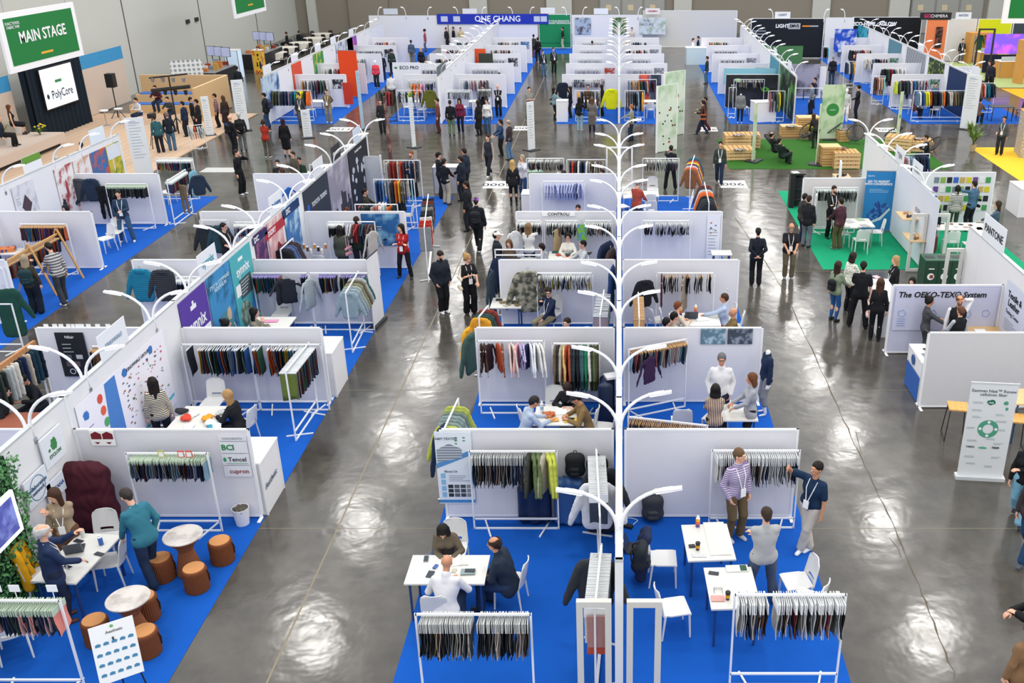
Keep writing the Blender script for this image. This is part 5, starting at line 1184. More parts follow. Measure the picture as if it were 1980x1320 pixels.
# end of the central block
O1=rackx(1018,1090,35.9,'white rack of samples closing the far end of the central block, left',h=1.66,low=False);swatches(O1,26,BR,'on the end rack of the central block, left',.05,.97,'hdr',.12)
O2=rackx(1096,1172,35.7,'white rack of long clothes closing the far end of the central block',h=1.66,low=False)
clothes(O2,[('coat',c)for c in('#1c1e22','#c03a28','#2a2c30','#dfe0dc','#1c2c44','#22385a','#e4e2dc')]+[('tee',c)for c in('#b0a89c','#5a5248','#c8c0b4','#3a3c40','#6a4a44','#8a8478')],'on the end rack of the central block',.05,.97,.12)
O3=rackx(1243,1313,35.9,'white rack of dark samples closing the far right end of the central block',h=1.66);swatches(O3,24,DK+['#8aa0b8','#5a3a4a'],'on the far right end rack of the central block',.05,.97,'hdr',.12)
fr=thing('display_stand','tall open white frame at the far end of the central spine','frame',(xat(1200,36.2,1),36.25,.0065),0)
MB().box(-.55,-.03,0,-.49,.03,2.0).build('upright',FRAME,fr);MB().box(.4,-.03,0,.46,.03,2.0).build('upright',FRAME,fr);MB().box(-.49,-.03,1.95,.4,.03,2.0).build('head_bar',FRAME,fr)
r3=rackp((1335,325),(1343,300),'rack of colourful jackets at the right aisle, far end of the central block')
clothes(r3,[('jacket',c)for c in('#8a5a3c','#e0602c','#c8c8cc','#5a3a6c','#e8d040','#c04a3a','#3a4a5a','#2f6a7a')],'on the colourful aisle rack of the fifth row',.0,1,.15)
r4=rackp((1371,392),(1362,352),'rack of dark and orange jackets at the right end of the fifth row')
clothes(r4,[('jacket',c)for c in('#2a3036','#343a40','#3c4248','#22282e','#d8602c','#e4743c','#c8ccd0','#3a3f46','#7a2f2c')],'on the dark and orange aisle rack',.02,.98,.12)
counter(xat(1040,34.3,1),34.4,1.2,.7,0,'white table of folded cloth behind the fifth left partition',h=.78)
x,y=at(1035,333,.8);slab('cloth_pile','pile of pale papers on the table behind the fifth left partition','papers',x,y,.79,.6,.4,.08,12,mat('#dfe4e0',.7,'camo',col2='#7a9a80',scale=20))
# ------------------------------------------------------------ near left booths
def accordion_stool(px,py,label,z=.42,lx=0):
    x,y=at(px,py,z);r=thing('accordion_stool',label,'stool',(x,y,.0065));m=mat('#7a4526',.75,'plain',scale=14,amt=.25)
    n=72;vs=[];fs=[];lv=[(.185,0),(.19,.02),(.19,z-.05),(.18,z-.02),(.165,z-.012)]
    for rr_,zz in lv:vs+=[((rr_+(.004 if k%2 else-.004))*math.cos(2*PI*k/n),(rr_+(.004 if k%2 else-.004))*math.sin(2*PI*k/n),zz)for k in range(n)]
    for i in range(1,len(lv)):fs+=[((i-1)*n+k,(i-1)*n+(k+1)%n,i*n+(k+1)%n,i*n+k)for k in range(n)]
    MB().add(vs,fs+[tuple((len(lv)-1)*n+k for k in range(n))]).build('pleated_body',m,r)
    MB().lathe([(.162,z-.014),(.162,z)],32).build('felt_top',mat('#c98e5a',.8,'plain',scale=20,amt=.08),r)
    MB().tube([(.19,.02,z-.06),(.205,.05,z-.16),(.19,.06,.12)],.012,6).build('strap',mat('#3a2418',.7),r);return r
def accordion_table(px,py,label):
    x,y=at(px,py,.74);r=thing('accordion_table',label,'table',(x,y,.0065));m=mat('#7a4a30',.75,'stripe',col2='#935c3e',scale=9)
    n=60;vs=[];fs=[];lv=[(.20,0),(.205,.04),(.17,.2),(.125,.38),(.115,.46),(.16,.56),(.25,.66),(.30,.715)]
    for rr_,zz in lv:vs+=[((rr_+(.004 if k%2 else-.004))*math.cos(2*PI*k/n),(rr_+(.004 if k%2 else-.004))*math.sin(2*PI*k/n),zz)for k in range(n)]
    for i in range(1,len(lv)):fs+=[((i-1)*n+k,(i-1)*n+(k+1)%n,i*n+(k+1)%n,i*n+k)for k in range(n)]
    MB().add(vs,fs+[tuple((len(lv)-1)*n+k for k in range(n))]).build('pleated_base',m,r)
    MB().lathe([(.30,.715),(.31,.72),(.31,.735),(.30,.74)],40).build('round_top',mat('#cbc5c0',.35,'marble',col2='#a9a29c',scale=3),r);return r
accordion_table(353,1034,'hourglass accordion table with marble top near the grid rack');accordion_table(247,1156,'hourglass accordion table with marble top near the tilted sign')
for px,py,lb in((308,1077,'brown accordion stool left of the farther marble table'),(374,1097,'brown accordion stool in front of the farther marble table'),(424,1044,'brown accordion stool right of the farther marble table'),(181,1197,'brown accordion stool left of the nearer marble table'),(276,1152,'brown accordion stool behind the nearer marble table'),(277,1218,'brown accordion stool right of the tilted sign')):accordion_stool(px,py,lb)
x,y=at(228,1268,.9);s_=thing('easel_sign','tilted white board of small blue drawings on a black easel','sign',(x,y,0),R(36))
MB().box(-.27,-.012,-.4,.27,.0,.4).build('board',mat('#eef0f2',.5,amt=.03),s_);bd=s_.children[0];bd.location=(0,0,1.0);bd.rotation_euler=(R(-18),R(3),0)
text('Aesthetic',.055,mat('#4a4038',.5),bd,(.02,-.016,.28));blob(bd,0,.35,.05,.05,mat('#7ab06a',.6),y=-.014)
b=MB().mat(mat('#4a8ab0',.6,amt=.2))
for j in range(4):
    for i in range(5):
        cx,cz=-.2+i*.1,.14-j*.14;b.plate([(cx-.035,cz-.02),(cx+.03,cz-.024),(cx+.036,cz+.01),(cx,cz+.024),(cx-.03,cz+.012)],-.0155,-.0125)
b.build('small_drawings',None,bd)
for p0,p1 in(((-.2,.0,.62),(-.28,-.1,0)),((.2,.0,.62),(.28,-.1,0)),((0,.03,1.2),(0,.45,0))):MB().tube([p0,p1],.012,6).build('leg',BLACK,s_)
MB().box(-.25,-.06,.58,.25,-.0,.6).build('ledge',BLACK,s_)
rf=rackp((-75,1160),(115,1160),'white rack of samples with pale green headers at the lower left corner',h=1.6)
swatches(rf,34,['#2a3a5a','#e08a80','#3a4a44','#2c3440','#c8a898','#1f3038','#d8a8a4','#22262e'],'on the lower left corner rack',.25,.98,'green',.1)
for i,px in enumerate((5,40,112)):x,y=at(px,1130,1.75);tag(MB().box(-.07,-.004,0,.07,.004,.11).box(-.004,-.004,-.14,.004,.004,0).build('card_holder',PAPER,None,(x,rf['y'],1.74),0),'%s small white card holder on the lower left rack'%('left','middle','right')[i],'card')
R0=rackx(243,400,14.33,'white rack of samples with pale headers against the nearest left-block partition')
swatches(R0,44,['#7a9a94','#8a8a94','#22304e','#6a94b8','#a08a74','#1c1e28','#24244a','#7a9ab0','#4a2028','#2c2c34','#26405e','#3a3450'],'on the rack with pale headers of the near left block',.05,.98,'green',.16)
for t,c in((.48,'#c8c860'),(.72,'#e06a5a'),(.82,'#e0644a')):
    tag(MB().mat(mat(c,.5)).box(-.055,0,0,.055,.006,.13).mat(PAPER).box(-.04,-.003,.015,.04,-.0,.1).build('price_card',None,None,(R0['x']+(t-.5)*R0['w'],R0['y']-.12,1.585),0),{'#c8c860':'small olive bordered card','#e06a5a':'small red bordered card','#e0644a':'small orange bordered card'}[c]+' on the rack with pale headers','card')
for nm,px,w2,h2,lb in(('maroon',195,.42,.30,'white plate with two maroon house shaped marks on the nearest left partition'),):
    p=on_wall('wall_plate',lb,'sign',xat(196,14.7,1.7),14.73,1.67,w2,h2,0,PAPER)
    for e in(-1,1):MB().plate([(e*.1-.09,-.02),(e*.1+.09,-.02),(e*.1+.09,.08),(e*.1,.13),(e*.1-.09,.08)],-.016,-.0135).build('house_mark',mat('#7a2430',.6),p);MB().plate([(e*.1-.05,-.08),(e*.1,-.12),(e*.1+.05,-.08)],-.016,-.0135).build('arrow_mark',mat('#7a2430',.6),p)
X0=-6.44
for i,(z,tx,c,sz,lb)in enumerate(((1.48,'BCI','#2f8a4c',.15,'white plate lettered in green at the end of the nearest left partition'),(1.24,'Tencel','#2a2e34',.12,'white plate with a green leaf and dark letters on the nearest left partition'),(1.0,'cupron','#8a2c3c',.12,'white plate with dark red lowercase letters on the nearest left partition'))):
    p=on_wall('wall_plate',lb,'sign',X0-.3,14.73,z,.48,.22,0,mat('#e8ebf0',.5));text(tx,sz,mat(c,.5),p,(-.1 if i==0 else .03,-.017,0),bold=.004 if i==0 else .001)
    if i==1:blob(p,-.19,.0,.06,.1,mat('#3f9a6a',.6));inlay(p,.02,-.08,.38,.008,mat('#3f9a6a',.5))
p=on_wall('name_strip','thin white strip lettered in grey at the end of the nearest left partition','sign',X0-.3,14.73,1.66,.5,.1,0,mat('#e4e6ec',.6));text('COMORATO',.06,mat('#9a9ea6',.5),p,(0,-.016,0))
cc=counter(-6.62,14.0+1.3,.5,.95,0,'white counter with a handwritten style logo at the end of the nearest left partition',h=1.1)
cx_=counter(-6.62,20.0,.5,.95,0,'white counter with teal leaflets at the end of the second left partition',h=1.1)
for i in range(3):slab('leaflet','teal leaflet on the counter at the second left partition','leaflet',-6.66+.05*i,19.75+.22*i,1.108,.2,.14,.003,20*i,mat('#9fd8dc',.5,'camo',col2='#ffffff',scale=20),'teal leaflets on the counter')
t_=text('Aesthetic',.16,mat('#3a4a70',.5),cc,(.2525,-.1,.55),rot=(PI/2,0,PI/2),shear=.2)
bin_(at(470,1012)[0],at(470,1012)[1],'white waste bin at the edge of the blue carpet',r0=.15,h=.34)
# dark red quilt draped over a stand
S=Solid().cap((-.18,0,1.45),(.18,0,1.45),.09,None,.06).cap((-.25,0,1.3),(.25,0,1.3),.14,None,.1)
for u in(-.3,-.1,.1,.3):S.cap((u*.8,0,1.3),(u*1.15,-.12,.35),.17,.19,.1)
v,f=S.mesh(.022,fold=.012,ff=(24,16,14));x,y=at(182,1000,.3)
tag(put('draped_quilt',new_mesh('q',v,f,[mat('#4a1826',.75,'cloth',amt=.3,scale=5)],None,True),None,(x,14.35,-.12)),'dark red quilt draped over a stand by the nearest left partition','quilt')
t=table(*at(150,1077,.75),.72,1.25,-5,'white meeting table with a tablet, between a bearded man and a man in teal',lr=.025)
x,y=at(146,1062,tz);laptop(x,y,tz,200,'dark folded tablet stand on the meeting table by the leaf wall',wx=.26)
for px,py,c,lb in((131,1096,'#e6e8ea','white phone near the bearded man'),(192,1071,'#2a2c30','black phone near the man in teal'),(152,1046,'#2c2a2c','dark phone by the paper cup')):
    x,y=at(px,py,tz);phone(x,y,tz,70,lb+' on the meeting table',c)
x,y=at(161,1037,tz);cup(x,y,tz,'white paper cup with a pale lid by the woman with folded arm','#e8e8e4','#d8dcd8');x,y=at(196,1052,tz);bottle(x,y,tz,'blue tumbler near the man in the teal shirt',('#2f5fb0','#2f5fb0','#3a6ac0'),.17)
chair(*at(200,1042,.45),190,'white chair behind the meeting table by the leaf wall');chair(*at(85,1108,.45),-70,'white chair with a mustard jacket behind the bearded man');chair(*at(210,1082,.45),100,'white chair tucked beside the man in teal');chair(*at(20,1215,.45),30,'white chair behind the lower left corner rack')
S=Solid().cap((-.16,0,.9),(.16,0,.9),.07,None,.03)
for u in(-.18,0,.18):S.cap((u,-.03,.85),(u*1.25,-.1,.3),.07,.08,.06)
v,f=S.mesh(.02,fold=.006);x,y=at(38,1085,.7);tag(put('draped_jacket',new_mesh('jk',v,f,[mat('#e8a818',.8,'cloth')],None,True),None,(x,y,.04),R(110)),'mustard yellow jacket over a chair beside the leaf wall','jacket')
# row behind the nearest partition
R1=rackx(350,482,18.9,'left white rack of fabric books against the second left partition');R2_=rackx(484,620,18.9,'right white rack of fabric books against the second left partition')
swatches(R1,26,BR,'on the left rack of the second left booth',.1,.98,'bag',.2,gaps=((.14,.26),));swatches(R2_,30,BR+['#c04a28','#1d4a6e'],'on the right rack of the second left booth',.03,.8,'bag',.2,gaps=((.14,.24),))
R3=rackp((552,718),(597,662),'free standing rack of fabric books at the aisle edge of the second left booth')
swatches(R3,30,['#6a7a3a','#d8602c','#2f4f7a','#3a8a6a','#5a2c3c','#c8c0b4','#22304e','#8a3a2c','#4a6a8a'],'on the free standing rack of the second left booth',.04,.95,'bag',.05)
t=table(*at(385,808,.75),.95,1.05,0,'table heaped with clothing samples in the second left booth')
rr=random.Random(3)
for i in range(9):
    x,y=at(345+rr.randrange(95),792+rr.randrange(32),.8);v,f=Solid().cap((-.1,0,.02),(.1,.03,.02),.045,None,.03,((0,0,1),1.6)).ell((0,.05,.02),(.1,.1,.03),.03).mesh(.018,fold=.008,ff=(50,44,40))
    o=put('folded_garment',new_mesh('heap',v,f,[mat(['#efeeea','#e4e6e2','#2c2e34','#e8a030','#f0f0ee','#3a9ab0','#d84a38','#f2f2f0','#c8ccca'][i],.8,'cloth')],None,True),None,(x,y,tz+.012*(i%4)),rr.uniform(0,3));tag(o,'%s folded sample garment on the heaped table'%['cream','off white','black','orange','white','teal','red','pale','grey'][i],'garment')
chair(*at(322,815,.45),20,'white chair beside the woman in striped sweater');chair(*at(412,775,.45),180,'white chair behind the heaped sample table');chair(*at(468,818,.45),80,'white chair under the blonde woman at the heaped table')
# third row of the left block
R4=rackx(487,595,23.4,'left white rack with lilac headed samples in the third left booth');R5=rackx(597,712,23.4,'right white rack with lilac headed samples in the third left booth')
swatches(R4,24,BR,'on the left lilac rack of the third left booth',.02,.5,'lilac',.12);swatches(R4,4,['#2a3040'],'on the left lilac rack of the third left booth',.86,.98,'lilac',.1);swatches(R5,34,BR+['#2a3040'],'on the right lilac rack of the third left booth',.15,.95,'lilac',.12,gaps=((.45,.52),))
hang1('tee','#2a2e38',xat(543,23.3,1.2),23.25,1.55,75,'on the left lilac rack, edge on',1.2);hang1('tee','#262a34',xat(560,23.3,1.2),23.2,1.58,10,'facing out on the left lilac rack',1.2);hang1('longtee','#a8b4b8',xat(600,23.3,1.2),23.2,1.58,70,'long on the right lilac rack',1.3)
R6=rackp((668,566),(693,524),'free standing rack of grey blue shirts at the aisle, third left booth')
clothes(R6,[('jacket',c)for c in('#8fa4ae','#95a8b2','#a0a8a4','#8a8a70','#6a6452','#b0b4b2','#3a6a6c')],'on the aisle rack of the third left booth',.1,.98,.06)
t=table(*at(525,624,.75),1.0,.8,0,'white table with a pink folder in the third left booth');chair(*at(545,605,.45),180,'white chair behind the table with the pink folder');chair(*at(466,640,.45),-30,'white chair beside the seated woman with a hair bun')
x,y=at(522,621,tz);slab('folder','pink folder on the white table of the third left booth','folder',x,y,tz,.4,.16,.015,4,mat('#e89ac0',.5));x,y=at(511,629,tz);slab('notebook','dark notebook before the woman with long black hair','notebook',x,y,tz,.2,.14,.012,0,mat('#5a5c50',.6))
# fourth row of the left block
R7=rackx(632,724,27.6,'white rack of jackets touched by two visitors, fourth left booth',h=1.7)
swatches(R7,12,DK,'on the left part of the fourth left booth rack',.02,.35,'hdr',.1);clothes(R7,[('tee',c)for c in('#c8ccd0','#d8d8d8','#8a2c34','#b03c40','#2a3440','#3a5a6a','#5c2c34','#6a5a5a','#4a3c3c')],'on the rack of the fourth left booth',.4,.98,.2)
hang1('longtee','#b8b4ae',xat(722,27.3,1.2),27.2,1.6,60,'grey cardigan like on the end of the fourth left rack',1.25)
p=on_wall('wall_poster','blue underwater photograph on the fourth left partition','poster',xat(737,28.2,1.3),28.2,1.26,1.15,1.0,0,mat('#1c5a94',.55,'marble',col2='#8fc4dc',scale=1.5));MB().plate([(0,-.32),(.1,-.34),(.16,-.3),(.1,-.27)],-.016,-.0135).build('whale_shape',mat('#12304e',.6),p);lines(p,-.1,.1,.5,2,WHITE,dz=.07)
R8=rackp((542,482),(566,460),'rack of dark garments and a grey header in the corner of the fourth left booth')
clothes(R8,[('jacket',c)for c in('#1c2026','#2a3040','#5a6a94','#4a5a84','#3a3438','#4a3a44')],'on the corner rack of the fourth left booth',.05,.95,.06)
counter(xat(606,25.6,1),25.8,1.3,.6,0,'grey counter with cups and food in the fourth left booth',h=.95,body=mat('#a8a9b0',.6))
for i in range(7):
    x,y=at(588+i*7,480+(i%3)*5,.96);bottle(x,y,.955,'%s small jar on the grey counter of the fourth left booth'%['amber','brown','white','honey','dark','cream','orange'][i],(['#b87a2c','#6a4020','#e8e4da','#d89a30','#2a2420','#e8dcc0','#e07a2c'][i],)*2,.16)
counter(xat(688,24.2,.8),24.45,.8,.5,0,'small white table with papers behind the third left partition',h=.9);chair(*at(622,512,.45),0,'white chair by the grey counter of the fourth left booth')
# fifth row and end of the left block
R9=rackx(686,768,29.3,'white rack of spread fabrics in the fifth left booth',h=1.75,low=False);clothes(R9,[('cloth',c)for c in('#2a2c30','#3a4a44','#1c2028','#a89a8c','#c03c30','#d8d6d0','#5a8a84','#d8702c','#22242a')],'on the front rack of the fifth left booth',.08,.95,.3)
Ra=rackx(722,800,32.4,'white rack of long coloured cloths in the fifth left booth',h=1.75);clothes(Ra,[('cloth',c)for c in('#2a4a7a','#2c5a8a','#5a8ac0','#3a4a5a','#8a8c90','#2a3038','#d8702c','#e8b83c','#6a6c70','#3a3c40','#c8c4bc','#8ac0d0')],'on the middle rack of the fifth left booth',.04,.97,.25)
Rb=rackx(742,812,35.2,'white rack of red and dark cloths at the far end of the left block',h=1.75);clothes(Rb,[('cloth',c)for c in('#c8c0b4','#8a2c28','#a03a2c','#c8c4bc','#c84a34','#22304e','#1c2434','#2a3a5a','#c8a890','#3a3c40')],'on the end rack of the left block',.04,.97,.25)
Rc=rackp((820,440),(828,375),'slanted rack of red and dark fabrics on the aisle edge of the fifth left booth',h=1.7)
clothes(Rc,[('cloth',c)for c in('#8a8c90','#b8382c','#c03c2c','#d8d8d4','#2a2c30','#3a3c40','#8a8a84','#4a4c50','#7a3a2c','#2a3040')],'on the slanted aisle rack of the fifth left booth',.02,.98,.1)
t=table(*at(745,398,.75),.7,.9,0,'white table of books with blue legs in the fifth left booth');chair(*at(785,415,.45),90,'white chair under the man in black, fifth left booth')
fr=thing('display_stand','white mesh panel frame at the far end of the left block','frame',(xat(727,36,1),35.6,.0065),0);MB().box(-.3,-.02,.02,.3,.02,1.8).build('mesh_panel',mat('#c8ccd0',.7,amt=.1),fr);MB().box(-.36,-.03,0,-.3,.03,1.85).build('upright',FRAME,fr);MB().box(.3,-.03,0,.36,.03,1.85).build('upright',FRAME,fr)
ct=counter(xat(857,36.6,.6),37.3,.95,.55,0,'grey white counter where four visitors talk in the aisle',h=1.05,body=mat('#c8c8ce',.6))
# far side of the near left spine
rollup(*at(733,626),.75,1.95,82,'white roll up banner seen edge on at the end of the third left booth',mat('#e2e2e6',.6),base=DARK)
p=on_wall('wall_poster','black information sheet on the second far-side left partition','poster',xat(137,19.2,1.4),19.24,1.2,.62,1.05,0,mat('#1c2026',.5));text('Nilair',.09,WHITE,p,(0,-.02,.42));lines(p,-.05,.25,.3,3,mat('#c8ccd0',.5),dz=.09);inlay(p,-.12,-.05,.14,.1,mat('#5a6a74',.5));inlay(p,.12,-.05,.14,.1,mat('#c8ccd0',.5));inlay(p,-.05,-.22,.3,.12,mat('#6a5a60',.5));disc(p,-.1,-.4,.05,.065,WHITE)
Rd=rackp((-40,735),(66,660),'tall rack with a wooden header and dark cloths at the left edge',h=1.7);MB().box(-Rd['w']/2,-.03,1.6,Rd['w']/2,.03,1.72).build('wooden_header',mat('#b88458',.6,'wood',scale=3),Rd['root'])
clothes(Rd,[('cloth',c)for c in('#22262c','#3a4a44','#2c3430','#b8c4c0','#dcdcd4','#e8e4d8','#26303c','#22365a','#d8c8b0','#26404e','#2a4a5a','#1c2834')],'on the wooden header rack at the left edge',.1,.98,.15)
Re=rackx(176,192,18.8,'narrow rack of brown hangers behind the black information sheet',h=1.6,low=False);swatches(Re,7,['#6a4a30','#8a6a4a','#3a3c40'],'on the narrow rack behind the information sheet',.1,.9,'wood',.2)
for i,px in enumerate((88,105,117,132,140,148,157,170,188,208)):x=xat(px,19.29,1.9);tag(MB().box(-.05,-.004,0,.05,.004,.07).build('clip_card',PAPER,None,(x,19.29,1.83),0),'small white clip card on the second far-side left partition','card','clip cards on the second far-side left partition')
x,y=at(30,815,.75);table(x,y,.9,.8,0,'brown topped table near the left edge behind the spine',top='#9a5a44')
hang1('jacket',('#1f7fa0','#176480','stripe',7),xat(274,23.4,1.1),23.5,1.72,0,'quilted teal, on the third far-side left partition',1.25);hang1('jacket',('#3f4247','#26282c','stripe',7),xat(316,23.4,1.1),23.5,1.70,4,'quilted charcoal, on the third far-side left partition',1.2)
Rf=rackx(340,385,23.4,'white rack of small dark samples on the third far-side left partition',h=1.5);swatches(Rf,16,['#22304e','#2a3040','#3a3c40','#1c2434'],'on the third far-side left rack',.05,.95,'hdr',.15)
Rg=rackx(386,440,27.9,'dark rack of two dark jackets on the fourth far-side left partition',h=1.66);hang1('jacket','#2a2e34',xat(404,27.8,1.1),27.7,1.6,0,'dark on the fourth far-side left partition',1.2);hang1('jacket','#2c4a54',xat(430,27.8,1.1),27.7,1.6,5,'dark teal on the fourth far-side left partition',1.2)
Rh=rackx(452,500,27.9,'white rack of bright samples on the fourth far-side left partition',h=1.6);swatches(Rh,22,['#c03a2c','#2a5a9c','#3a8ac0','#5a2c3c','#e8e6e0','#d8702c'],'on the fourth far-side left rack',.03,.97,'hdr',.15)
counter(xat(487,30.8,1),30.9,1.1,.6,0,'white counter with orange and green samples behind the far-side left booths',h=.85)
x,y=at(484,393,.9);slab('sample_pile','pile of orange and green samples on the far-side counter','samples',x,30.9,.86,.4,.3,.08,10,mat('#e89a50',.7,'camo',col2='#7ab05a',scale=12))
for px,py,lb in((590,335,'white table with people behind the dark lettered panel'),):table(*at(px,py,.75),1.2,.7,0,lb)
Ri=rackx(598,640,35.6,'white rack of dark goods behind the dark lettered panel',h=1.5,low=False);clothes(Ri,[('tee',c)for c in('#22262c','#3a3c40','#2a3040','#5a5c60')],'on the rack behind the dark lettered panel',.05,.95,.2)
hang1('tee','#2f6ab8',xat(560,32.6,1.2),32.5,1.5,70,'blue and yellow, by the fifth far-side left partition',1.1)
# ------------------------------------------------------------ booths beside the stage
hang1('jacket','#4a4d54',xat(157,32.8,1.2),32.75,1.72,0,'grey knitted, on the partition beside the stage',1.1);hang1('jacket','#26364c',xat(180,32.8,1.2),32.75,1.72,8,'navy, on the partition beside the stage',1.1)
hang1('trousers','#17191d',xat(202,32.8,1.1),32.7,1.5,0,'black, left, on the partition beside the stage',1.2);hang1('trousers','#1c1e24',xat(220,32.8,1.1),32.6,1.5,10,'black, right, on the partition beside the stage',1.2)
Rj=rackx(203,284,32.4,'white rack of samples with pale green headers beside the stage');swatches(Rj,34,DK+['#2a4a54','#6a7a6a'],'on the green headed rack beside the stage',.05,.97,'green',.12)
Rk=rackx(36,128,27.7,'white rack of colourful samples on the nearer stage-side partition');swatches(Rk,34,['#1c2230','#8a4a5a','#4a6a5a','#6a4a8a','#c0603c','#3a3c40','#3a9a9c','#4a7ac0','#c8a060'],'on the colourful rack beside the stage',.04,.97,'wood',.14)
Rl=rackp((322,350),(358,327),'white rack of red and dark samples near the camera stand',h=1.6);swatches(Rl,24,['#c02c3c','#b03040','#3a3c40','#2c3a5a','#8a8c90'],'on the red and dark rack at the stage-side aisle',.05,.95,'clear',.1)
hang1('trousers','#7a6a54',Rl['x']+.3,Rl['y']-.35,1.4,-20,'brown, draped on the red and dark rack',1.05);hang1('jacket','#26344a',Rl['x']+.6,Rl['y']+.3,1.55,30,'navy, on the red and dark rack',1.0)
Rm=rackx(300,372,36.2,'white rack of rainbow samples at the end of the stage-side booths');swatches(Rm,30,['#3a6a3c','#c8b020','#2a5a8a','#8a2c4a','#1c2434','#3a8a8c','#c8c4bc'],'on the rainbow rack beside the stage',.05,.97,'hdr',.12)
hang1('trousers','#22262c',xat(372,35.4,1),35.2,1.5,80,'black, at the aisle end of the stage-side booths',1.1);hang1('coat','#7fb0c4',xat(380,35.0,1),34.8,1.5,80,'pale blue, at the aisle end of the stage-side booths',1.0)
# wooden trestle rack
wd_=mat('#c99a62',.6,'wood',scale=5);(x0,y0),(x1,y1)=at(-20,522,1.35),at(110,452,1.35)
tr=thing('wooden_trestle_rack','wooden trestle rack hung with fabric samples at the left edge','rack',(0,0,0))
MB().bar((x0,y0,1.35),(x1,y1,1.35),.05).build('beam',wd_,tr)
for x,y in((x1,y1),((x0*.45+x1*.55),(y0*.45+y1*.55))):
    for e in(-1,1):MB().bar((x+e*.02,y,1.5),(x+e*.55,y-.12,0),.06,.035).build('leg',wd_,tr)
trk=dict(x=(x0+x1)/2,y=(y0+y1)/2,w=math.hypot(x1-x0,y1-y0),h=1.34,rz=math.atan2(y1-y0,x1-x0),root=tr)
swatches(trk,40,['#8a9a9a','#c0582c','#2a5a8a','#22262c','#7ab0b8','#c8a060','#5a2c28','#3a3c40','#b84a30'],'on the wooden trestle rack',.04,.97,'wood',.08)
Rn=rackp((-30,500),(5,520),'white rack with a dark green coat at the left edge');hang1('coat','#1f4a40',xat(14,22.3,1),22.4,1.6,20,'dark green, at the left edge',1.3)
Ro=rackx(-60,22,22.0,'white rack frame at the left edge near the green coat',h=1.3)
chair(*at(222,448,.45),180,'white chair behind the man in blue jeans, stage-side booth');chair(*at(203,460,.45),150,'white chair nearer the aisle, stage-side booth');chair(*at(322,370,.45),160,'white chair under the red and dark rack')
x,y=at(48,405,.8);tag(MB().box(-.35,-.2,0,.35,.2,.06).build('booklet_pile',mat('#8ac04c',.6,'camo',col2='#ffffff',scale=10),None,(x,28.9,.8),.2),'bright green printed booklets behind the stage-side partition','booklets');table(x,28.9,1.0,.6,0,'white table of green booklets behind the stage-side partition')
x,y=at(8,470,1.0);slab('cloth_pile','pile of blue and orange cloth at the far left edge','cloth',x,y,.76,.5,.3,.1,20,mat('#2c4a8a',.8,'camo',col2='#d8804c',scale=8));table(x,y,.9,.6,0,'white table under the blue and orange cloth')
bg=on_wall('paper_bag','large brown paper bag standing at the left edge behind the stage-side spine','bag',at(5,345,.8)[0],30.6,1.2,.5,.9,30,mat('#b88a4c',.8));
# ------------------------------------------------------------ right side: green carpet booth, labelled booths, recycling, banner
partition(6.25,32.3,8.6,32.3,'white partition behind the hanging samples on the green carpet',col=mat('#d8d4d2',.85,'cloth',amt=.06))
G_=rackx(1573,1660,31.9,'white rack of grey samples on the green carpet');swatches(G_,34,['#3a3c40','#5a6a64','#8a9490','#2c3034','#4a5250','#c8ccc8'],'on the rack of the green carpet booth',.08,.97,'clear',.14);hang1('dress','#e6e8ea',xat(1577,31.7,1.2),31.6,1.55,70,'white, at the left of the green carpet rack',1.1)
ru=rollup(*at(1692,448),.98,2.12,-4,'tall blue roll up banner with a shoe picture on the green carpet',mat('#1f7fc0',.55,'plain',amt=.12))
bs=[c for c in ru.children if c.name.startswith('banner_sheet')][0];text('GO TO MARKET\nWITH CONFIDENCE',.1,WHITE,bs,(-.06,-.012,1.72),bold=.003);text('HEELTEX',.06,WHITE,bs,(-.33,-.012,1.95));lines(bs,0,1.5,.7,3,mat('#bfe0f0',.5),dz=.05,h=.01,y=-.011)
sh=[(-.38,.35),(-.2,.36),(.1,.5),(.38,.82),(.36,1.0),(.2,1.02),(.1,.92),(-.0,1.1),(-.12,1.05),(-.12,.86),(-.34,.62)]
MB().plate(sh,-.0115,-.0095).build('shoe_picture',mat('#1b3f86',.5,'marble',col2='#3f8ad0',scale=7),bs);MB().plate([(-.40,.33),(-.2,.3),(.14,.44),(.42,.8),(.38,.86),(.08,.52),(-.2,.38),(-.38,.4)],-.013,-.0115).build('shoe_sole',mat('#cfe0ea',.5),bs)
r=thing('magazine_stand','tall black magazine stand on the green carpet','stand',at(1533,400)+(.0065,));MB().box(-.18,-.18,0,.0,.18,1.25).build('front_panel',BLACK,r);MB().box(0,.14,0,.35,.18,1.25).build('back_panel',DARK,r)
for z in(.3,.7,1.1):MB().box(0,-.15,z,.35,.15,z+.02).build('shelf',DARK,r)
MB().box(-.2,-.2,1.25,.36,.2,1.3).build('top',BLACK,r);slab('brochure','white brochure on top of the magazine stand','brochure',r.location[0],r.location[1],1.31,.25,.3,.01,10,mat('#d8e8d0',.6))
t=table(*at(1655,430,.75),1.05,.95,0,'square white table with papers on the green carpet',leg='#d0d2d6')
for px,py,lb in((1642,428,'printed sheet with a dark drawing on the green carpet table'),(1663,424,'green printed sheet on the green carpet table'),(1672,436,'grey catalogue on the green carpet table'),(1650,438,'white brochure at the front of the green carpet table')):x,y=at(px,py,tz);slab('paper_sheet',lb,'paper',x,y,tz,.24,.3,.004,px%30,mat({1642:'#c8ccd0',1663:'#b0c8a8',1672:'#b8b8b8',1650:'#f0f0f0'}[px],.6,amt=.3,scale=25))
for px,py,fc,lb in((1664,462,0,'white chair in front of the square table on the green carpet'),(1628,450,-80,'white chair left of the square table on the green carpet'),(1692,447,85,'white chair right of the square table on the green carpet')):chair(*at(px,py,.45),fc,lb)
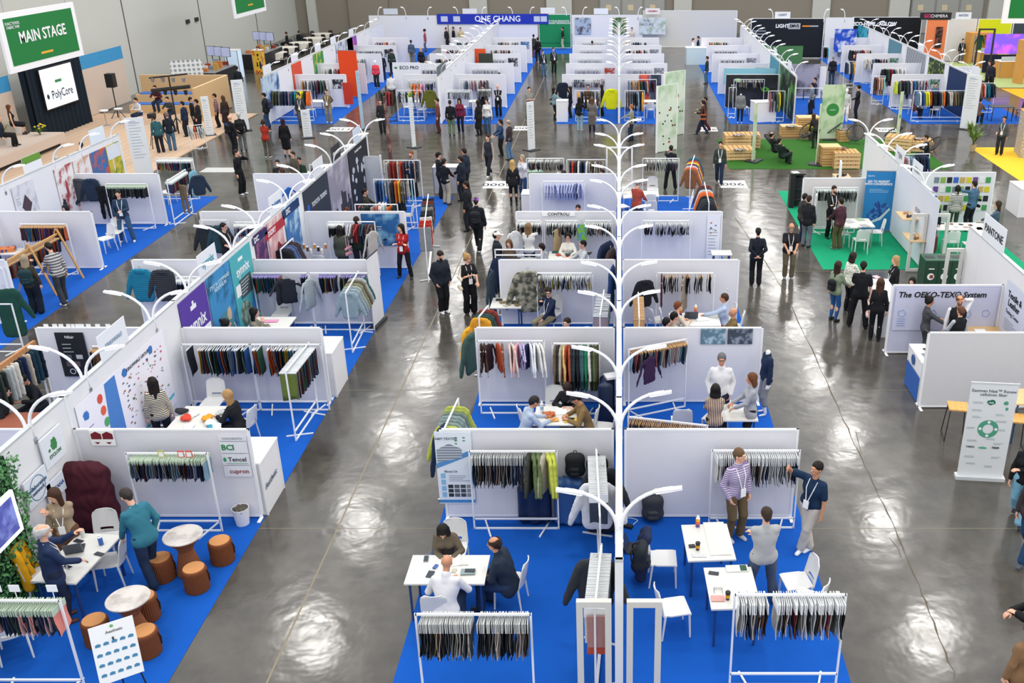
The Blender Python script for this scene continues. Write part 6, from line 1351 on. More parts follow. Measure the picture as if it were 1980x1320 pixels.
# display shelves at the right spine
for i,(px,py,z)in enumerate(((1781,418,1.35),(1773,460,.95))):
    x,y=at(px,py,z);s_=tag(MB().box(-.25,-.45,0,.25,.45,.03).build('wall_shelf',mat('#d8b88c',.6,'wood',scale=4),None,(SR-.32,y,z)),'%s pale wooden shelf on the right spine'%('upper','lower')[i],'shelf')
    for k in range(2):
        v,f=Solid().cap((-.1,0,.04),(.06,0,.045),.035,.03,.02).cap((-.1,0,.05),(-.1,0,.1),.03,None,.03).mesh(.012);tag(put('shoe_model',new_mesh('shoe',v,f,[mat(('#2a3f5a','#c8a890','#8a6a50','#e0e0de')[k+2*i],.5)],None,True),None,(SR-.3,y-.2+.4*k,z+.025),.6),'%s shoe on the %s wooden shelf of the right spine'%(('navy','beige','brown','white')[k+2*i],('upper','lower')[i]),'shoe')
for i,(px,lab,dk)in enumerate(((1805,'nearest','#2c5a3c'),(1829,'middle','#34683c'),(1855,'farthest','#284a34'))):
    x=8.82+.38*i;y=26.1;r=thing('recycling_bin','dark green recycling bin, %s of three in a row'%('left','middle','right')[i],'bin',(x,y,.0065),0)
    MB().box(-.185,-.3,0,.185,.3,1.05).build('cabinet',mat('#1e4230',.5),r);MB().box(-.188,-.31,1.05,.188,.31,1.1).build('lid',mat('#24503a',.45),r);MB().box(-.14,-.12,1.1,.14,.12,1.104).build('opening',BLACK,r)
    MB().lathe([(.1,0),(.1,.004)],22).build('round_label',PAPER,r,(0,-.31,.62)).rotation_euler=(PI/2,0,0);inlay(r,0,.85,.16,.03,PAPER,y=-.312,name='text_strip');inlay(r,.02,.62,.1,.1,mat(['#8a4a3c','#3a7a4c','#a05a50'][i],.6),y=-.317,name='pictogram')
partition(6.6,21.93,9.3,21.93,'white printed partition with a black heading and blue diagrams',col=mat('#c9cbe2',.8,'cloth',amt=.04))
p=on_wall('wall_print','heading in bold italic black letters on the printed partition','sign',7.95,21.89,1.2,2.5,1.1,0,mat('#c9cbe2',.7,amt=.04));text('The OEKO-TEX® System',.2,mat('#14161a',.5),p,(-.12,-.02,.38),bold=.005,shear=.15)
for x,z in((-1.05,-.1),(.55,-.12),(1.0,-.1),(-.3,-.1)):
    b=MB().mat(mat('#5a8ac8',.6));
    for k in range(5):b.bar((x+.1*math.cos(k*1.256),-.017,z+.1*math.sin(k*1.256)),(x+.1*math.cos((k+1)*1.256),-.017,z+.1*math.sin((k+1)*1.256)),.012,.004)
    b.build('line_drawing',None,p)
b=MB();[b.bar((-1.15,-.017,-.42+.06*k),(-.95,-.017,-.42+.06*k),.012,.004)for k in range(4)];b.build('line_drawing',mat('#5a8ac8',.6),p)
partition(6.62,19.03,9.6,19.03,'plain light partition in front of the booth with the three vested people',col=mat('#cfcfd2',.85,'cloth',amt=.05))
c_=counter(6.9,19.75,.5,1.05,0,'white and blue counter with a monitor beside the plain partition',h=1.0);MB().box(-.256,-.50,.02,-.25,.50,.62).build('blue_panel',mat('#1c5cb0',.5),c_);o=MB().lathe([(.12,0),(.12,.004)],20).build('round_logo',mat('#2a5a9c',.5),c_,(-.252,.1,.8));o.rotation_euler=(0,-PI/2,0)
mo=thing('monitor','black desktop monitor on the white and blue counter','monitor',(7.0,19.9,1.0),R(-70));MB().box(-.24,-.02,.1,.24,.02,.42).build('screen',BLACK,mo);MB().box(-.02,-.02,0,.02,.02,.12).build('neck',BLACK,mo);MB().box(-.12,-.09,0,.12,.09,.015).build('foot',BLACK,mo)
slab('keyboard','grey keyboard on the white and blue counter','keyboard',6.85,19.55,1.0,.14,.34,.015,5,mat('#8a8c90',.5))
table(*at(1905,640,.75),.9,.6,0,'pale wooden table behind the plain partition',top='#dcb880');x,y=at(1895,639,.76);slab('notebook','open notebook on the pale wooden table','notebook',x,y,tz,.26,.18,.01,0,PAPER)
c_=counter(6.95,23.75,.6,1.7,0,'reception counter with leaflets where a woman in black stands',h=1.0)
for px,py,c,lb in((1682,540,'#f0e8e8','white leaflet on the reception counter'),(1695,536,'#f0b8bc','pink leaflet on the reception counter'),(1690,546,'#e8d8d0','cream leaflet on the reception counter')):x,y=at(px,py,1.0);slab('leaflet',lb,'leaflet',x,y,1.01,.16,.22,.006,20,mat(c,.6))
ru=rollup(*at(1893,925),.86,2.05,-6,'white roll up banner about a cellulosic fibre with a green ring',mat('#dcdfe0',.6,amt=.04),base=mat('#cfd2d4',.4))
bs=[c for c in ru.children if c.name.startswith('banner_sheet')][0];text('Eastman Naia™ Renew\ncellulosic fiber',.085,mat('#4a5a5a',.5),bs,(0,-.012,1.86));blob(bs,-.02,1.66,.17,.13,mat('#1f6a50',.5),y=-.011,seed=5);text('naia',.06,WHITE,bs,(-.02,-.014,1.66))
disc(bs,0,1.1,.10,.19,mat('#4fa080',.5),y=-.012);text('YARN',.06,mat('#2a4a44',.5),bs,(-.27,-.012,.7),bold=.001);text('FIBER',.06,mat('#2a4a44',.5),bs,(.2,-.012,.7),bold=.001);blob(bs,-.04,.69,.18,.06,mat('#6ab08a',.5),y=-.011);blob(bs,.25,1.66,.1,.1,mat('#4fa080',.5),y=-.011,seed=3);blob(bs,.28,1.54,.06,.08,mat('#4fa080',.5),y=-.011,seed=6)
for k in range(4):o=MB().lathe([(.028,0),(.028,.002)],14).build('white_dot',WHITE,bs,(.145*math.cos(k*PI/2),-.013,1.1+.145*math.sin(k*PI/2)));o.rotation_euler=(PI/2,0,0)
for x,z in((-.25,1.66),(-.25,1.5),(.2,1.42),(-.22,1.36),(.22,1.28),(-.3,1.12),(.3,1.1),(.1,.9),(-.25,.85),(.25,.8),(-.25,.5),(.25,.5),(-.2,.35),(.15,.3)):lines(bs,x,z,.2,2,mat('#9aa8a8',.6),dz=.025,h=.008,y=-.011)
def bar_stool(px,py,label):
    x,y=at(px,py,.72);r=thing('bar_stool',label,'stool',(x,y,0),R(-10));MB().box(-.2,-.2,.7,.2,.2,.73).build('seat',mat('#e0a85c',.5,'wood',scale=3),r)
    b=MB()
    for e in(-1,1):b.tube([(e*.17,.17,.7),(e*.22,.24,.01),(e*.22,-.24,.01),(e*.17,-.17,.7)],.011,6)
    b.build('wire_legs',BLACK,r)
bar_stool(1853,785,'wooden bar stool with black wire legs left of the fibre banner');bar_stool(1968,808,'wooden bar stool with black wire legs right of the fibre banner')
table(*at(1985,770,.9),.7,.7,0,'pale wooden high table at the right edge',h=.95,top='#e0b880');carpet(8.8,9.0,11,13.6,'corner of blue carpet at the right edge');partition(8.75,13.55,10.2,13.55,'white partition end at the right edge',col=PANEL_W)
# booths behind the right spine
partition(9.45,33.1,13.1,33.1,'white partition with rows of colour cards behind the right spine')
for j in range(4):
    for i in range(9):
        tag(MB().box(-.085,-.02,-.1,.085,-.0,.1).build('colour_card',mat(['#7a8a94','#d8c830','#8ab04c','#6a4a94','#2a2c34','#e8e8e4','#3a6ac0','#4a9a5a','#c8a860'][(i*2+j*3)%9],.6),None,(xat(1812+i*12.5,33,1.5),33.08,1.55-j*.33)),'colour card on the partition behind the right spine','card','colour cards on the partition behind the right spine')
for px,py,w2,lb in((1850,437,1.5,'white table of samples behind the right spine'),(1900,446,.7,'small white table beside the sample table')):table(*at(px,py,.75),w2,.8,0,lb,leg='#d0d2d6')
for i in range(8):
    x,y=at(1822+i*9,432+(i*5)%9,tz);slab('sample_card','small sample card on the table behind the right spine','card',x,y,tz+.002*i,.14,.1,.006,i*37,mat(['#2a2c30','#c8a890','#8a5a4a','#e8e8e4'][i%4],.6),'sample cards on the table behind the right spine')
for px,py,fc,lb in((1838,465,0,'left white chair in front of the sample table behind the right spine'),(1876,470,0,'right white chair in front of the sample table behind the right spine'),(1898,435,90,'white chair beside the woman in denim')):chair(*at(px,py,.45),fc,lb)
suitcase(*at(1795,490),10,'dark red suitcase behind the display frames','#6a2a24',.45,.6,.26)
c_=counter(11.6,24.5,1.4,.6,-5,'white counter with a violet cup behind the name board',h=1.0);x,y=at(1918,440,1.0);bottle(11.3,24.5,1.0,'violet cup on the white counter behind the name board',('#8a6ab0','#8a6ab0'),.2);slab('card_box','box of black cards on the white counter behind the name board','box',11.9,24.45,1.0,.4,.25,.06,0,mat('#3a3c40',.6,'stripez',col2='#c8ccd0',scale=14))
c_=counter(*at(1985,360,1.0),.8,1.2,0,'white counter at the right edge on green carpet',h=1.05)
# shoe shelf and rack near the lounge
c_=counter(8.35,34.4,.6,3.2,0,'long pale wooden shelf of shoes along the right spine',h=1.05,top=mat('#d8b484',.6,'wood',scale=4),body=mat('#e0dcd8',.7));rr=random.Random(2)
for i in range(12):
    v,f=Solid().cap((-.1,0,.04),(.07,0,.045),.04,.034,.02).cap((-.1,0,.05),(-.1,0,.1),.035,None,.03).mesh(.014)if i==0 else(v,f)
    tag(put('shoe',new_mesh('shoe',v,f,[mat(['#2a2a2e','#6a6c70','#8a5a4a','#dcdad6','#3a4a5a','#1c1c20'][i%6],.5)],None,True),None,(8.2+.25*(i%2),33.0+.24*i,1.05),.5+.3*rr.random()),'%s %s shoe on the long wooden shelf'%(ORD[i],['black','grey','brown','white','slate','dark'][i%6]),'shoe')
hang1('coat','#e4e0d6',7.9,32.9,1.5,30,'cream, at the near end of the shoe shelf',1.0);hang1('jacket','#1c1e22',8.15,32.75,1.5,20,'black, at the near end of the shoe shelf',1.0)
fr=thing('display_stand','white open upright frame in front of the shoe shelf','frame',(7.75,33.4,.0065),R(80));MB().box(-.3,-.03,0,-.24,.03,2.1).build('upright',FRAME,fr);MB().box(.24,-.03,0,.3,.03,2.1).build('upright',FRAME,fr);MB().box(-.24,-.03,2.04,.24,.03,2.1).build('head_bar',FRAME,fr)
Rz=rackp((1735,298),(1798,297),'white rack of navy clothes behind the right spine near the lounge',h=1.6);clothes(Rz,[('coat',c)for c in('#26324a','#a04a3c','#c8ccd4','#8a9ab0','#5a6a80','#26324a','#1c2434','#22304e','#2a3a5a')],'on the rack behind the right spine near the lounge',.05,.95,.2)
# ------------------------------------------------------------ pallet lounge
PW=mat('#cfa56c',.75,'wood',scale=4,amt=.2);PW2=mat('#e0bf8c',.7,'wood',scale=3)
def pallet_stack(px,py,n,label,wx=1.1,wy=.9,rz=0,z0=.01,per=.14,crate=False):
    x,y=at(px,py,0)
    for k in range(n):
        r=thing('wooden_pallet' if not crate else 'wooden_crate','%s %s'%(('lowest' if k==0 else 'topmost' if k==n-1 else['','second','third','fourth'][k]),label)if n>1 else label,'pallet' if not crate else 'crate',(x,y,z0+k*per),R(rz))
        if crate:
            for j in range(4):
                z=j*per/4
                for a in((-wx/2,-wy/2,wx/2,-wy/2+.02),(-wx/2,wy/2-.02,wx/2,wy/2),(-wx/2,-wy/2,-wx/2+.02,wy/2),(wx/2-.02,-wy/2,wx/2,wy/2)):MB().box(a[0],a[1],z,a[2],a[3],z+per/4-.02).build('slat',PW,r)
            MB().box(-wx/2+.03,-wy/2+.03,0,wx/2-.03,wy/2-.03,.03).build('bottom_board',PW,r);MB().box(-wx/2,-wy/2,per-.02,wx/2,wy/2,per-.002).build('top_board',PW2,r)
            continue
        for j in range(6):u=-wx/2+j*wx/6;MB().box(u,-wy/2,per-.03,u+wx/6-.035,wy/2,per-.004).build('top_slat',PW,r)
        for v_ in(-wy/2,-.04,wy/2-.08):MB().box(-wx/2,v_,.018,wx/2,v_+.08,per-.032).build('stringer',PW2,r)
        for u in(-wx/2,wx/2-.1):MB().box(u,-wy/2,0,u+.1,wy/2,.016).build('bottom_slat',PW,r)
pallet_stack(1428,305,3,'pallet of the front left stack of the lounge',1.3,1.1,4,per=.15);pallet_stack(1424,290,5,'pallet of the taller left stack of the lounge',1.2,.9,2,per=.15);pallet_stack(1450,283,4,'pallet of the stack with cards in the lounge',.9,.9,-3,per=.15)
pallet_stack(1602,318,2,'big slatted crate at the front right of the lounge',.85,.75,3,per=.42,crate=True);pallet_stack(1633,322,4,'pallet of the front right pile of the lounge',1.1,.9,0,per=.17)
pallet_stack(1528,262,1,'low crate at the back of the lounge',1.0,.7,3,per=.5,crate=True);pallet_stack(1560,258,2,'tall crate at the back of the lounge',1.1,.8,2,per=.42,crate=True);pallet_stack(1628,272,1,'small crate beside the wicker chair of the lounge',.5,.5,10,per=.5,crate=True)
pallet_stack(1738,290,4,'pallet of the pile under the shoe stand, right of the lounge',1.2,1.0,-25,per=.16);pallet_stack(1775,290,3,'pallet of the pile with papers, right of the lounge',1.2,1.0,-8,per=.16)
for px,py,z,lb in((1428,262,.78,'white papers on the taller left pallet stack'),(1455,262,.63,'cards on the pallet stack with cards'),(1430,290,.48,'magazines on the front left pallet stack'),(1530,245,.52,'white sheet on the low crate of the lounge'),(1625,287,.74,'orange and dark goods on the front right pallet pile'),(1628,272,-.52,'books on the small crate of the lounge'),(1775,290,-.5,'papers on the pallet pile right of the lounge')):
    x,y=at(px,py,max(z,0));z=abs(z);slab('magazine',lb,'magazine',x,y,z+.02,.5,.35,.02,10,mat('#e8e4e0' if 'orange' not in lb else '#c8603c',.6,'camo',col2='#5a4a44',scale=12))
b=mat('#22262a',.5)
for i,(px,py,fc,lb)in enumerate(((1496,292,-60,'black wicker lounge chair holding a reclining visitor at the left'),(1515,312,-50,'black wicker lounge chair nearest the camera on the grass'),(1556,272,120,'empty black wicker lounge chair at the back of the lounge'),(1607,268,60,'empty black wicker lounge chair left of the small crate'),(1652,278,160,'empty black wicker lounge chair behind the pallet pile'),(1722,275,30,'black wicker lounge chair beside the right pallet pile'),(1797,300,100,'black wicker lounge chair under the man writing'))):
    x,y=at(px,py);r=thing('wicker_chair',lb,'chair',(x,y,.01),R(fc));mb=MB();ring=[(.42*math.cos(q),-.12+.38*math.sin(q)*.9,.5-.30*math.sin(q))for q in np.linspace(0,2*PI,21)]
    mb.tube(ring,.026,6);mb.build('rim',b,r);mb=MB();
    for k in range(20):p_=Vector(ring[k]);c_=Vector((0,0,.26));mb.tube([p_,p_*.55+c_*.45+Vector((0,0,-.10)),c_],.013,4)
    mb.build('woven_seat',b,r)
    for u,v_ in((-.25,.3),(.25,.3),(0,-.35)):MB().tube([(u*.3,v_*.3,.26),(u,v_,0)],.011,6).build('leg',b,r)
def sail(px,py,wdt,h,label,m,tilt=0,rz=0,mark=True):
    x,y=at(px,py);r=thing('standing_banner',label,'banner',(x,y,.01),R(rz));MB().box(-wdt/2,-.02,.05,wdt/2,.02,h).build('fabric_face',m,r);MB().prism([(-.42,-.3),(.42,-.3),(.3,.3),(-.3,.3)],0,.05).build('base_plate',DARK,r)
    if mark:o=MB().lathe([(.3*min(1,wdt),0),(.3*min(1,wdt),.004)],28).build('round_mark',mat('#2f8a3c',.5),r,(0,-.022,h*.55));o.rotation_euler=(PI/2,0,0);text('sustain',.1*min(1,wdt),WHITE,r,(0,-.03,h*.55))
    return r
SG=mat('#c4d4b4',.7,'marble',col2='#8ab07a',scale=1.2)
sail(1456,312,.30,2.55,'narrow green banner in front of the pallet stacks',SG,rz=60,mark=False);sail(1605,270,1.05,2.6,'wide green banner with a round dark green mark',SG);sail(1578,318,.26,2.6,'narrow side of the green lounge banner with an oval mark',SG,rz=70);sail(1733,282,.28,2.5,'narrow pale green banner right of the lounge',SG,rz=50)
plant(*at(1880,292),0,'large potted grass plant near the yellow mat',70,1.0,.5,'#5a7a3a','#b8a888',seed=4,w_=.03);plant(at(1880,292)[0],at(1880,292)[1]+.5,.55,'upper tuft of the tall plant near the yellow mat',60,.9,.5,'#6a7a44',seed=5,w_=.03);plant(*at(1568,272),0,'small flowering plant beside the wicker chair',40,.5,.3,'#4a7a2c','#4a4a44',seed=6,flowers=['#e8c030','#d8b020'])
# ------------------------------------------------------------ directory boards and floor signs in the cross aisle
def board(px,py,wdt,h,rz,label,m=None,base=True):
    x,y=at(px,py);r=thing('directory_board',label,'sign',(x,y,0),R(rz));MB().box(-wdt/2,-.03,.04,wdt/2,.03,h).build('panel',m or mat('#dfe3e6',.6,amt=.05),r)
    if base:MB().prism([(-wdt/2-.1,-.28),(wdt/2+.1,-.28),(wdt/2+.1,.28),(-wdt/2-.1,.28)],0,.04).build('base_plate',DARK,r)
    lines(r,0,h-.3,wdt*.7,12,mat('#8a949c',.7),dz=.12,y=-.032);lines(r,0,h-.15,wdt*.6,2,mat('#3a6a9a',.7),dz=.06,y=-.033,name='heading_print');return r
board(281,345,.7,2.5,25,'tall white directory board beside the stage photographs');board(472,252,.55,2.5,25,'tall white directory board behind the seating steps');board(596,266,.42,1.35,20,'small white floor board near the woman in black dress');board(801,285,.22,2.3,60,'narrow white directory board with a wide dark foot');board(1028,290,.42,2.2,50,'narrow directory board with coloured marks at the centre left')
board(702,250,.2,2.9,70,'very slim pale blue board left of the far booths',mat('#a8c8dc',.6));board(758,335,.2,3.2,75,'very slim dark red board rising behind the left block',mat('#5a3a38',.6,'marble',col2='#a08078',scale=2));board(1870,250,.75,2.7,-35,'slanting white directory board at the far right booths');board(407,262,.35,1.9,30,'white board in front of the wooden seating steps')
gp=mat('#d4e0d0',.6,'marble',col2='#9fc09a',scale=.8)
for i,(px,py,w2,h2)in enumerate(((1288,292,1.15,3.0),(1302,262,1.25,3.1))):
    x,y=at(px,py);r=thing('tall_banner',('front','rear')[i]+' panel of the tall green and white banner with black pictograms','banner',(x,y,0),R(38));MB().box(-w2/2,-.03,.03,w2/2,.03,h2).build('panel',gp,r);MB().box(-w2/2-.04,-.04,0,-w2/2,.04,h2).build('edge_post',WHITE,r);MB().box(w2/2,-.04,0,w2/2+.04,.04,h2).build('edge_post',WHITE,r);rr=random.Random(3)
    for k in range(16):blob(r,rr.uniform(-w2/2+.1,w2/2-.1),rr.uniform(.3,2.1),.1,.1,mat(['#26302c','#3a4a44','#c04a3a','#3a3c40'][k%4],.6),y=-.033,seed=k)
def floor_sign(pts,tx,label,grp=None,sz=.5,c='#f2f2f2'):
    P_=[at(*q)for q in pts];cx=sum(q[0]for q in P_)/4;cy=sum(q[1]for q in P_)/4;x0=min(q[0]for q in P_);x1=max(q[0]for q in P_);y0=min(q[1]for q in P_);y1=max(q[1]for q in P_)
    r=tag(MB().box(-(x1-x0)/2,-(y1-y0)/2,0,(x1-x0)/2,(y1-y0)/2,.003).build('floor_sign',mat(c,.4),None,(cx,cy,.0005)),label,'sign',grp)
    if tx:text(tx,sz,BLACK,r,(0,0,.005),rot=(0,0,PI),bold=.008)
floor_sign(((940,350),(985,350),(985,364),(938,364)),'1000','white floor sign numbered 1000 near the aisle by the counter',sz=.62);floor_sign(((1394,349),(1440,349),(1440,363),(1394,363)),'900','white floor sign numbered 900 in the right aisle',sz=.62)
floor_sign(((640,246),(675,246),(675,254),(640,254)),'1100','white floor sign numbered 1100 at the far left aisle',sz=.6);floor_sign(((996,244),(1022,244),(1022,252),(994,252)),'1000','far white floor sign in the aisle left of the middle',sz=.6);floor_sign(((1354,246),(1385,246),(1385,254),(1354,254)),'900','far white floor sign in the aisle right of the middle',sz=.6);floor_sign(((1700,247),(1730,247),(1730,255),(1700,255)),'800','far white floor sign at the far right aisle',sz=.6);floor_sign(((400,324),(452,324),(452,333),(398,333)),'','plain grey floor sticker in the left cross aisle',c='#c8cac8')
# ------------------------------------------------------------ everybody
def p(px,py,face,label,top='#22262e',legs='#20232b',**k):return person(px,py,face,label,top=top,legs=legs,**k)
def q(px,py,face,label,top='#22262e',legs='#20232b',**k):return person(px,py,face,label,top=top,legs=legs,pix='head',**k)
S6=dict(sit=.45)
q(857,1008,180,'person with long black hair in a brown blazer leaning over the meeting table','#6a6050',h=1.66,fem=True,hair='bob',hc='#17120f',L=(.16,.42,.79),Rr=(.02,.44,.79),lean=.3,style='suit',look=(0,-35),collar=1,**S6)
q(861,1080,-5,'bald person in a white shirt seated with back to the camera','#e6e6ea','#2a3a54',hair='bald',skin='m',L=(.16,.36,.79),Rr='table',lean=.32,look=(0,-20),wide=1.1,collar=1,**S6)
q(958,1042,78,'person in a dark hooded raincoat seated at the meeting table','#232f40','#24395c',hair='bald_rim',hc='#3a2a20',skin='m',style='jacket',L='lap',Rr='lap',lean=.28,wide=1.12,**S6)
p(1419,1040,-150,'person in a striped lilac shirt and khaki trousers with a badge','#c4bccf','#6e5c40',h=1.8,topkind='stripe',top2='#7a6a94',tscale=9,hair='short',hc='#6a5038',L='pocket',Rr='pocket',shoe='#c8cacc',lanyard=True,belt='#4a2a1c',look=(20,0),wide=1.06,collar=1)
p(1470,1166,8,'person in a light grey sweater standing with back to the camera','#b4b5b6','#48566a',h=1.78,hc='#3a2c22',L='cross',Rr='cross',pose='wide',shoe='#3a3c40',wide=1.1)
p(1560,1064,135,'person in a navy polo leaning one hand on the rack, pale trousers','#16304e','#cfc8bc',h=1.78,sleeve='short',Rr=(.26,.36,1.66),L='down',pose='cross',shoe='#eceef0',lanyard=True,belt='#2a2420',hc='#1f1612',look=(-10,5),side=-.08,skin='m')
q(247,944,62,'person in a teal shirt leaning over the table by the leaf wall','#35798c','#22324e',h=1.8,hc='#3a3430',lean=.22,L='low',Rr='pocket',shoe='#2a2c30',lanyard=True,wide=1.08,pose='step',look=(0,-25))
q(105,942,-165,'person in a beige sweater with one hand on the shoulder','#a8947c','#6a4a34',h=1.66,fem=True,hair='long',hc='#4a3020',L=(-.14,.14,1.36),Rr='down',leg='skirt',lanyard=True,look=(-25,-15),shoe='#ececec')
q(76,1016,-48,'white haired bearded person in a navy jacket raising a hand','#27375a','#1f2840',h=1.76,hair='bald_rim',hc='#dcdad6',beard=True,L=(.1,.42,1.38),Rr='tab',style='suit',wide=1.12,shoe='#5a3424',lanyard=True)
q(1998,1205,20,'person with curly ginger hair in a tan coat at the lower right corner','#8a6a4c','#3a3430',h=1.68,fem=True,hair='curly',hc='#8a4a20',style='coat')
q(2028,1120,75,'person in a black leather jacket holding a yellow edged phone at the right edge','#1c1d21','#22252c',h=1.72,style='jacket',L='phone',Rr='tab')
p(1966,1005,150,'person in a black sweater with wide pale blue trousers at the right edge','#15171c','#7fb4cc',h=1.68,fem=True,leg='wide',hair='long',L='cross',Rr='down',pose='walk',shoe='#17181b')
p(1982,1080,130,'person in dark jacket and blue jeans walking at the right edge','#3a3236','#24466e',h=1.78,pose='walk',style='jacket',shoe='#3c4a58')
q(1027,768,-68,'person in a pale blue shirt seated and reaching over the food table','#b9c8de','#2a3040',skin='m',hc='#2c2824',L=(.1,.5,.79),Rr=(.12,.52,.79),lean=.3,look=(0,-20),collar=1,**S6)
q(1097,737,180,'person in a black jacket with an orange lanyard writing at the food table','#1f2024',h=1.64,fem=True,hair='pony',hc='#2a1c16',glasses=True,L='table',Rr='table',lean=.35,look=(0,-35),scarf=None,**S6)
q(1120,760,100,'person in a tan shirt and dark cap seated at the food table','#8a7048','#3a3a34',hat=('cap','#2c2e30'),skin='m',L='table',Rr='table',lean=.25,wide=1.1,look=(0,-25),**S6)
q(1396,683,175,'grey haired person in a white shirt with dark glasses, second row right','#e8e8ea','#24304c',h=1.82,hair='short',hc='#6a6a6c',skin='m',glasses=True,L='pocket',Rr='pocket',wide=1.04,collar=1,belt='#22242a')
q(1384,744,-5,'person with a black bob in a brown and cream striped blouse','#d8c4ac','#1c1e24',h=1.62,fem=True,hair='bob',hc='#15110f',topkind='stripez',top2='#5a3c38',tscale=9,L='tab',Rr='give',skin='d')
q(1456,722,92,'person in a light grey blazer holding papers beside the striped blouse','#a8aab0','#1e2026',h=1.68,fem=True,hair='bob',hc='#6a4226',style='suit',L='tab',Rr='tab',skin='m',collar=1)
q(1061,556,140,'person in a navy sweater and khaki trousers turned sideways on a chair','#1b2744','#8a8168',glasses=True,L='knee',Rr=(.2,.1,.95),lanyard=True,look=(40,-10),**S6)
q(1097,616,150,'dark haired person whose head shows above the second left partition','#2a2c30',**S6)
q(1310,585,-60,'ginger haired person in a cream top at the third row table','#d8ccbc',hair='short',hc='#7a4526',L='table',Rr='table',lean=.2,**S6)
q(1303,605,-75,'black haired person in a light top at the third row table','#b8a898',L='table',Rr='table',hc='#14100e',**S6)
q(1288,616,-60,'black haired person in dark clothes nearest the second right partition','#3a3c40',hc='#14100e',**S6)
q(1402,569,78,'person in a light blue shirt and red trousers reaching over the third row table','#b4c4de','#b8442c',hc='#4a3426',L=(.1,.52,.79),Rr='knee',collar=1,lanyard=True,skin='m',wide=1.08,**S6)
q(1420,597,88,'bald person in an olive brown shirt at the third row table','#7a643c','#b8442c',hair='bald',skin='m',L='table',Rr='lap',wide=1.12,**S6)
q(1021,432,-15,'person with light brown hair in a white sweater handling samples','#e8e8e4',h=1.66,fem=True,hair='long',hc='#8a6a48',L='tab',Rr='rack',fine=1)
q(1098,452,180,'person in a white top with black hair tied back at the crowded table','#e8e4da',fem=True,hair='bun',hc='#15110f',L='table',Rr='table',glasses=True,h=1.7,**S6)
q(1128,466,110,'short haired person in a grey and black top at the crowded table','#c8ccd0',hc='#15110f',L='table',Rr='table',**S6)
q(959,448,-80,'person in a white cap and dark jacket behind the tall double rail rack','#1f252e',hat=('cap','#e8e4dc'),style='jacket',h=1.76)
q(984,463,170,'person with brown hair behind the double rail rack','#5a4a3c',fem=True,hair='bob',hc='#6a4a30',h=1.6)
q(1048,472,60,'person in a grey jacket seated beside the crowded table','#a8acb0',style='jacket',**S6)
q(1232,348,-35,'bald person in a coral sweater looking at a phone','#b8503e','#3a4456',h=1.78,hair='bald_rim',hc='#8a8480',L='phone',Rr='tab',look=(0,-30),wide=1.05)
q(1118,397,170,'person with cropped hair seated behind the fourth left partition','#3a3c40',skin='m',**S6)
q(1085,319,-30,'person in a white shirt seated behind the fifth left partition','#ececee',skin='m',**S6)
q(1090,331,160,'dark haired person beside the white shirt behind the fifth left partition','#26282c',fem=True,hair='bob',**S6)
q(1146,322,170,'black haired person right of centre behind the fifth left partition','#8a5a5c',fem=True,hair='bun',**S6)
q(1165,329,150,'person in a patterned scarf nearest the spine behind the fifth left partition','#6a6458',skin='m',**S6)
p(1296,366,5,'person in black behind the far right end rack of the central block','#1c1e24','#17191f',h=1.75,L='rack',pose='wide')
g=p(858,604,-140,'person in a dark puffer jacket and white sneakers in the left aisle','#1d2430','#14161b',h=1.8,style='puffer',L='pocket',Rr='pocket',shoe='#e8eaee',pose='close',look=(0,-20),beard=True,collar=1,wide=1.05)
g=p(910,606,-150,'blonde person in black with glasses and a cream tote in the left aisle','#15161a','#111216',h=1.72,fem=True,hair='bun',hc='#b08a58',glasses=True,sleeve='short',leg='wide',L='tab',Rr=(.02,.24,1.2),lanyard=True,look=(30,0));tote(g,'cream cloth tote on the shoulder of the blonde person in black','#e0d4b8',1)
p(785,537,172,'person in a red cardigan with folded arms at the carpet edge','#a8211f','#15161c',h=1.68,fem=True,hair='long',hc='#15110f',L='cross',Rr='cross',lanyard=True,pose='wide',shoe='#22242a',look=(-25,0))
g=p(926,486,-5,'person in a purple cap and black jacket walking away in the left aisle','#15191f','#17191e',h=1.78,style='jacket',hat=('cap','#9a4ac0'),pose='walk',shoe='#ececec',hc='#2a1c16');worn_pack(g,'black backpack worn under the purple cap','#1b1d22')
p(908,446,80,'person in a black shirt just ahead of the purple cap','#1b1d22',h=1.74,style='jacket',skin='m')
p(864,395,-30,'person in a black jacket and beige trousers at the aisle counter','#171c24','#b4aa98',h=1.74,L='cup',Rr='tab',shoe='#17181c');p(853,383,-60,'person with black cap on the left of the aisle counter group','#1a1f28',h=1.78,hat=('cap','#1a1c20'),L='tab',Rr='tab')
p(896,388,75,'person in navy on the near right of the aisle counter group','#18202e',h=1.72,Rr='tab',style='jacket');p(903,375,60,'tall person in dark jacket on the far right of the aisle counter','#1f2a3c',h=1.8,style='jacket',skin='m')
p(947,341,160,'person in a dark vest walking toward the camera in the left aisle','#2b3038','#1c212b',h=1.74,style='vest',inner='#a89a94',pose='walk',shoe='#e4e4e0');p(971,302,120,'person in a blue top holding a white card','#24446c','#1a1c22',h=1.66,fem=True,hair='pony',L='tab',Rr='tab');p(987,309,70,'balding person in a dark maroon jacket beside the blue top','#3a2f34','#5a7a9c',h=1.76,hair='bald_rim',hc='#9a9488')
g=p(994,396,8,'person with long blond hair and a black handbag, seen from behind','#1b1d22','#15161a',h=1.7,fem=True,hair='long',hc='#c8a468',leg='slim',style='suit');tote(g,'black handbag at the side of the long blond hair','#1c1e22',1,.34);p(1013,383,160,'grey haired person in a blue floral blouse','#5a6a9a','#2f4f80',h=1.68,fem=True,hair='bob',hc='#a89a84',topkind='camo',top2='#e8e8ec',tscale=24,L='chin')
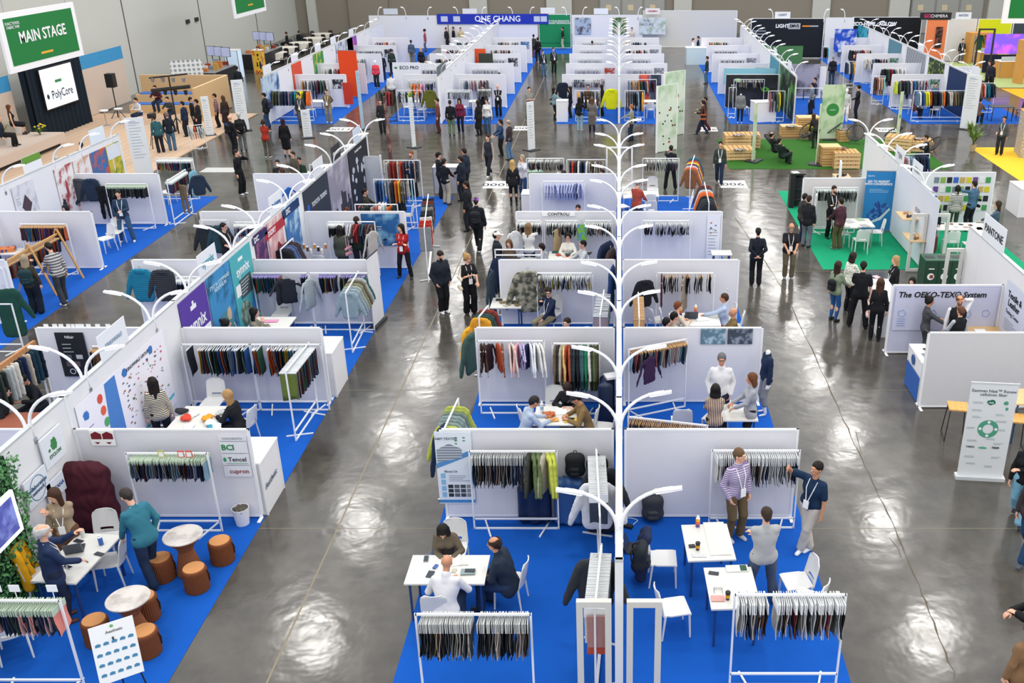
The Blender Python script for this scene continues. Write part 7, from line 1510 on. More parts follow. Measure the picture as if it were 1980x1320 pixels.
p(1025,237,-160,'person in a grey t-shirt with folded arms in the cross aisle','#8a8c88','#17191e',h=1.84,sleeve='short',L='cross',Rr='cross',pose='walk',shoe='#e4e4e4')
g=p(1072,231,-70,'person in a pale denim jacket at the small counter of the middle far block','#7a9aa0','#15171b',h=1.66,fem=True,hair='long',hc='#17120f',Rr='give',leg='slim');tote(g,'dark shoulder bag of the person in pale denim','#2c2e34',-1,.34);p(1104,228,90,'black haired person in black behind the small far counter','#17191d',h=1.66,fem=True,hair='long',L='tab')
p(1121,252,-20,'person in a black top and light jeans seen from behind','#17191d','#8fb0bc',h=1.64,fem=True,hair='long',hc='#14110f',Rr='give',shoe='#e6e6e6');p(1145,255,10,'person in a long grey coat seen from behind','#6f6a66','#1a1b1f',h=1.7,fem=True,hair='long',hc='#6a4a34',style='coat',L='tab')
p(1164,225,60,'black haired person in black behind the yellow jacket',h=1.68,fem=True,hair='long');q(1137,164,180,'person in a brown top seated at the middle far table','#5a4630',L='table',Rr='table',**S6)
g=p(1221,272,70,'person in a plaid shirt and cap with a black bag in the cross aisle','#a8a890','#22344a',h=1.72,topkind='plaid',top2='#3a3c38',tscale=10,hc='#a8683c',Rr='give');tote(g,'black shoulder bag of the person in plaid','#1a1c20',1,.3)
g=p(1358,262,88,'person in black walking left with a brown handbag','#1c1c20','#1c2c48',h=1.72,fem=True,hair='pony',pose='walk',L='phone',shoe='#2a2c34');tote(g,'chestnut brown handbag in the right cross aisle','#a8542c',-1,.32);p(1362,256,88,'person half hidden behind the walker with the brown handbag','#5a4a48','#5a2428',h=1.76,pose='walk',L='phone')
p(1390,356,175,'person in a dark green sweater with a white badge walking in the right aisle','#39433c','#1c2c44',h=1.74,lanyard=True,pose='walk',hc='#17120f')
p(1460,552,0,'person in a dark navy shirt with hands behind the back in the right aisle','#1c212c','#14161b',h=1.76,L='behind',Rr='behind',hc='#17120f',wide=1.05)
p(1523,538,178,'bald bearded person in a black polo and khaki trousers facing the camera','#1b1c20','#6a604c',h=1.72,hair='bald',beard=True,hc='#a8a49c',sleeve='short',L='tab',Rr='tab',lanyard=True,glasses=True,skin='m',wide=1.15,shoe='#8a8e96')
p(1549,468,-60,'person in a grey green jacket beside the magazine stand','#3a3a34','#22304a',h=1.66,fem=True,hair='short',style='jacket');p(1557,477,-35,'person in a black puffer and grey jeans beside the magazine stand','#1f2126','#6a707a',h=1.72,style='puffer',hc='#2a201a',L='tab')
p(1604,460,-165,'person in black with a badge on the green carpet','#17191d','#15171b',h=1.8,L='cross',Rr='tab',lanyard=True,beard=True,shoe='#17181c');p(1618,482,30,'person in a maroon plaid shirt and olive trousers on the green carpet','#5a2c38','#5c5838',h=1.72,topkind='plaid',top2='#2a2a34',tscale=9,L='tab',shoe='#7a7c80')
g=p(1610,620,-52,'person with very long brown hair in a sage top and blue jeans','#8a9a80','#2a5a94',h=1.68,fem=True,hair='long',hc='#3a241a',leg='slim',Rr='tab',shoe='#17181b');worn_pack(g,'small black backpack of the person in the sage top','#17181b').scale=(.7,)*3
p(1638,602,-60,'person in a floral green shirt beside the reception counter','#8aa890','#17181c',h=1.7,fem=True,hair='bob',hc='#2a1a14',topkind='camo',top2='#e8e6d8',tscale=18,Rr='tab');p(1657,633,-14,'tall person in a black t-shirt seen from behind at the reception counter','#15171b','#15161a',h=1.84,sleeve='short',hc='#17120f',wide=1.06,pose='wide',L='tab',shoe='#1a1b1e')
g=p(1690,658,-12,'person in black carrying a pink quilted tote','#1a1b1f','#17181c',h=1.68,fem=True,hair='long',hc='#4a3022');tote(g,'large pink quilted tote carried at the printed partition','#d8b8ac',-1,.46,'plaid')
q(1734,495,100,'short haired blonde person in a black blazer behind the reception counter','#17181c',h=1.68,fem=True,hair='bob',hc='#b89464',style='suit',lanyard=True);q(1765,536,150,'black haired person sitting behind the printed partition','#22242a',h=1.5,fem=True,hair='long',hc='#14110f')
q(1797,573,-100,'person with curly black hair in a bun and a grey cardigan holding a phone','#4a4c50',h=1.66,fem=True,hair='bun',hc='#17120f',skin='m',L='phone',Rr='give');q(1857,571,170,'bald person in a black vest over white sleeves touching the head','#1c1d21','#22252c',h=1.8,hair='bald_rim',hc='#6a4a34',style='vest',inner='#e8e8ea',L='head',skin='m',beard=True,wide=1.1);q(1860,593,20,'person in a black vest over grey sleeves seen from behind','#1c1e22',h=1.7,hc='#6a4430',style='vest',inner='#b8bcc4',L='tab')
q(1809,383,175,'blonde person in black behind the wall gap','#17181c',h=1.68,fem=True,hair='long',hc='#c8a068');q(1853,359,-5,'person in a black and white striped sweater choosing colour cards','#e4e2d8','#3a4a3c',h=1.66,fem=True,hair='pony',hc='#14110f',topkind='stripe',top2='#26282c',tscale=6);g=q(1886,349,30,'person in a denim shirt reaching for the colour cards','#4a6f8c','#1b1e26',h=1.78,L='rack',hc='#2a1c14');tote(g,'black shoulder bag of the person in the denim shirt','#1b1d22',1,.32);q(1932,389,70,'long haired person in a denim jacket beside the name board','#4a5f74',h=1.68,fem=True,hair='long',hc='#3a281e',L='give')
p(248,467,-165,'person in a blue sweater and jeans with a badge by the green headed rack','#2a3f58','#3a5878',h=1.76,lanyard=True,hc='#17120f',L='phone',Rr='pocket',shoe='#e6e6e6',pose='wide');g=p(74,606,10,'person with blond hair in a dark plaid shirt at the trestle rack','#4a4438','#14202e',h=1.68,fem=True,hair='long',hc='#a89a80',topkind='plaid',top2='#22241f',tscale=9,leg='wide',L='rack');worn_pack(g,'dark teal backpack at the trestle rack','#1c3a40')
p(127,588,62,'person in a grey striped fleece at the trestle rack','#c4c0b8','#3a3f48',h=1.8,topkind='stripe',top2='#5a5c66',tscale=4,lean=.12,L='tab',pose='step',shoe='#eceae8',look=(0,-20));q(430,431,-110,'person in a black t-shirt with glasses beyond the near left spine','#1a1c20',h=1.75,glasses=True,sleeve='short',L='tab',Rr='tab',lanyard=True,hc='#14110f')
p(469,376,-100,'person in black drinking in the left cross aisle','#15171c','#15171c',h=1.76,L='face',shoe='#e8e8e8');q(126,397,170,'person in a dark hood seated by the stage-side spine','#1c2028',scarf='#1c2028',**S6);q(47,722,150,'person with glasses in black seated beyond the spine at the left edge','#1b1e24',hc='#120f0e',glasses=True,L='table',Rr='table',lean=.25,skin='m',look=(30,-25),**S6);q(3,750,-60,'person in a dark sleeve cut by the left edge of the picture','#20242c',lean=.3,**S6)
q(293,731,28,'person with long dark hair in a cream and black striped sweater','#e4dcc8','#1a1c22',h=1.66,fem=True,hair='long',hc='#1c1512',topkind='stripe',top2='#26241f',tscale=9);q(440,757,82,'blonde person in black seated at the heaped sample table','#1c1e22',fem=True,hair='long',hc='#b8905c',L='table',Rr='table',lean=.22,h=1.68,**S6)
q(489,598,-80,'person with long black hair at the pink folder table','#8a8678',fem=True,hair='long',hc='#14110f',L='table',Rr='chin',lean=.15,**S6);q(434,619,-60,'person with a small hair bun behind the second left partition','#4a4c50',fem=True,hair='bun',hc='#14110f',**S6)
p_=q(655,437,-20,'person with long dark hair in an olive jacket choosing from the rack','#4a4f46','#26282c',h=1.68,fem=True,hair='long',hc='#1c1614',style='jacket',Rr='rack');tote(p_,'pink book held low by the person in the olive jacket','#c89098',1,.26);q(688,419,8,'person in a dark green sweater seen from behind at the rack','#2a3a2c','#3a3430',h=1.82,hc='#2a1c16',wide=1.12)
q(670,402,170,'brown haired person behind the fourth left partition','#8a5a4a',fem=True,hair='long',hc='#5a3226',**S6);q(697,399,-160,'person in a salmon cap behind the fourth left partition','#3a3434',hat=('beanie','#c0665a'),**S6);q(775,361,80,'person in black seated at the blue legged table','#16191f',L='table',Rr='table',**S6);q(704,366,-90,'person in a dark olive jacket opposite the person in black','#3a3a2c',L='table',**S6);q(759,366,10,'person in dark blue with back to the camera at the fabric racks','#1e2838',**S6)
q(795,292,160,'red bearded person with a lanyard between the fabric racks','#26304a',h=1.78,hc='#8a4a28',beard=True,lanyard=True,L='phone');q(536,310,-175,'person with glasses at the desk behind the far-side booths','#22262c',hc='#17120f',glasses=True,**S6);q(566,293,150,'person in a grey jacket turned away at the desk','#5a5448',h=1.6);q(578,305,178,'person in dark green at the desk behind the lettered panel','#22342c',skin='m',**S6);q(545,326,90,'brown haired person leaning at the desk','#4a8a7a',fem=True,hair='bob',hc='#4a3022',**S6)
p(519,305,0,'person in a red top and grey trousers seen from behind','#a83422','#5a544c',h=1.7,fem=True,hair='pony',hc='#3a2a20',shoe='#d8d8d8',L='cross',Rr='cross');p(556,303,5,'person in a long black dress and dark red headscarf','#14151a',h=1.7,fem=True,style='coat',leg='skirt',scarf='#2a1820');g=p(520,248,85,'person in a black cap and dark jacket at the far left booth','#1c2026','#2a466c',h=1.78,hat=('cap','#1c1e22'),style='jacket');worn_pack(g,'dark backpack of the person in the black cap, far left','#26304a')
p(586,246,175,'person in grey in front of the rainbow coats rack','#3a3c40','#5a5c5e',h=1.7,lanyard=True);p(638,237,178,'person in a brown knitted vest and plaid trousers','#7a6a4c','#8a8474',h=1.72,lanyard=True,L='behind',Rr='behind',legkind='plaid',shoe='#dcd8d0')
g=p(455,300,-30,'bald person in black with a backpack near the steps','#1c1f26','#1c1f26',h=1.8,hair='bald',L='tab');worn_pack(g,'black backpack of the bald person near the steps','#14161a');g=p(472,292,20,'white haired person with a black backpack and grey trousers','#22262c','#6a6c6c',h=1.76,hair='bald_rim',hc='#c8c4bc');worn_pack(g,'small black backpack of the white haired person','#15171b')
p(425,247,110,'person in an orange and blue striped sweatshirt near the steps','#c87a4a','#1a1c22',h=1.72,topkind='stripe',top2='#3a5a94',tscale=3);p(441,250,60,'person with long brown hair and a blue bag near the steps','#3a2c2c','#2a4ab0',h=1.68,fem=True,hair='long',hc='#5a3a2a',style='coat');p(335,292,20,'grey haired person in a navy shirt and jeans by the camera stand','#1a2230','#4a6a88',h=1.78,hair='short',hc='#8a6a58')
p(1655,230,95,'person in black with curly hair in the far right aisle','#15171c','#1a2030',h=1.76,hair='curly',L='tab');p(1607,164,0,'person in a dark jacket and jeans walking away in the far right aisle','#1c1a22','#26405c',h=1.78,hc='#8a8a88');p(1931,299,150,'person in a grey sweater with a badge on the yellow mat','#4a545a','#22262e',h=1.74,lanyard=True,Rr='give',skin='m')
q(1574,215,20,'person with long brown hair bending over the tall crate','#1f1c1c',h=1.66,fem=True,hair='long',hc='#4a3020',lean=.6,L='low',Rr='low');q(1792,262,90,'person in black writing in a wicker chair right of the lounge','#1b1e24',L='table',Rr='table',lean=.2,lanyard=True,**S6)
q(1492,257,-65,'person in a black jacket reclining in a lounge chair','#1f2126',lean=-.35,L='lap',Rr='lap',hair='bald_rim',sit=.32);q(1507,268,-55,'person in dark green clothes reclining nearest on the grass','#22302c','#26322e',lean=-.35,L='lap',Rr='lap',sit=.32)
# far block visitors
for px,py,fc,lb,tp,lg_,kw in(
    (850,257,100,'person in a pinkish brown jacket with backpack at the far left-middle booth','#7a4440','#5a2c28',{}),(874,262,0,'person in black with a slate backpack and olive trousers','#17191e','#6a7a60',{}),(892,257,175,'person in a burgundy hoodie with black cap','#7a2440','#1c2030',dict(hat=('cap','#17181c'),fem=True,hair='long')),
    (928,262,60,'person with very long dark hair in a black coat','#1c1a1c','#17171a',dict(fem=True,hair='long',style='coat')),(944,258,175,'person in a white blouse and jeans at the far left-middle booth','#e8e8e8','#3a5a80',dict(fem=True,hair='curly')),(965,226,178,'bald person in black with folded arms and a badge','#1c2026','#15171b',dict(hair='bald',L='cross',Rr='cross',lanyard=True)),
    (1033,112,10,'person in a dark olive jacket in the far middle aisle','#3a3c38','#5a2c2c',{}),(1041,119,20,'person in black facing the booth in the far middle aisle','#15161a','#15161a',{}),(1051,148,-150,'person in a black and grey jacket in the far middle aisle','#22262e','#4a6a8c',dict(lanyard=True)),(1071,142,-150,'person with a backpack and badge in the far middle aisle','#2c2e34','#17191d',dict(lanyard=True)),
    (1089,95,90,'person in pale trousers beside the green back wall','#1c1c20','#c8b8a0',{}),(1038,84,-60,'person in pale green reaching to the green booth','#9ab894','#5a5c4c',{}),(1339,121,-110,'person in a white jacket in the far right-middle aisle','#e4e4e2','#17191e',{}),(1349,116,90,'person in navy beside the white jacket','#1c2430','#2c4a6c',{}),
    (1366,162,70,'person in a dark jacket and light jeans by the colourful booth','#26302c','#4a7084',{}),(1534,95,-100,'person in dark clothes under the framed wordmark','#2a2c30','#1c1e24',{}),(1546,93,90,'person in black beside the black wall screen','#15171b','#15171b',{}),(1570,94,90,'person in a pale top at the end of the black wall','#c8c8bc','#22262e',{}),
    (798,125,0,'person in a slate blue jacket walking away in the far left aisle','#4a5f74','#8a7a50',{}),(817,142,178,'person with blond hair in black and white in the far left aisle','#1c1e24','#15161a',dict(fem=True,hair='long',hc='#c8a868')),(760,145,10,'person in dark green beside the mannequins','#2c3a34','#17191d',{}),(742,155,20,'person in dark navy beside the red mannequin','#1c2436','#22304a',{}),(824,100,100,'person with big dark hair and a pale bag in the far left aisle','#a84a5a','#5a5a7a',dict(hair='curly')),
    (1957,110,60,'person in dark clothes at the top right corner booths','#3a3f4a','#22262e',{}),(1856,122,178,'person in black with a badge beside the first wooden arch','#1c1e22','#5a5c5e',dict(lanyard=True,L='tab')),(1913,175,-60,'person in dark clothes behind the jackets at the right far booth','#22242c','#22242c',{}),(1907,172,100,'person in a plum jacket talking at the right far booth','#3a2a34','#1c1e24',{}),(760,200,10,'person in a white shirt seen from behind at the far left-middle corner','#e6e6e4','#17191d',dict(wide=1.1)),
    (1409,75,-90,'person in black at the plain grey panels','#15171b','#15171b',{}),(1237,81,-160,'person in dark clothes with a bag below the sketched graphic','#26282c','#1c2438',{}),(1586,112,-20,'person with ginger hair in grey and maroon trousers','#9a948c','#6a3a40',dict(fem=True,hair='bob',hc='#a8502c'))):
    p(px,py,fc,lb,tp,lg_,**kw)
for px,py,fc,lb,tp in((735,192,180,'person in a hood behind the olive coat rack','#26282c'),(968,124,180,'person in an olive tan shirt standing in the far left-middle booth','#a89878'),(933,165,178,'person in a black cap behind the clear hanger rack','#1c1e22'),(965,141,180,'person in a red and white shirt seated in the far left-middle booth','#d8a8a8'),(1063,57,180,'person in black seated in the green booth','#1c2024'),(1145,79,0,'person in navy in the middle far rows','#1c2438'),(1134,50,0,'person in blue under the mountain photograph','#3a5a84'),(1222,53,180,'person with dark hair by the green leaf photograph','#d8c8b8'),(862,53,-120,'person in a dark suit under the blue header','#26282c'),(876,52,120,'person with grey hair in black under the blue header','#17181c'),(890,53,180,'person in a yellow top under the blue header','#c8b88c'),(900,50,170,'tall person in dark grey under the blue header','#2c3038'),(576,178,178,'person with dark hair behind the rainbow coats','#3a3c40'),(1577,150,100,'person in a dark blue shirt bending over a far table','#22304a'),(1572,160,60,'person in grey at the same far table','#7a8a94'),(1810,160,180,'person in denim behind the long coats rack','#4a6a8c'),(1697,121,20,'person in slate blue at the far rack','#3a4f6c'),(1707,123,170,'dark haired person beside the slate blue visitor','#3a2c28'),(1652,104,170,'person in dark clothes behind the mustard coat','#22242a'),(1770,180,-80,'person in maroon seated behind the coats rack','#6a4048'),(1897,60,-150,'brown haired person seated at the far right','#4a3028'),(1905,62,150,'person in tan at the far right','#b8a078'),(1858,52,180,'person behind the lilac screen','#26242c'),(553,62,90,'person in black at the second white banquet table','#1c1e22'),(577,60,0,'person in black at the third white banquet table','#1c2024')):q(px,py,fc,lb,tp,h=1.7 if 'seated' not in lb else 1.72,**(dict(sit=.45)if 'seated' in lb or 'banquet' in lb else{}))
# mannequins
def mq(px,py,fc,lb,top,legs='#ececec',**k):return person(px,py,fc,lb,top=top,legs=legs,mannequin=True,name='mannequin',shoe=None,**k)
mq(1478,800,100,'white mannequin in a navy sweater and grey shorts at the second right partition','#1a2a48','#8a8c90',h=1.72,nohead=True,leg='short');mq(1408,612,150,'mannequin in a grey blue jacket holding out a hand, third row','#6f8290','#b8bcc0',h=1.72,nohead=True,style='jacket',L='give');mq(1430,238,178,'mannequin in a grey hoodie and black leggings at the far counter','#7a7c80','#17181c',h=1.7,nohead=True,style='jacket',leg='slim');mq(1632,236,175,'bare white mannequin torso behind the far counter','#c8cacc',h=1.75);mq(730,170,175,'mannequin in a coral red top in the far left booth','#e84a5a','#22242a',h=1.7);mq(1016,122,178,'mannequin in an orange shirt at the far middle aisle','#f0785c','#22242a',h=1.7)
# ------------------------------------------------------------ main stage, seating steps, food court
PLY=mat('#cdb095',.8,'wood',scale=.8,amt=.08);TAN=mat('#cdbcae',.8,amt=.05)
tag(MB().box(-29.4,37,0,-19.8,53.6,.03).build('stage_floor',PLY),'pale plywood floor in front of the main stage','floor')
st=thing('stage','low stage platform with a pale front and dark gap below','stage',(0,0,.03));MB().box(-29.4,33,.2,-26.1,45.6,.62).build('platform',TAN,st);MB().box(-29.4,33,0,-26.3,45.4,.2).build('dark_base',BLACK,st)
for y0,y1,lb in((34,46.3,'beige backdrop with a blue header behind the seated speakers'),(51.6,57.5,'beige backdrop with a blue header right of the dark curtain')):
    r=on_wall('backdrop_panel',lb,'backdrop',-28.6,(y0+y1)/2,1.6,y1-y0,3.1,90,TAN,t=.06);inlay(r,0,1.2,y1-y0,.7,mat('#3f94c8',.6),y=-.064)
cv=MB();n=60;vs=[(-27.75+.06*math.sin(i*1.3),46.4+4.9*i/n,z)for z in(.62 if 0 else .03,3.45)for i in range(n+1)]
cv.add(vs,[(i,i+1,n+2+i,n+1+i)for i in range(n)]).box(-28.1,46.4,.03,-27.85,51.3,3.4);tag(cv.build('curtain',mat('#16222e',.9,'cloth')),'dark blue pleated curtain around the stage screen','curtain')
r=thing('stage_screen','lit white stage screen with a serif word on the dark curtain','screen',(-27.6,48.65,2.3),PI/2);MB().box(-1.5,-.03,-.98,1.5,.03,.98).build('frame',BLACK,r);MB().box(-1.44,-.035,-.92,1.44,-.03,.92).build('display',mat('#f4f8fa',.4,emit=.9),r)
text('PolyCore',.56,mat('#16324a',.5),r,(.15,-.045,-.35),sx=.9,bold=.01);inlay(r,0,.25,.6,.14,mat('#3a8a5c',.5),y=-.04);lines(r,0,.6,.6,2,mat('#8a949a',.6),dz=.15,y=-.04);blob(r,-1.15,-.35,.25,.3,mat('#16324a',.5),y=-.04)
def hung(X,y0,y1,z0,z1,label,tx,rz=90):
    cx,cy,wd=(X,(y0+y1)/2,y1-y0)if rz else((y0+y1)/2,X,y1-y0);r=thing('hanging_sign',label,'sign',(cx,cy,(z0+z1)/2),R(rz));h=z1-z0
    MB().box(-wd/2,-.05,-h/2,wd/2,.05,h/2).build('white_border',WHITE,r);MB().box(-wd/2+.3,-.06,-h/2+.25,wd/2-.3,-.05,h/2-.22).build('green_face',mat('#1e7a3c',.6,amt=.06),r)
    for e in(-1,1):MB().tube([(e*wd*.4,0,h/2),(e*wd*.4,0,16-(z0+z1)/2)],.015,5).build('cable',METAL,r)
    if tx:text(tx,.62,WHITE,r,(0,-.07,.1),sx=1.0,bold=.012);text('FUNCTIONAL\nFABRIC FAIR',.16,WHITE,r,(-wd/2+.85,-.07,h/2-.5))
    inlay(r,0,-.62,.9,.09,mat('#e8b030',.5),y=-.064);return r
hung(-24,39.1,44.8,4.25,6.5,'large hanging green sign lettered for the main stage','MAIN STAGE');hung(-24,63.4,69.2,4.05,6.5,'hanging green sign with yellow bar at the top of the side wall','FOOD COURT');r=hung(52,19.6,22.8,4.9,8.4,'hanging green sign with a small white emblem at the top right','',0);inlay(r,0,-1.1,.35,.35,WHITE,y=-.07)
for e,x,y in((1,-25.9,52.8),):
    r=thing('loudspeaker','black loudspeaker on a pole right of the curtain','loudspeaker',(-26.9,52.4,.03));MB().box(-.2,-.2,1.6,.2,.2,2.3).build('cabinet',BLACK,r);MB().tube([(0,0,0),(0,0,1.6)],.03,6).build('pole',DARK,r)
    for k in range(3):MB().tube([(0,0,.5),(.4*math.cos(k*2.1),.4*math.sin(k*2.1),0)],.02,5).build('leg',DARK,r)
for i in range(2):
    r=thing('bar_stool',('left','right')[i]+' white bar stool beside the curtain','stool',(-26.5+.5*i,50.3+.5*i,.03));MB().lathe([(.2,.72),(.22,.78)],16).build('seat',WHITE,r);MB().tube([(0,0,0),(0,0,.72)],.025,6).build('post',CHROME,r);MB().lathe([(.2,0),(.04,.03)],16).build('base',CHROME,r)
r=thing('light_stand','tall black light stand with two bars of lamps','light stand',(-21.9,48.2,.03));MB().tube([(0,0,0),(0,0,2.75)],.035,6).build('pole',BLACK,r)
for j,z in enumerate((2.1,2.7)):
    MB().tube([(-.95,0,z),(.95,0,z+.2)],.04 if j else .09,8).build('cross_bar',BLACK,r)
    for k in range(4):MB().lathe([(.06,0),(.1,.22)],8,(-.8+.5*k,0,z-.2)).build('spot_lamp',METAL if j else BLACK,r)
for k in range(3):MB().tube([(0,0,.8),(.7*math.cos(k*2.1),.7*math.sin(k*2.1),0)],.025,5).build('leg',BLACK,r)
plant(-27.6,43.2,.65,'green palm behind the seated speaker on stage',50,1.3,.7,'#3a6a34',seed=8,w_=.03);plant(*at(78,262,.62),.65,'yellow and blue flower arrangement at the stage edge',50,.5,.35,'#3a6a34',seed=9,flowers=['#f0d020','#e8c818','#f4dc40','#4a5a9c'])
for px,py,fc,lb,tp,kw in((15,204,-60,'long haired person in a black dress seated on the stage','#15161a',dict(fem=True,hair='long',hc='#6a4028',sleeve='none',leg='skirt')),(-5,224,-70,'person in a dark suit seated at the left end of the stage','#1c2434',{})):
    person(px,py,fc,lb,h=1.74,pix='head',sit=.45,z=.65,top=tp,legs='#15161a',**kw);x,y=at(px,py+8,1.7);tag(MB().box(-.3,-.3,0,.3,.3,.42).build('stage_armchair',mat('#c8c4bc',.8,'cloth')),('beige' if fc>-65 else 'left beige')+' armchair under a seated speaker','armchair').location=(x,y,.65)
WD=mat('#dab988',.7,'wood',scale=3);sw_=thing('seating_steps','wooden seating steps with blue cushions beside the stage','bench',(0,0,.03));WH=mat('#dcbd92',.7,'stripe',col2='#b99767',scale=5)
MB().box(-26.9,55.6,0,-22.0,55.75,1.75).build('back_wall',WH,sw_);MB().box(-22.1,51.0,0,-21.95,55.6,1.75).build('side_wall',WH,sw_);MB().box(-26.8,54.5,0,-22.2,55.5,.85).build('upper_step',WD,sw_);MB().box(-26.8,53.6,0,-22.2,54.5,.43).build('lower_step',WD,sw_)
for z,y in((.85,54.6),(.43,53.7)):MB().box(-26.6,y,z,-22.5,y+.6,z+.06).build('cushion',mat('#4a78c8',.9),sw_)
for px,py,fc,lb,tp,z in((299,166,180,'person in maroon seated on the upper wooden step','#4a1a24',.46),(323,188,175,'person in grey seated on the lower wooden step','#3a4044',.05),(262,190,150,'person in white seated beside the steps','#d8d8dc',.03)):person(px,py,fc,lb,pix='head',sit=.45,z=z,top=tp,legs='#22304a',L='table',Rr='table',lean=.2)
for px,py,fc,lb,tp in((352,196,80,'person in dark blue in the group by the light stand','#1c2c44'),(367,188,-80,'person in black with a backpack in the group by the steps','#17191e'),(379,192,90,'person in dark clothes talking in the group by the steps','#22242a'),(270,238,-60,'camera operator in black leaning forward','#1b1c20'),(297,222,40,'camera operator in teal at the tripod','#2a5a64'),(156,276,20,'spectator in dark clothes behind the stage-side spine','#22242a'),(207,268,10,'dark haired spectator seated near the stage','#22242a'),(108,303,20,'white haired spectator seated near the stage','#3a3c42')):q(px,py,fc,lb,tp,hc='#c8c4bc' if 'white' in lb else '#241a14',**(dict(sit=.45)if 'spectator' in lb else dict(lean=.2 if 'camera' in lb else 0)))
r=thing('tripod','black camera tripod near the spectators','tripod',at(305,285)+(.03,));MB().box(-.12,-.2,1.35,.12,.2,1.55).build('camera_body',BLACK,r)
for k in range(3):MB().tube([(0,0,1.35),(.5*math.cos(k*2.1+.5),.5*math.sin(k*2.1+.5),0)],.02,5).build('leg',BLACK,r)
Rs=rackp((362,243),(393,240),'low rack of pale and orange clothes behind the floor board',h=1.1,low=False);clothes(Rs,[('tee',c)for c in('#b8c8c8','#c8d4d4','#e8603c','#e0e0dc','#b0c0c8','#d8dcd8')],'on the low rack behind the floor board',.05,.95,.2)
for i in range(3):counter(at(388+6*i,225)[0],53.0+.7*i,.3,.3,0,'%s square wooden podium beside the steps'%('front','middle','rear')[i],h=.6+.3*i,body=WD,top=WD)
c1=counter(-25.9,63.2,1.8,3.6,0,'long black food counter below the first menu screens',h=1.05,body=BLACK,top=mat('#8a8c8e',.4));c2=counter(-25.9,72.3,1.8,4.4,0,'long black food counter below the second menu screens',h=1.05,body=BLACK,top=mat('#8a8c8e',.4))
for y in(63.6,72.2):
    for k in range(3):r=thing('menu_screen','%s menu screen of the %s food counter'%(('left','middle','right')[k],'first' if y<70 else 'second'),'screen',(-26.5+.58*k,y+1.5-.3*k,1.9));MB().box(-.28,0,-.3,.28,.05,.3).build('case',BLACK,r);MB().box(-.26,-.01,-.28,.26,0,.28).build('display',mat('#a8b0d0',.4,emit=.3),r);MB().tube([(0,.03,-.85),(0,.03,-.3)],.03,6).build('stand',DARK,r)
    rr=random.Random(int(y))
    for k in range(10):tag(MB().box(-.15,-.12,0,.15,.12,.2+.1*(k%3)).build('food_display',mat(['#d8803c','#e0e4e8','#c8a050','#8aa0b0','#a83c2c'][k%5],.5,amt=.3),None,(-26.2+rr.random()*.9,y-1.6+.33*k,1.05)),'small coloured food display on the %s food counter'%('first' if y<70 else 'second'),'food display','food displays on the %s food counter'%('first' if y<70 else 'second'))
on_wall('patterned_screen','white folding sheet with rows of small grey marks before the food counter','screen',-26.2,60.3,1.0,1.8,1.95,25,mat('#eceeee',.6,'plaid',col2='#9aa0a6',scale=1.2));q(457,128,0,'person in black at the glass fridge of the food court',h=1.75);counter(-25.7,66.6,.9,.8,0,'lit glass fridge at the food court',h=1.8,body=mat('#c8dcf0',.3,emit=.4),cat='fridge');p(504,140,180,'person in black beside the orange snack stand','#15161a')
counter(-24.9,69.0,.7,.6,0,'orange and yellow snack stand in the food court',h=1.5,body=mat('#d8602c',.6,'camo',col2='#e8b83c',scale=4),cat='stand');hung_cols=None
for i,(px,py)in enumerate(((532,101),(554,91),(581,82),(607,73),(622,65))):
    x,y=at(px,py,.75);r=thing('banquet_table','round banquet table with a white cloth, %s of the row'%ORD[i],'table',(x,y,0));MB().lathe([(.92,.3),(.88,.5),(.86,.75),(.0,.755)],20,cap=False).build('white_cloth',mat('#ded8cc',.9,'cloth'),r);MB().lathe([(.1,0),(.1,.74)],8).build('leg',DARK,r)
    for k in range(6):a=k*PI/3+.3;chair(x+1.25*math.cos(a),y+1.25*math.sin(a),math.degrees(a)+90,'black chair around the %s banquet table'%ORD[i],'black chairs around the %s banquet table'%ORD[i],col='#1c1d21')
# ------------------------------------------------------------ contents of the far booths
rf_=random.Random(21);FC=['#22262e','#2c3a54','#8a2c34','#c8c4bc','#3a5a4a','#d8d4cc','#4a4c50','#1c2434','#b88a50','#6a7a8c','#5a2c3c','#e0e0dc']
for qk,(a,c)in CR.items():
    for k in range(5):
        nm='%s booth %s of the %s'%(ORD[k],'right' if qk[1]=='+' else 'left',FP[qk[0]][1]);y=YF[k]-.35;m_=(a+c)/2
        rk=rack(m_-.25,y,1.7,1.6,0,'white rack in the '+nm,low=False);mode=rf_.randrange(3)
        if mode==0:swatches(rk,16,rf_.sample(FC,8),'in the '+nm,.05,.95,'hdr',.1)
        else:clothes(rk,[(rf_.choice(['tee','jacket','shirt','coat']),rf_.choice(FC))for _ in range(9)],'in the '+nm,.05,.95,.3)
        table(m_+.2,y-1.9,1.1,.7,0,'white table in the '+nm);chair(m_-.7,y-2.0,-80,'left white chair in the '+nm,'white chairs in the far booths');chair(m_+.2,y-2.8,0,'front white chair in the '+nm,'white chairs in the far booths')
        if rf_.random()<.6:on_wall('pinned_photo',rf_.choice(['small dark','small blue','small green','small grey'])+' picture in the '+nm,'picture',c-.5 if c-a>1.5 else m_,YF[k]-.035,1.3,.6,.5,0,mat(rf_.choice(['#2a2c34','#3a6a9c','#4a7a5a','#7a7c84','#b0402c']),.6,'marble',col2='#c8ccd0',scale=4))
def fr_(pl,pr,Y,lb,items,where,**k):r_=rackx(pl,pr,Y,lb,h=1.6,**k);clothes(r_,items,where,.04,.97,.15);return r_
J=lambda*c:[('jacket',x)for x in c]
fr_(522,600,51.6,'white rack of rainbow coats at the nearest far left booth',J('#5a5c44','#3a4a34','#6a6a6c','#26304a','#2a3a5a','#8a7a84','#2f4f7a','#1f8a84','#e8d820','#e8e030','#22262c','#e8702c'),'on the rainbow coats rack')
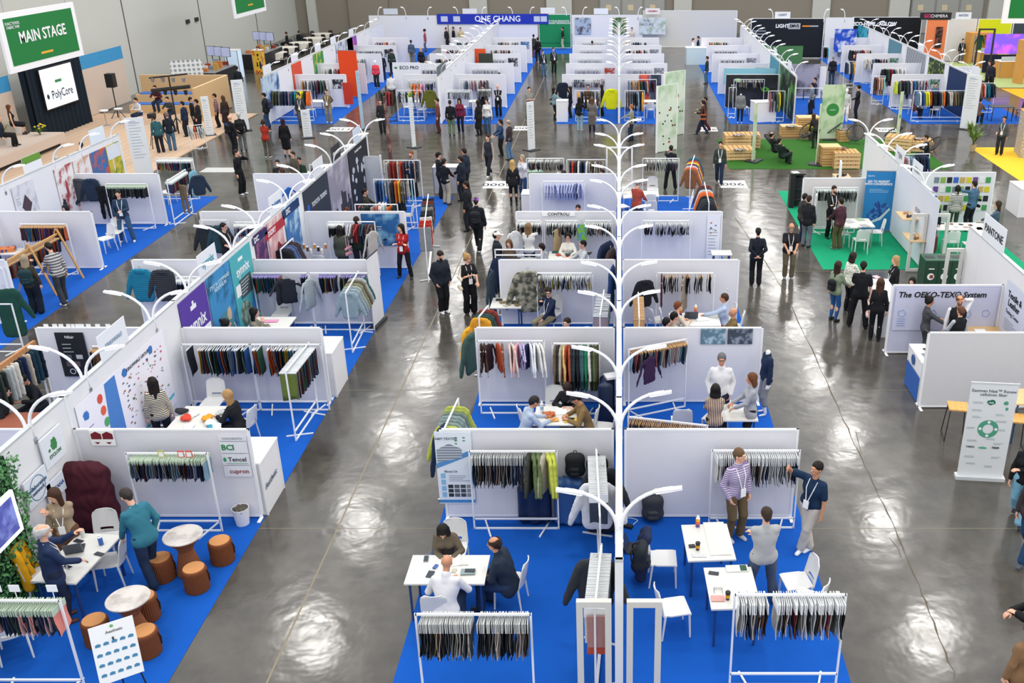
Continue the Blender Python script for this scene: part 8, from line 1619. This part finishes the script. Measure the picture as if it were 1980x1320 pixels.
fr_(732,762,51.5,'black stand of olive and red jackets in the far left aisle',J('#2c3424','#3a4430','#8a3a2c','#a83038','#4a3424'),'on the black stand in the far left aisle',col=BLACK)
fr_(766,816,51.6,'white rack of dark and lime skirts at the far left-middle booth',[('tee',c)for c in('#3a4a5c','#c8c4bc','#2a4a34','#b8d040','#2c5a44','#d8d8d4','#22262c')],'on the skirts rack');fr_(790,838,54.0,'white rack of orange and pink clothes at the far left-middle booth',J('#c8a070','#e8702c','#e8803c','#e0a8b8','#c8a8cc','#22304e','#1c2c44'),'on the orange and pink rack')
hang1('jacket','#6a6c2c',xat(832,51.7,1.3),51.6,1.65,0,'olive, facing out at the far left-middle booth',1.3);r_=rackx(862,912,51.7,'white rack of clear hangers at the far left-middle booth',h=1.6);swatches(r_,20,['#c8ccd0','#b8bcc0','#8a8c90'],'on the clear hanger rack',.05,.95,'clear',.1);r_=rackx(922,950,52.3,'dark rack of grey swatches behind the white blouse',h=1.6,col=DARK);swatches(r_,14,['#c8c4bc','#a8a8a4'],'on the dark rack of grey swatches',.05,.95,'hdr',.1)
rollup(*at(680,188),1.15,2.7,-8,'tall orange red roll up banner in the far left row',mat('#e2491c',.6));on_wall('red_panel','narrow red panel at the end of the nearest far left partition','sign',-15.25,55.4,.8,.5,1.2,0,mat('#c83a28',.6))
spost(-18.25,507,540,'blue and white mountain photograph on the leftmost far spine',mat('#b8cce0',.6,'marble',col2='#3a5a8a',scale=1.5),z0=.9);spost(-18.25,566,584,'orange red graphic on the leftmost far spine',mat('#e0563a',.6,amt=.2),z0=.5);spost(-18.25,607,626,'green and yellow graphic on the leftmost far spine',mat('#3a8a4c',.6,'marble',col2='#c8c83a',scale=2));spost(-18.25,650,682,'grey blue architecture photograph on the leftmost far spine',mat('#c8ccd8',.6,'marble',col2='#3a4a6a',scale=1.2));spost(-18.25,672,690,'violet and pink graphic on the leftmost far spine',mat('#8a4aa8',.6,'marble',col2='#d85aa0',scale=1.5))
x,y=at(845,150);r=on_wall('eco_sign','white printed panel with green mark and dark letters in the far left-middle row','sign',x,57.2,1.3,1.6,1.9,0,mat('#e4e6ec',.6));text('ECO PRO',.26,mat('#22304a',.5),r,(.15,-.02,.65),bold=.005);blob(r,-.62,.65,.2,.15,mat('#3a8a5c',.5))
on_wall('orange_poster','orange poster at the far left-middle spine','poster',-8.9,64.2,1.6,.7,1.1,0,mat('#e0582c',.6));on_wall('dark_poster','dark olive poster with white letters in the far left-middle row','poster',xat(940,63.5,1.2),63.5,1.3,.9,1.3,0,mat('#3a4034',.6))
hang1('jacket','#dce020',xat(1182,51.5,1.2),51.4,1.75,0,'bright yellow, facing out at the middle far block',1.45);fr_(1208,1246,51.5,'white rack of dark and yellow coats at the middle far block',[('coat',c)for c in('#2a2c30','#4a2c28','#2c3a30','#22262a','#26282c','#8ab0cc','#22262c','#e8a830')],'on the coat rack of the middle far block');fr_(1112,1160,51.5,'white rack of brown coats at the middle far block',J('#e8a030','#2a2420','#4a3a2c','#3a3028','#2c3a34','#5a4a3c'),'on the brown coat rack of the middle far block')
for px,c,c2,lb in((1246,'#e8682c','#4a3a8c','orange and violet poster in the middle far block'),(1268,'#22344a','#5a5c6a','dark blue poster with a white mark in the middle far block')):on_wall('wall_poster',lb,'poster',xat(px,55.5,1.2),55.55,1.0,.6,1.6,0,mat(c,.6,'marble',col2=c2,scale=1.5))
for px,lb in((1120,'dark picture with a white mark on the middle far partition'),(1158,'collage of grey pictures on the middle far partition')):on_wall('pinned_photo',lb,'picture',xat(px,55.5,1.3),55.55,1.35,.62,.42,0,mat('#3a4a5c' if px<1140 else '#b8b0b4',.6,'marble',col2='#c8ccd0' if px<1140 else '#4a4450',scale=5))
counter(xat(1087,51.7,1),51.6,.6,.6,0,'white square counter at the corner of the middle far block',h=1.1);hang1('coat','#1c2434',xat(1088,53,1.2),53.2,1.8,10,'dark navy, on the corner mannequin of the middle far block',1.2)
bl=on_wall('black_graphic','black graphic with a green eye behind the grey hoodie mannequin','banner',7.45,55.5,.92,2.9,1.78,0,mat('#14171b',.5,'marble',col2='#2c3038',scale=1));blob(bl,.75,.1,.5,.3,mat('#6ac03c',.5,amt=.4));blob(bl,.75,.1,.15,.16,BLACK,y=-.018);blob(bl,-.8,.6,.4,.25,mat('#8ac878',.5),seed=3);text('BIOCELLA',.16,WHITE,bl,(-.8,-.02,.3))
spost(9.1,1508,1538,'black graphic with green eyes on the far spine right of the middle',mat('#14171b',.5,'marble',col2='#4a8a3c',scale=1.2),side=-1);spost(9.1,1490,1506,'teal graphic on the far spine right of the middle',mat('#4a94a8',.6),side=-1);on_wall('teal_banner','pale teal hanging cloth behind the black graphic','banner',7.5,57.0,1.5,3.0,.9,0,mat('#8ac0cc',.7));on_wall('grey_portrait','large grey portrait of shoulders right of the far spine','banner',10.6,58.4,1.1,2.4,1.8,0,mat('#9a98a8',.6,'marble',col2='#26282e',scale=.7));on_wall('green_graphic','green landscape graphic behind the far right-middle spine','banner',10.7,66.5,1.3,3.0,1.5,0,mat('#4a7a4c',.6))
counter(7.6,51.6,1.2,.7,15,'white counter with a dark picture beside the grey hoodie mannequin',h=1.05);fr_(1410,1424,52.5,'white rack of black and grey jackets near the hoodie mannequin',J('#3a3c40','#8a8c8e','#26282c'),'near the hoodie mannequin');fr_(1486,1518,51.4,'white rack of mauve and yellow clothes at the far right-middle booth',[('coat',c)for c in('#8a5a5c','#5a4a6c','#4a6a54','#e0c820','#2c3a34')],'on the mauve and yellow rack');fr_(1525,1618,52.3,'white rack frame closing the far right-middle booth',[('tee','#26282c'),('tee','#3a3c40'),(None,0),('tee','#8a8c90'),('tee','#26282c')],'on the closing rack of the far right-middle booth',low=False);counter(11.4,51.5,.8,.6,0,'white counter where a curly haired visitor stands',h=1.1)
fr_(1768,1868,51.5,'long white rack of coats at the nearest far right booth',J('#5a7a94','#e8e8e8','#2c4a8a','#c8d030','#e8e030','#a83c24','#22262c','#1c1e22','#1c2434','#8a7a64','#e8702c','#22262c','#c8c4bc','#b8b4ac','#7a6a54','#5a5644','#3a3c38','#26342c'),'on the long coat rack of the nearest far right booth');fr_(1728,1782,55.0,'white rack of lime and grey jackets behind the long coat rack',J('#c8d840','#5a6a5c','#2a2c30','#3a4a54','#c8c4bc','#2a6ab0','#8a8c90'),'behind the long coat rack')
fr_(1690,1712,56.5,'slanted rack of striped clothes at the second far right booth',[('coat',c)for c in('#3a3434','#a04a34','#c8c4bc','#d8a08a','#8ac0b8')],'on the striped clothes rack');fr_(1634,1654,62.5,'white rack with a mustard coat at the third far right booth',J('#22304a','#c8ccd0','#2a4a6c','#d8a048'),'on the rack with the mustard coat');fr_(1592,1604,70,'rack of black clothes near the far black walls',J('#1c1e22','#22262c','#2a9ab0'),'near the far black walls')
pn=spost(18.25,1833,1880,'navy graphic with teal letters on the rightmost far spine',mat('#16305c',.6,amt=.15),side=-1);text('POLYTEC',.42,mat('#4ab0b8',.5),pn,(.3,-.02,-.1),bold=.01);spost(18.25,1795,1824,'leafy green collage on the rightmost far spine',mat('#8aa040',.6,'camo',col2='#2a3a24',scale=4),side=-1);spost(18.25,1752,1788,'dark slate graphic with pale panels on the rightmost far spine',mat('#26384c',.6,'stripez',col2='#c8ccd0',scale=1.2),side=-1);spost(18.25,1718,1742,'slate teal graphic on the rightmost far spine',mat('#5a8a98',.6),side=-1);spost(18.25,1658,1678,'turquoise graphic with dark figures on the rightmost far spine',mat('#3aa8c0',.6,'marble',col2='#1c4a5c',scale=2),side=-1);on_wall('blue_graphic','royal blue graphic with pale figures at the far right booths','banner',16.3,72.5,1.7,1.6,1.6,0,mat('#1c4ab8',.6,'marble',col2='#c8d0e8',scale=2))
fr_(1893,1926,54.0,'white rack of red and teal jackets right of the last far spine',J('#8a6a4c','#c0382c','#c8c4bc','#1f6a7c','#1f5a6c','#22303a','#26343c'),'right of the last far spine');table(20.2,51.8,1.2,.8,0,'black table with a white box at the right far booth',top='#2a2c30',leg='#3a3c40');chair(21.3,51.6,90,'nearer black chair right of the black table','black chairs beside the black table',col='#1c1d21');chair(21.5,52.6,90,'farther black chair right of the black table','black chairs beside the black table',col='#1c1d21');q(1897,190,-40,'person with a brown sleeve leaning over the black table','#6a5048',lean=.3,L='table',Rr='table',**S6)
AR=mat('#cf9850',.7,'wood',scale=2,amt=.12)
for i,(px,py,w_,h_,lb)in enumerate(((1862,108,1.3,2.1,'farthest wooden arch at the right'),(1886,121,1.5,2.15,'middle wooden arch at the right'),(1934,137,1.75,2.35,'nearest whole wooden arch at the right'),(1996,160,2.2,2.7,'wooden arch cut by the right edge'))):
    x,y=at(px,py);r=thing('wooden_arch',lb,'arch',(x,y,0),R(12))
    for e in(-1,1):MB().box(e*w_/2-.12,-.4,0,e*w_/2+.12,.4,h_).build('side_panel',AR,r)
    MB().box(-w_/2+.12,-.4,h_-.15,w_/2-.12,.4,h_).build('top_panel',AR,r);MB().box(-w_/2+.12,-.1,.9,-w_/2+.3,-.05,h_-.3).build('light_strip',LAMPLIT,r);hang1('coat',['#22304a','#1f5a4c','#2a4a6a','#3a3c40'][i],x+.1,y,h_-.15,10,'inside the '+lb,1.3)
for px,py,w_,lb in((1903,130,1.3,'farther'),(1950,149,1.9,'nearer')):
    x,y=at(px,py);r=counter(x,y,w_,.9,8,lb+' wooden display case with a bright glass top',h=1.1,body=AR,top=mat('#f4f6fa',.3,emit=.6));MB().box(-w_/2,-.45,1.1,w_/2,-.43,1.4).build('glass_edge',mat('#c8d4e0',.2),r)
cb=counter(at(2003,300)[0],at(2003,300)[1],1.7,1.5,-12,'tall pale box printed with rows of dark letters on the yellow mat',h=1.95,body=mat('#d8cfc0',.7,'camo',col2='#a49c90',scale=14),top=AR)
r=on_wall('bright_screen','bright violet and pink screen on the dark far right booth','screen',26.5,68,2.0,3.4,1.3,0,mat('#6a4ad0',.4,'marble',col2='#e05ac0',scale=1.2,emit=.8));MB().box(-1.7,-.05,-1.9,1.7,-.0,-.7).build('dark_base',mat('#1c2438',.6),r)
sf=thing('mesh_frame','tall dark open frame left of the violet screen','frame',(24.0,66,0));[MB().box(u,-.05,0,u+.1,.05,3.2).build('post',DARK,sf)for u in(-.5,.5)];MB().box(-.4,-.05,3.1,.5,.05,3.2).build('top_bar',DARK,sf)
for i,(px,c)in enumerate(((1340,'#c8dce4'),(1375,'#8a8e94'))):counter(xat(px+10,74,1),73-3*i,2.0,1.0,0,('pale blue','grey')[i]+' counter in front of the plain grey wall panels',h=1.2,body=mat(c,.6))
flush_hanging()
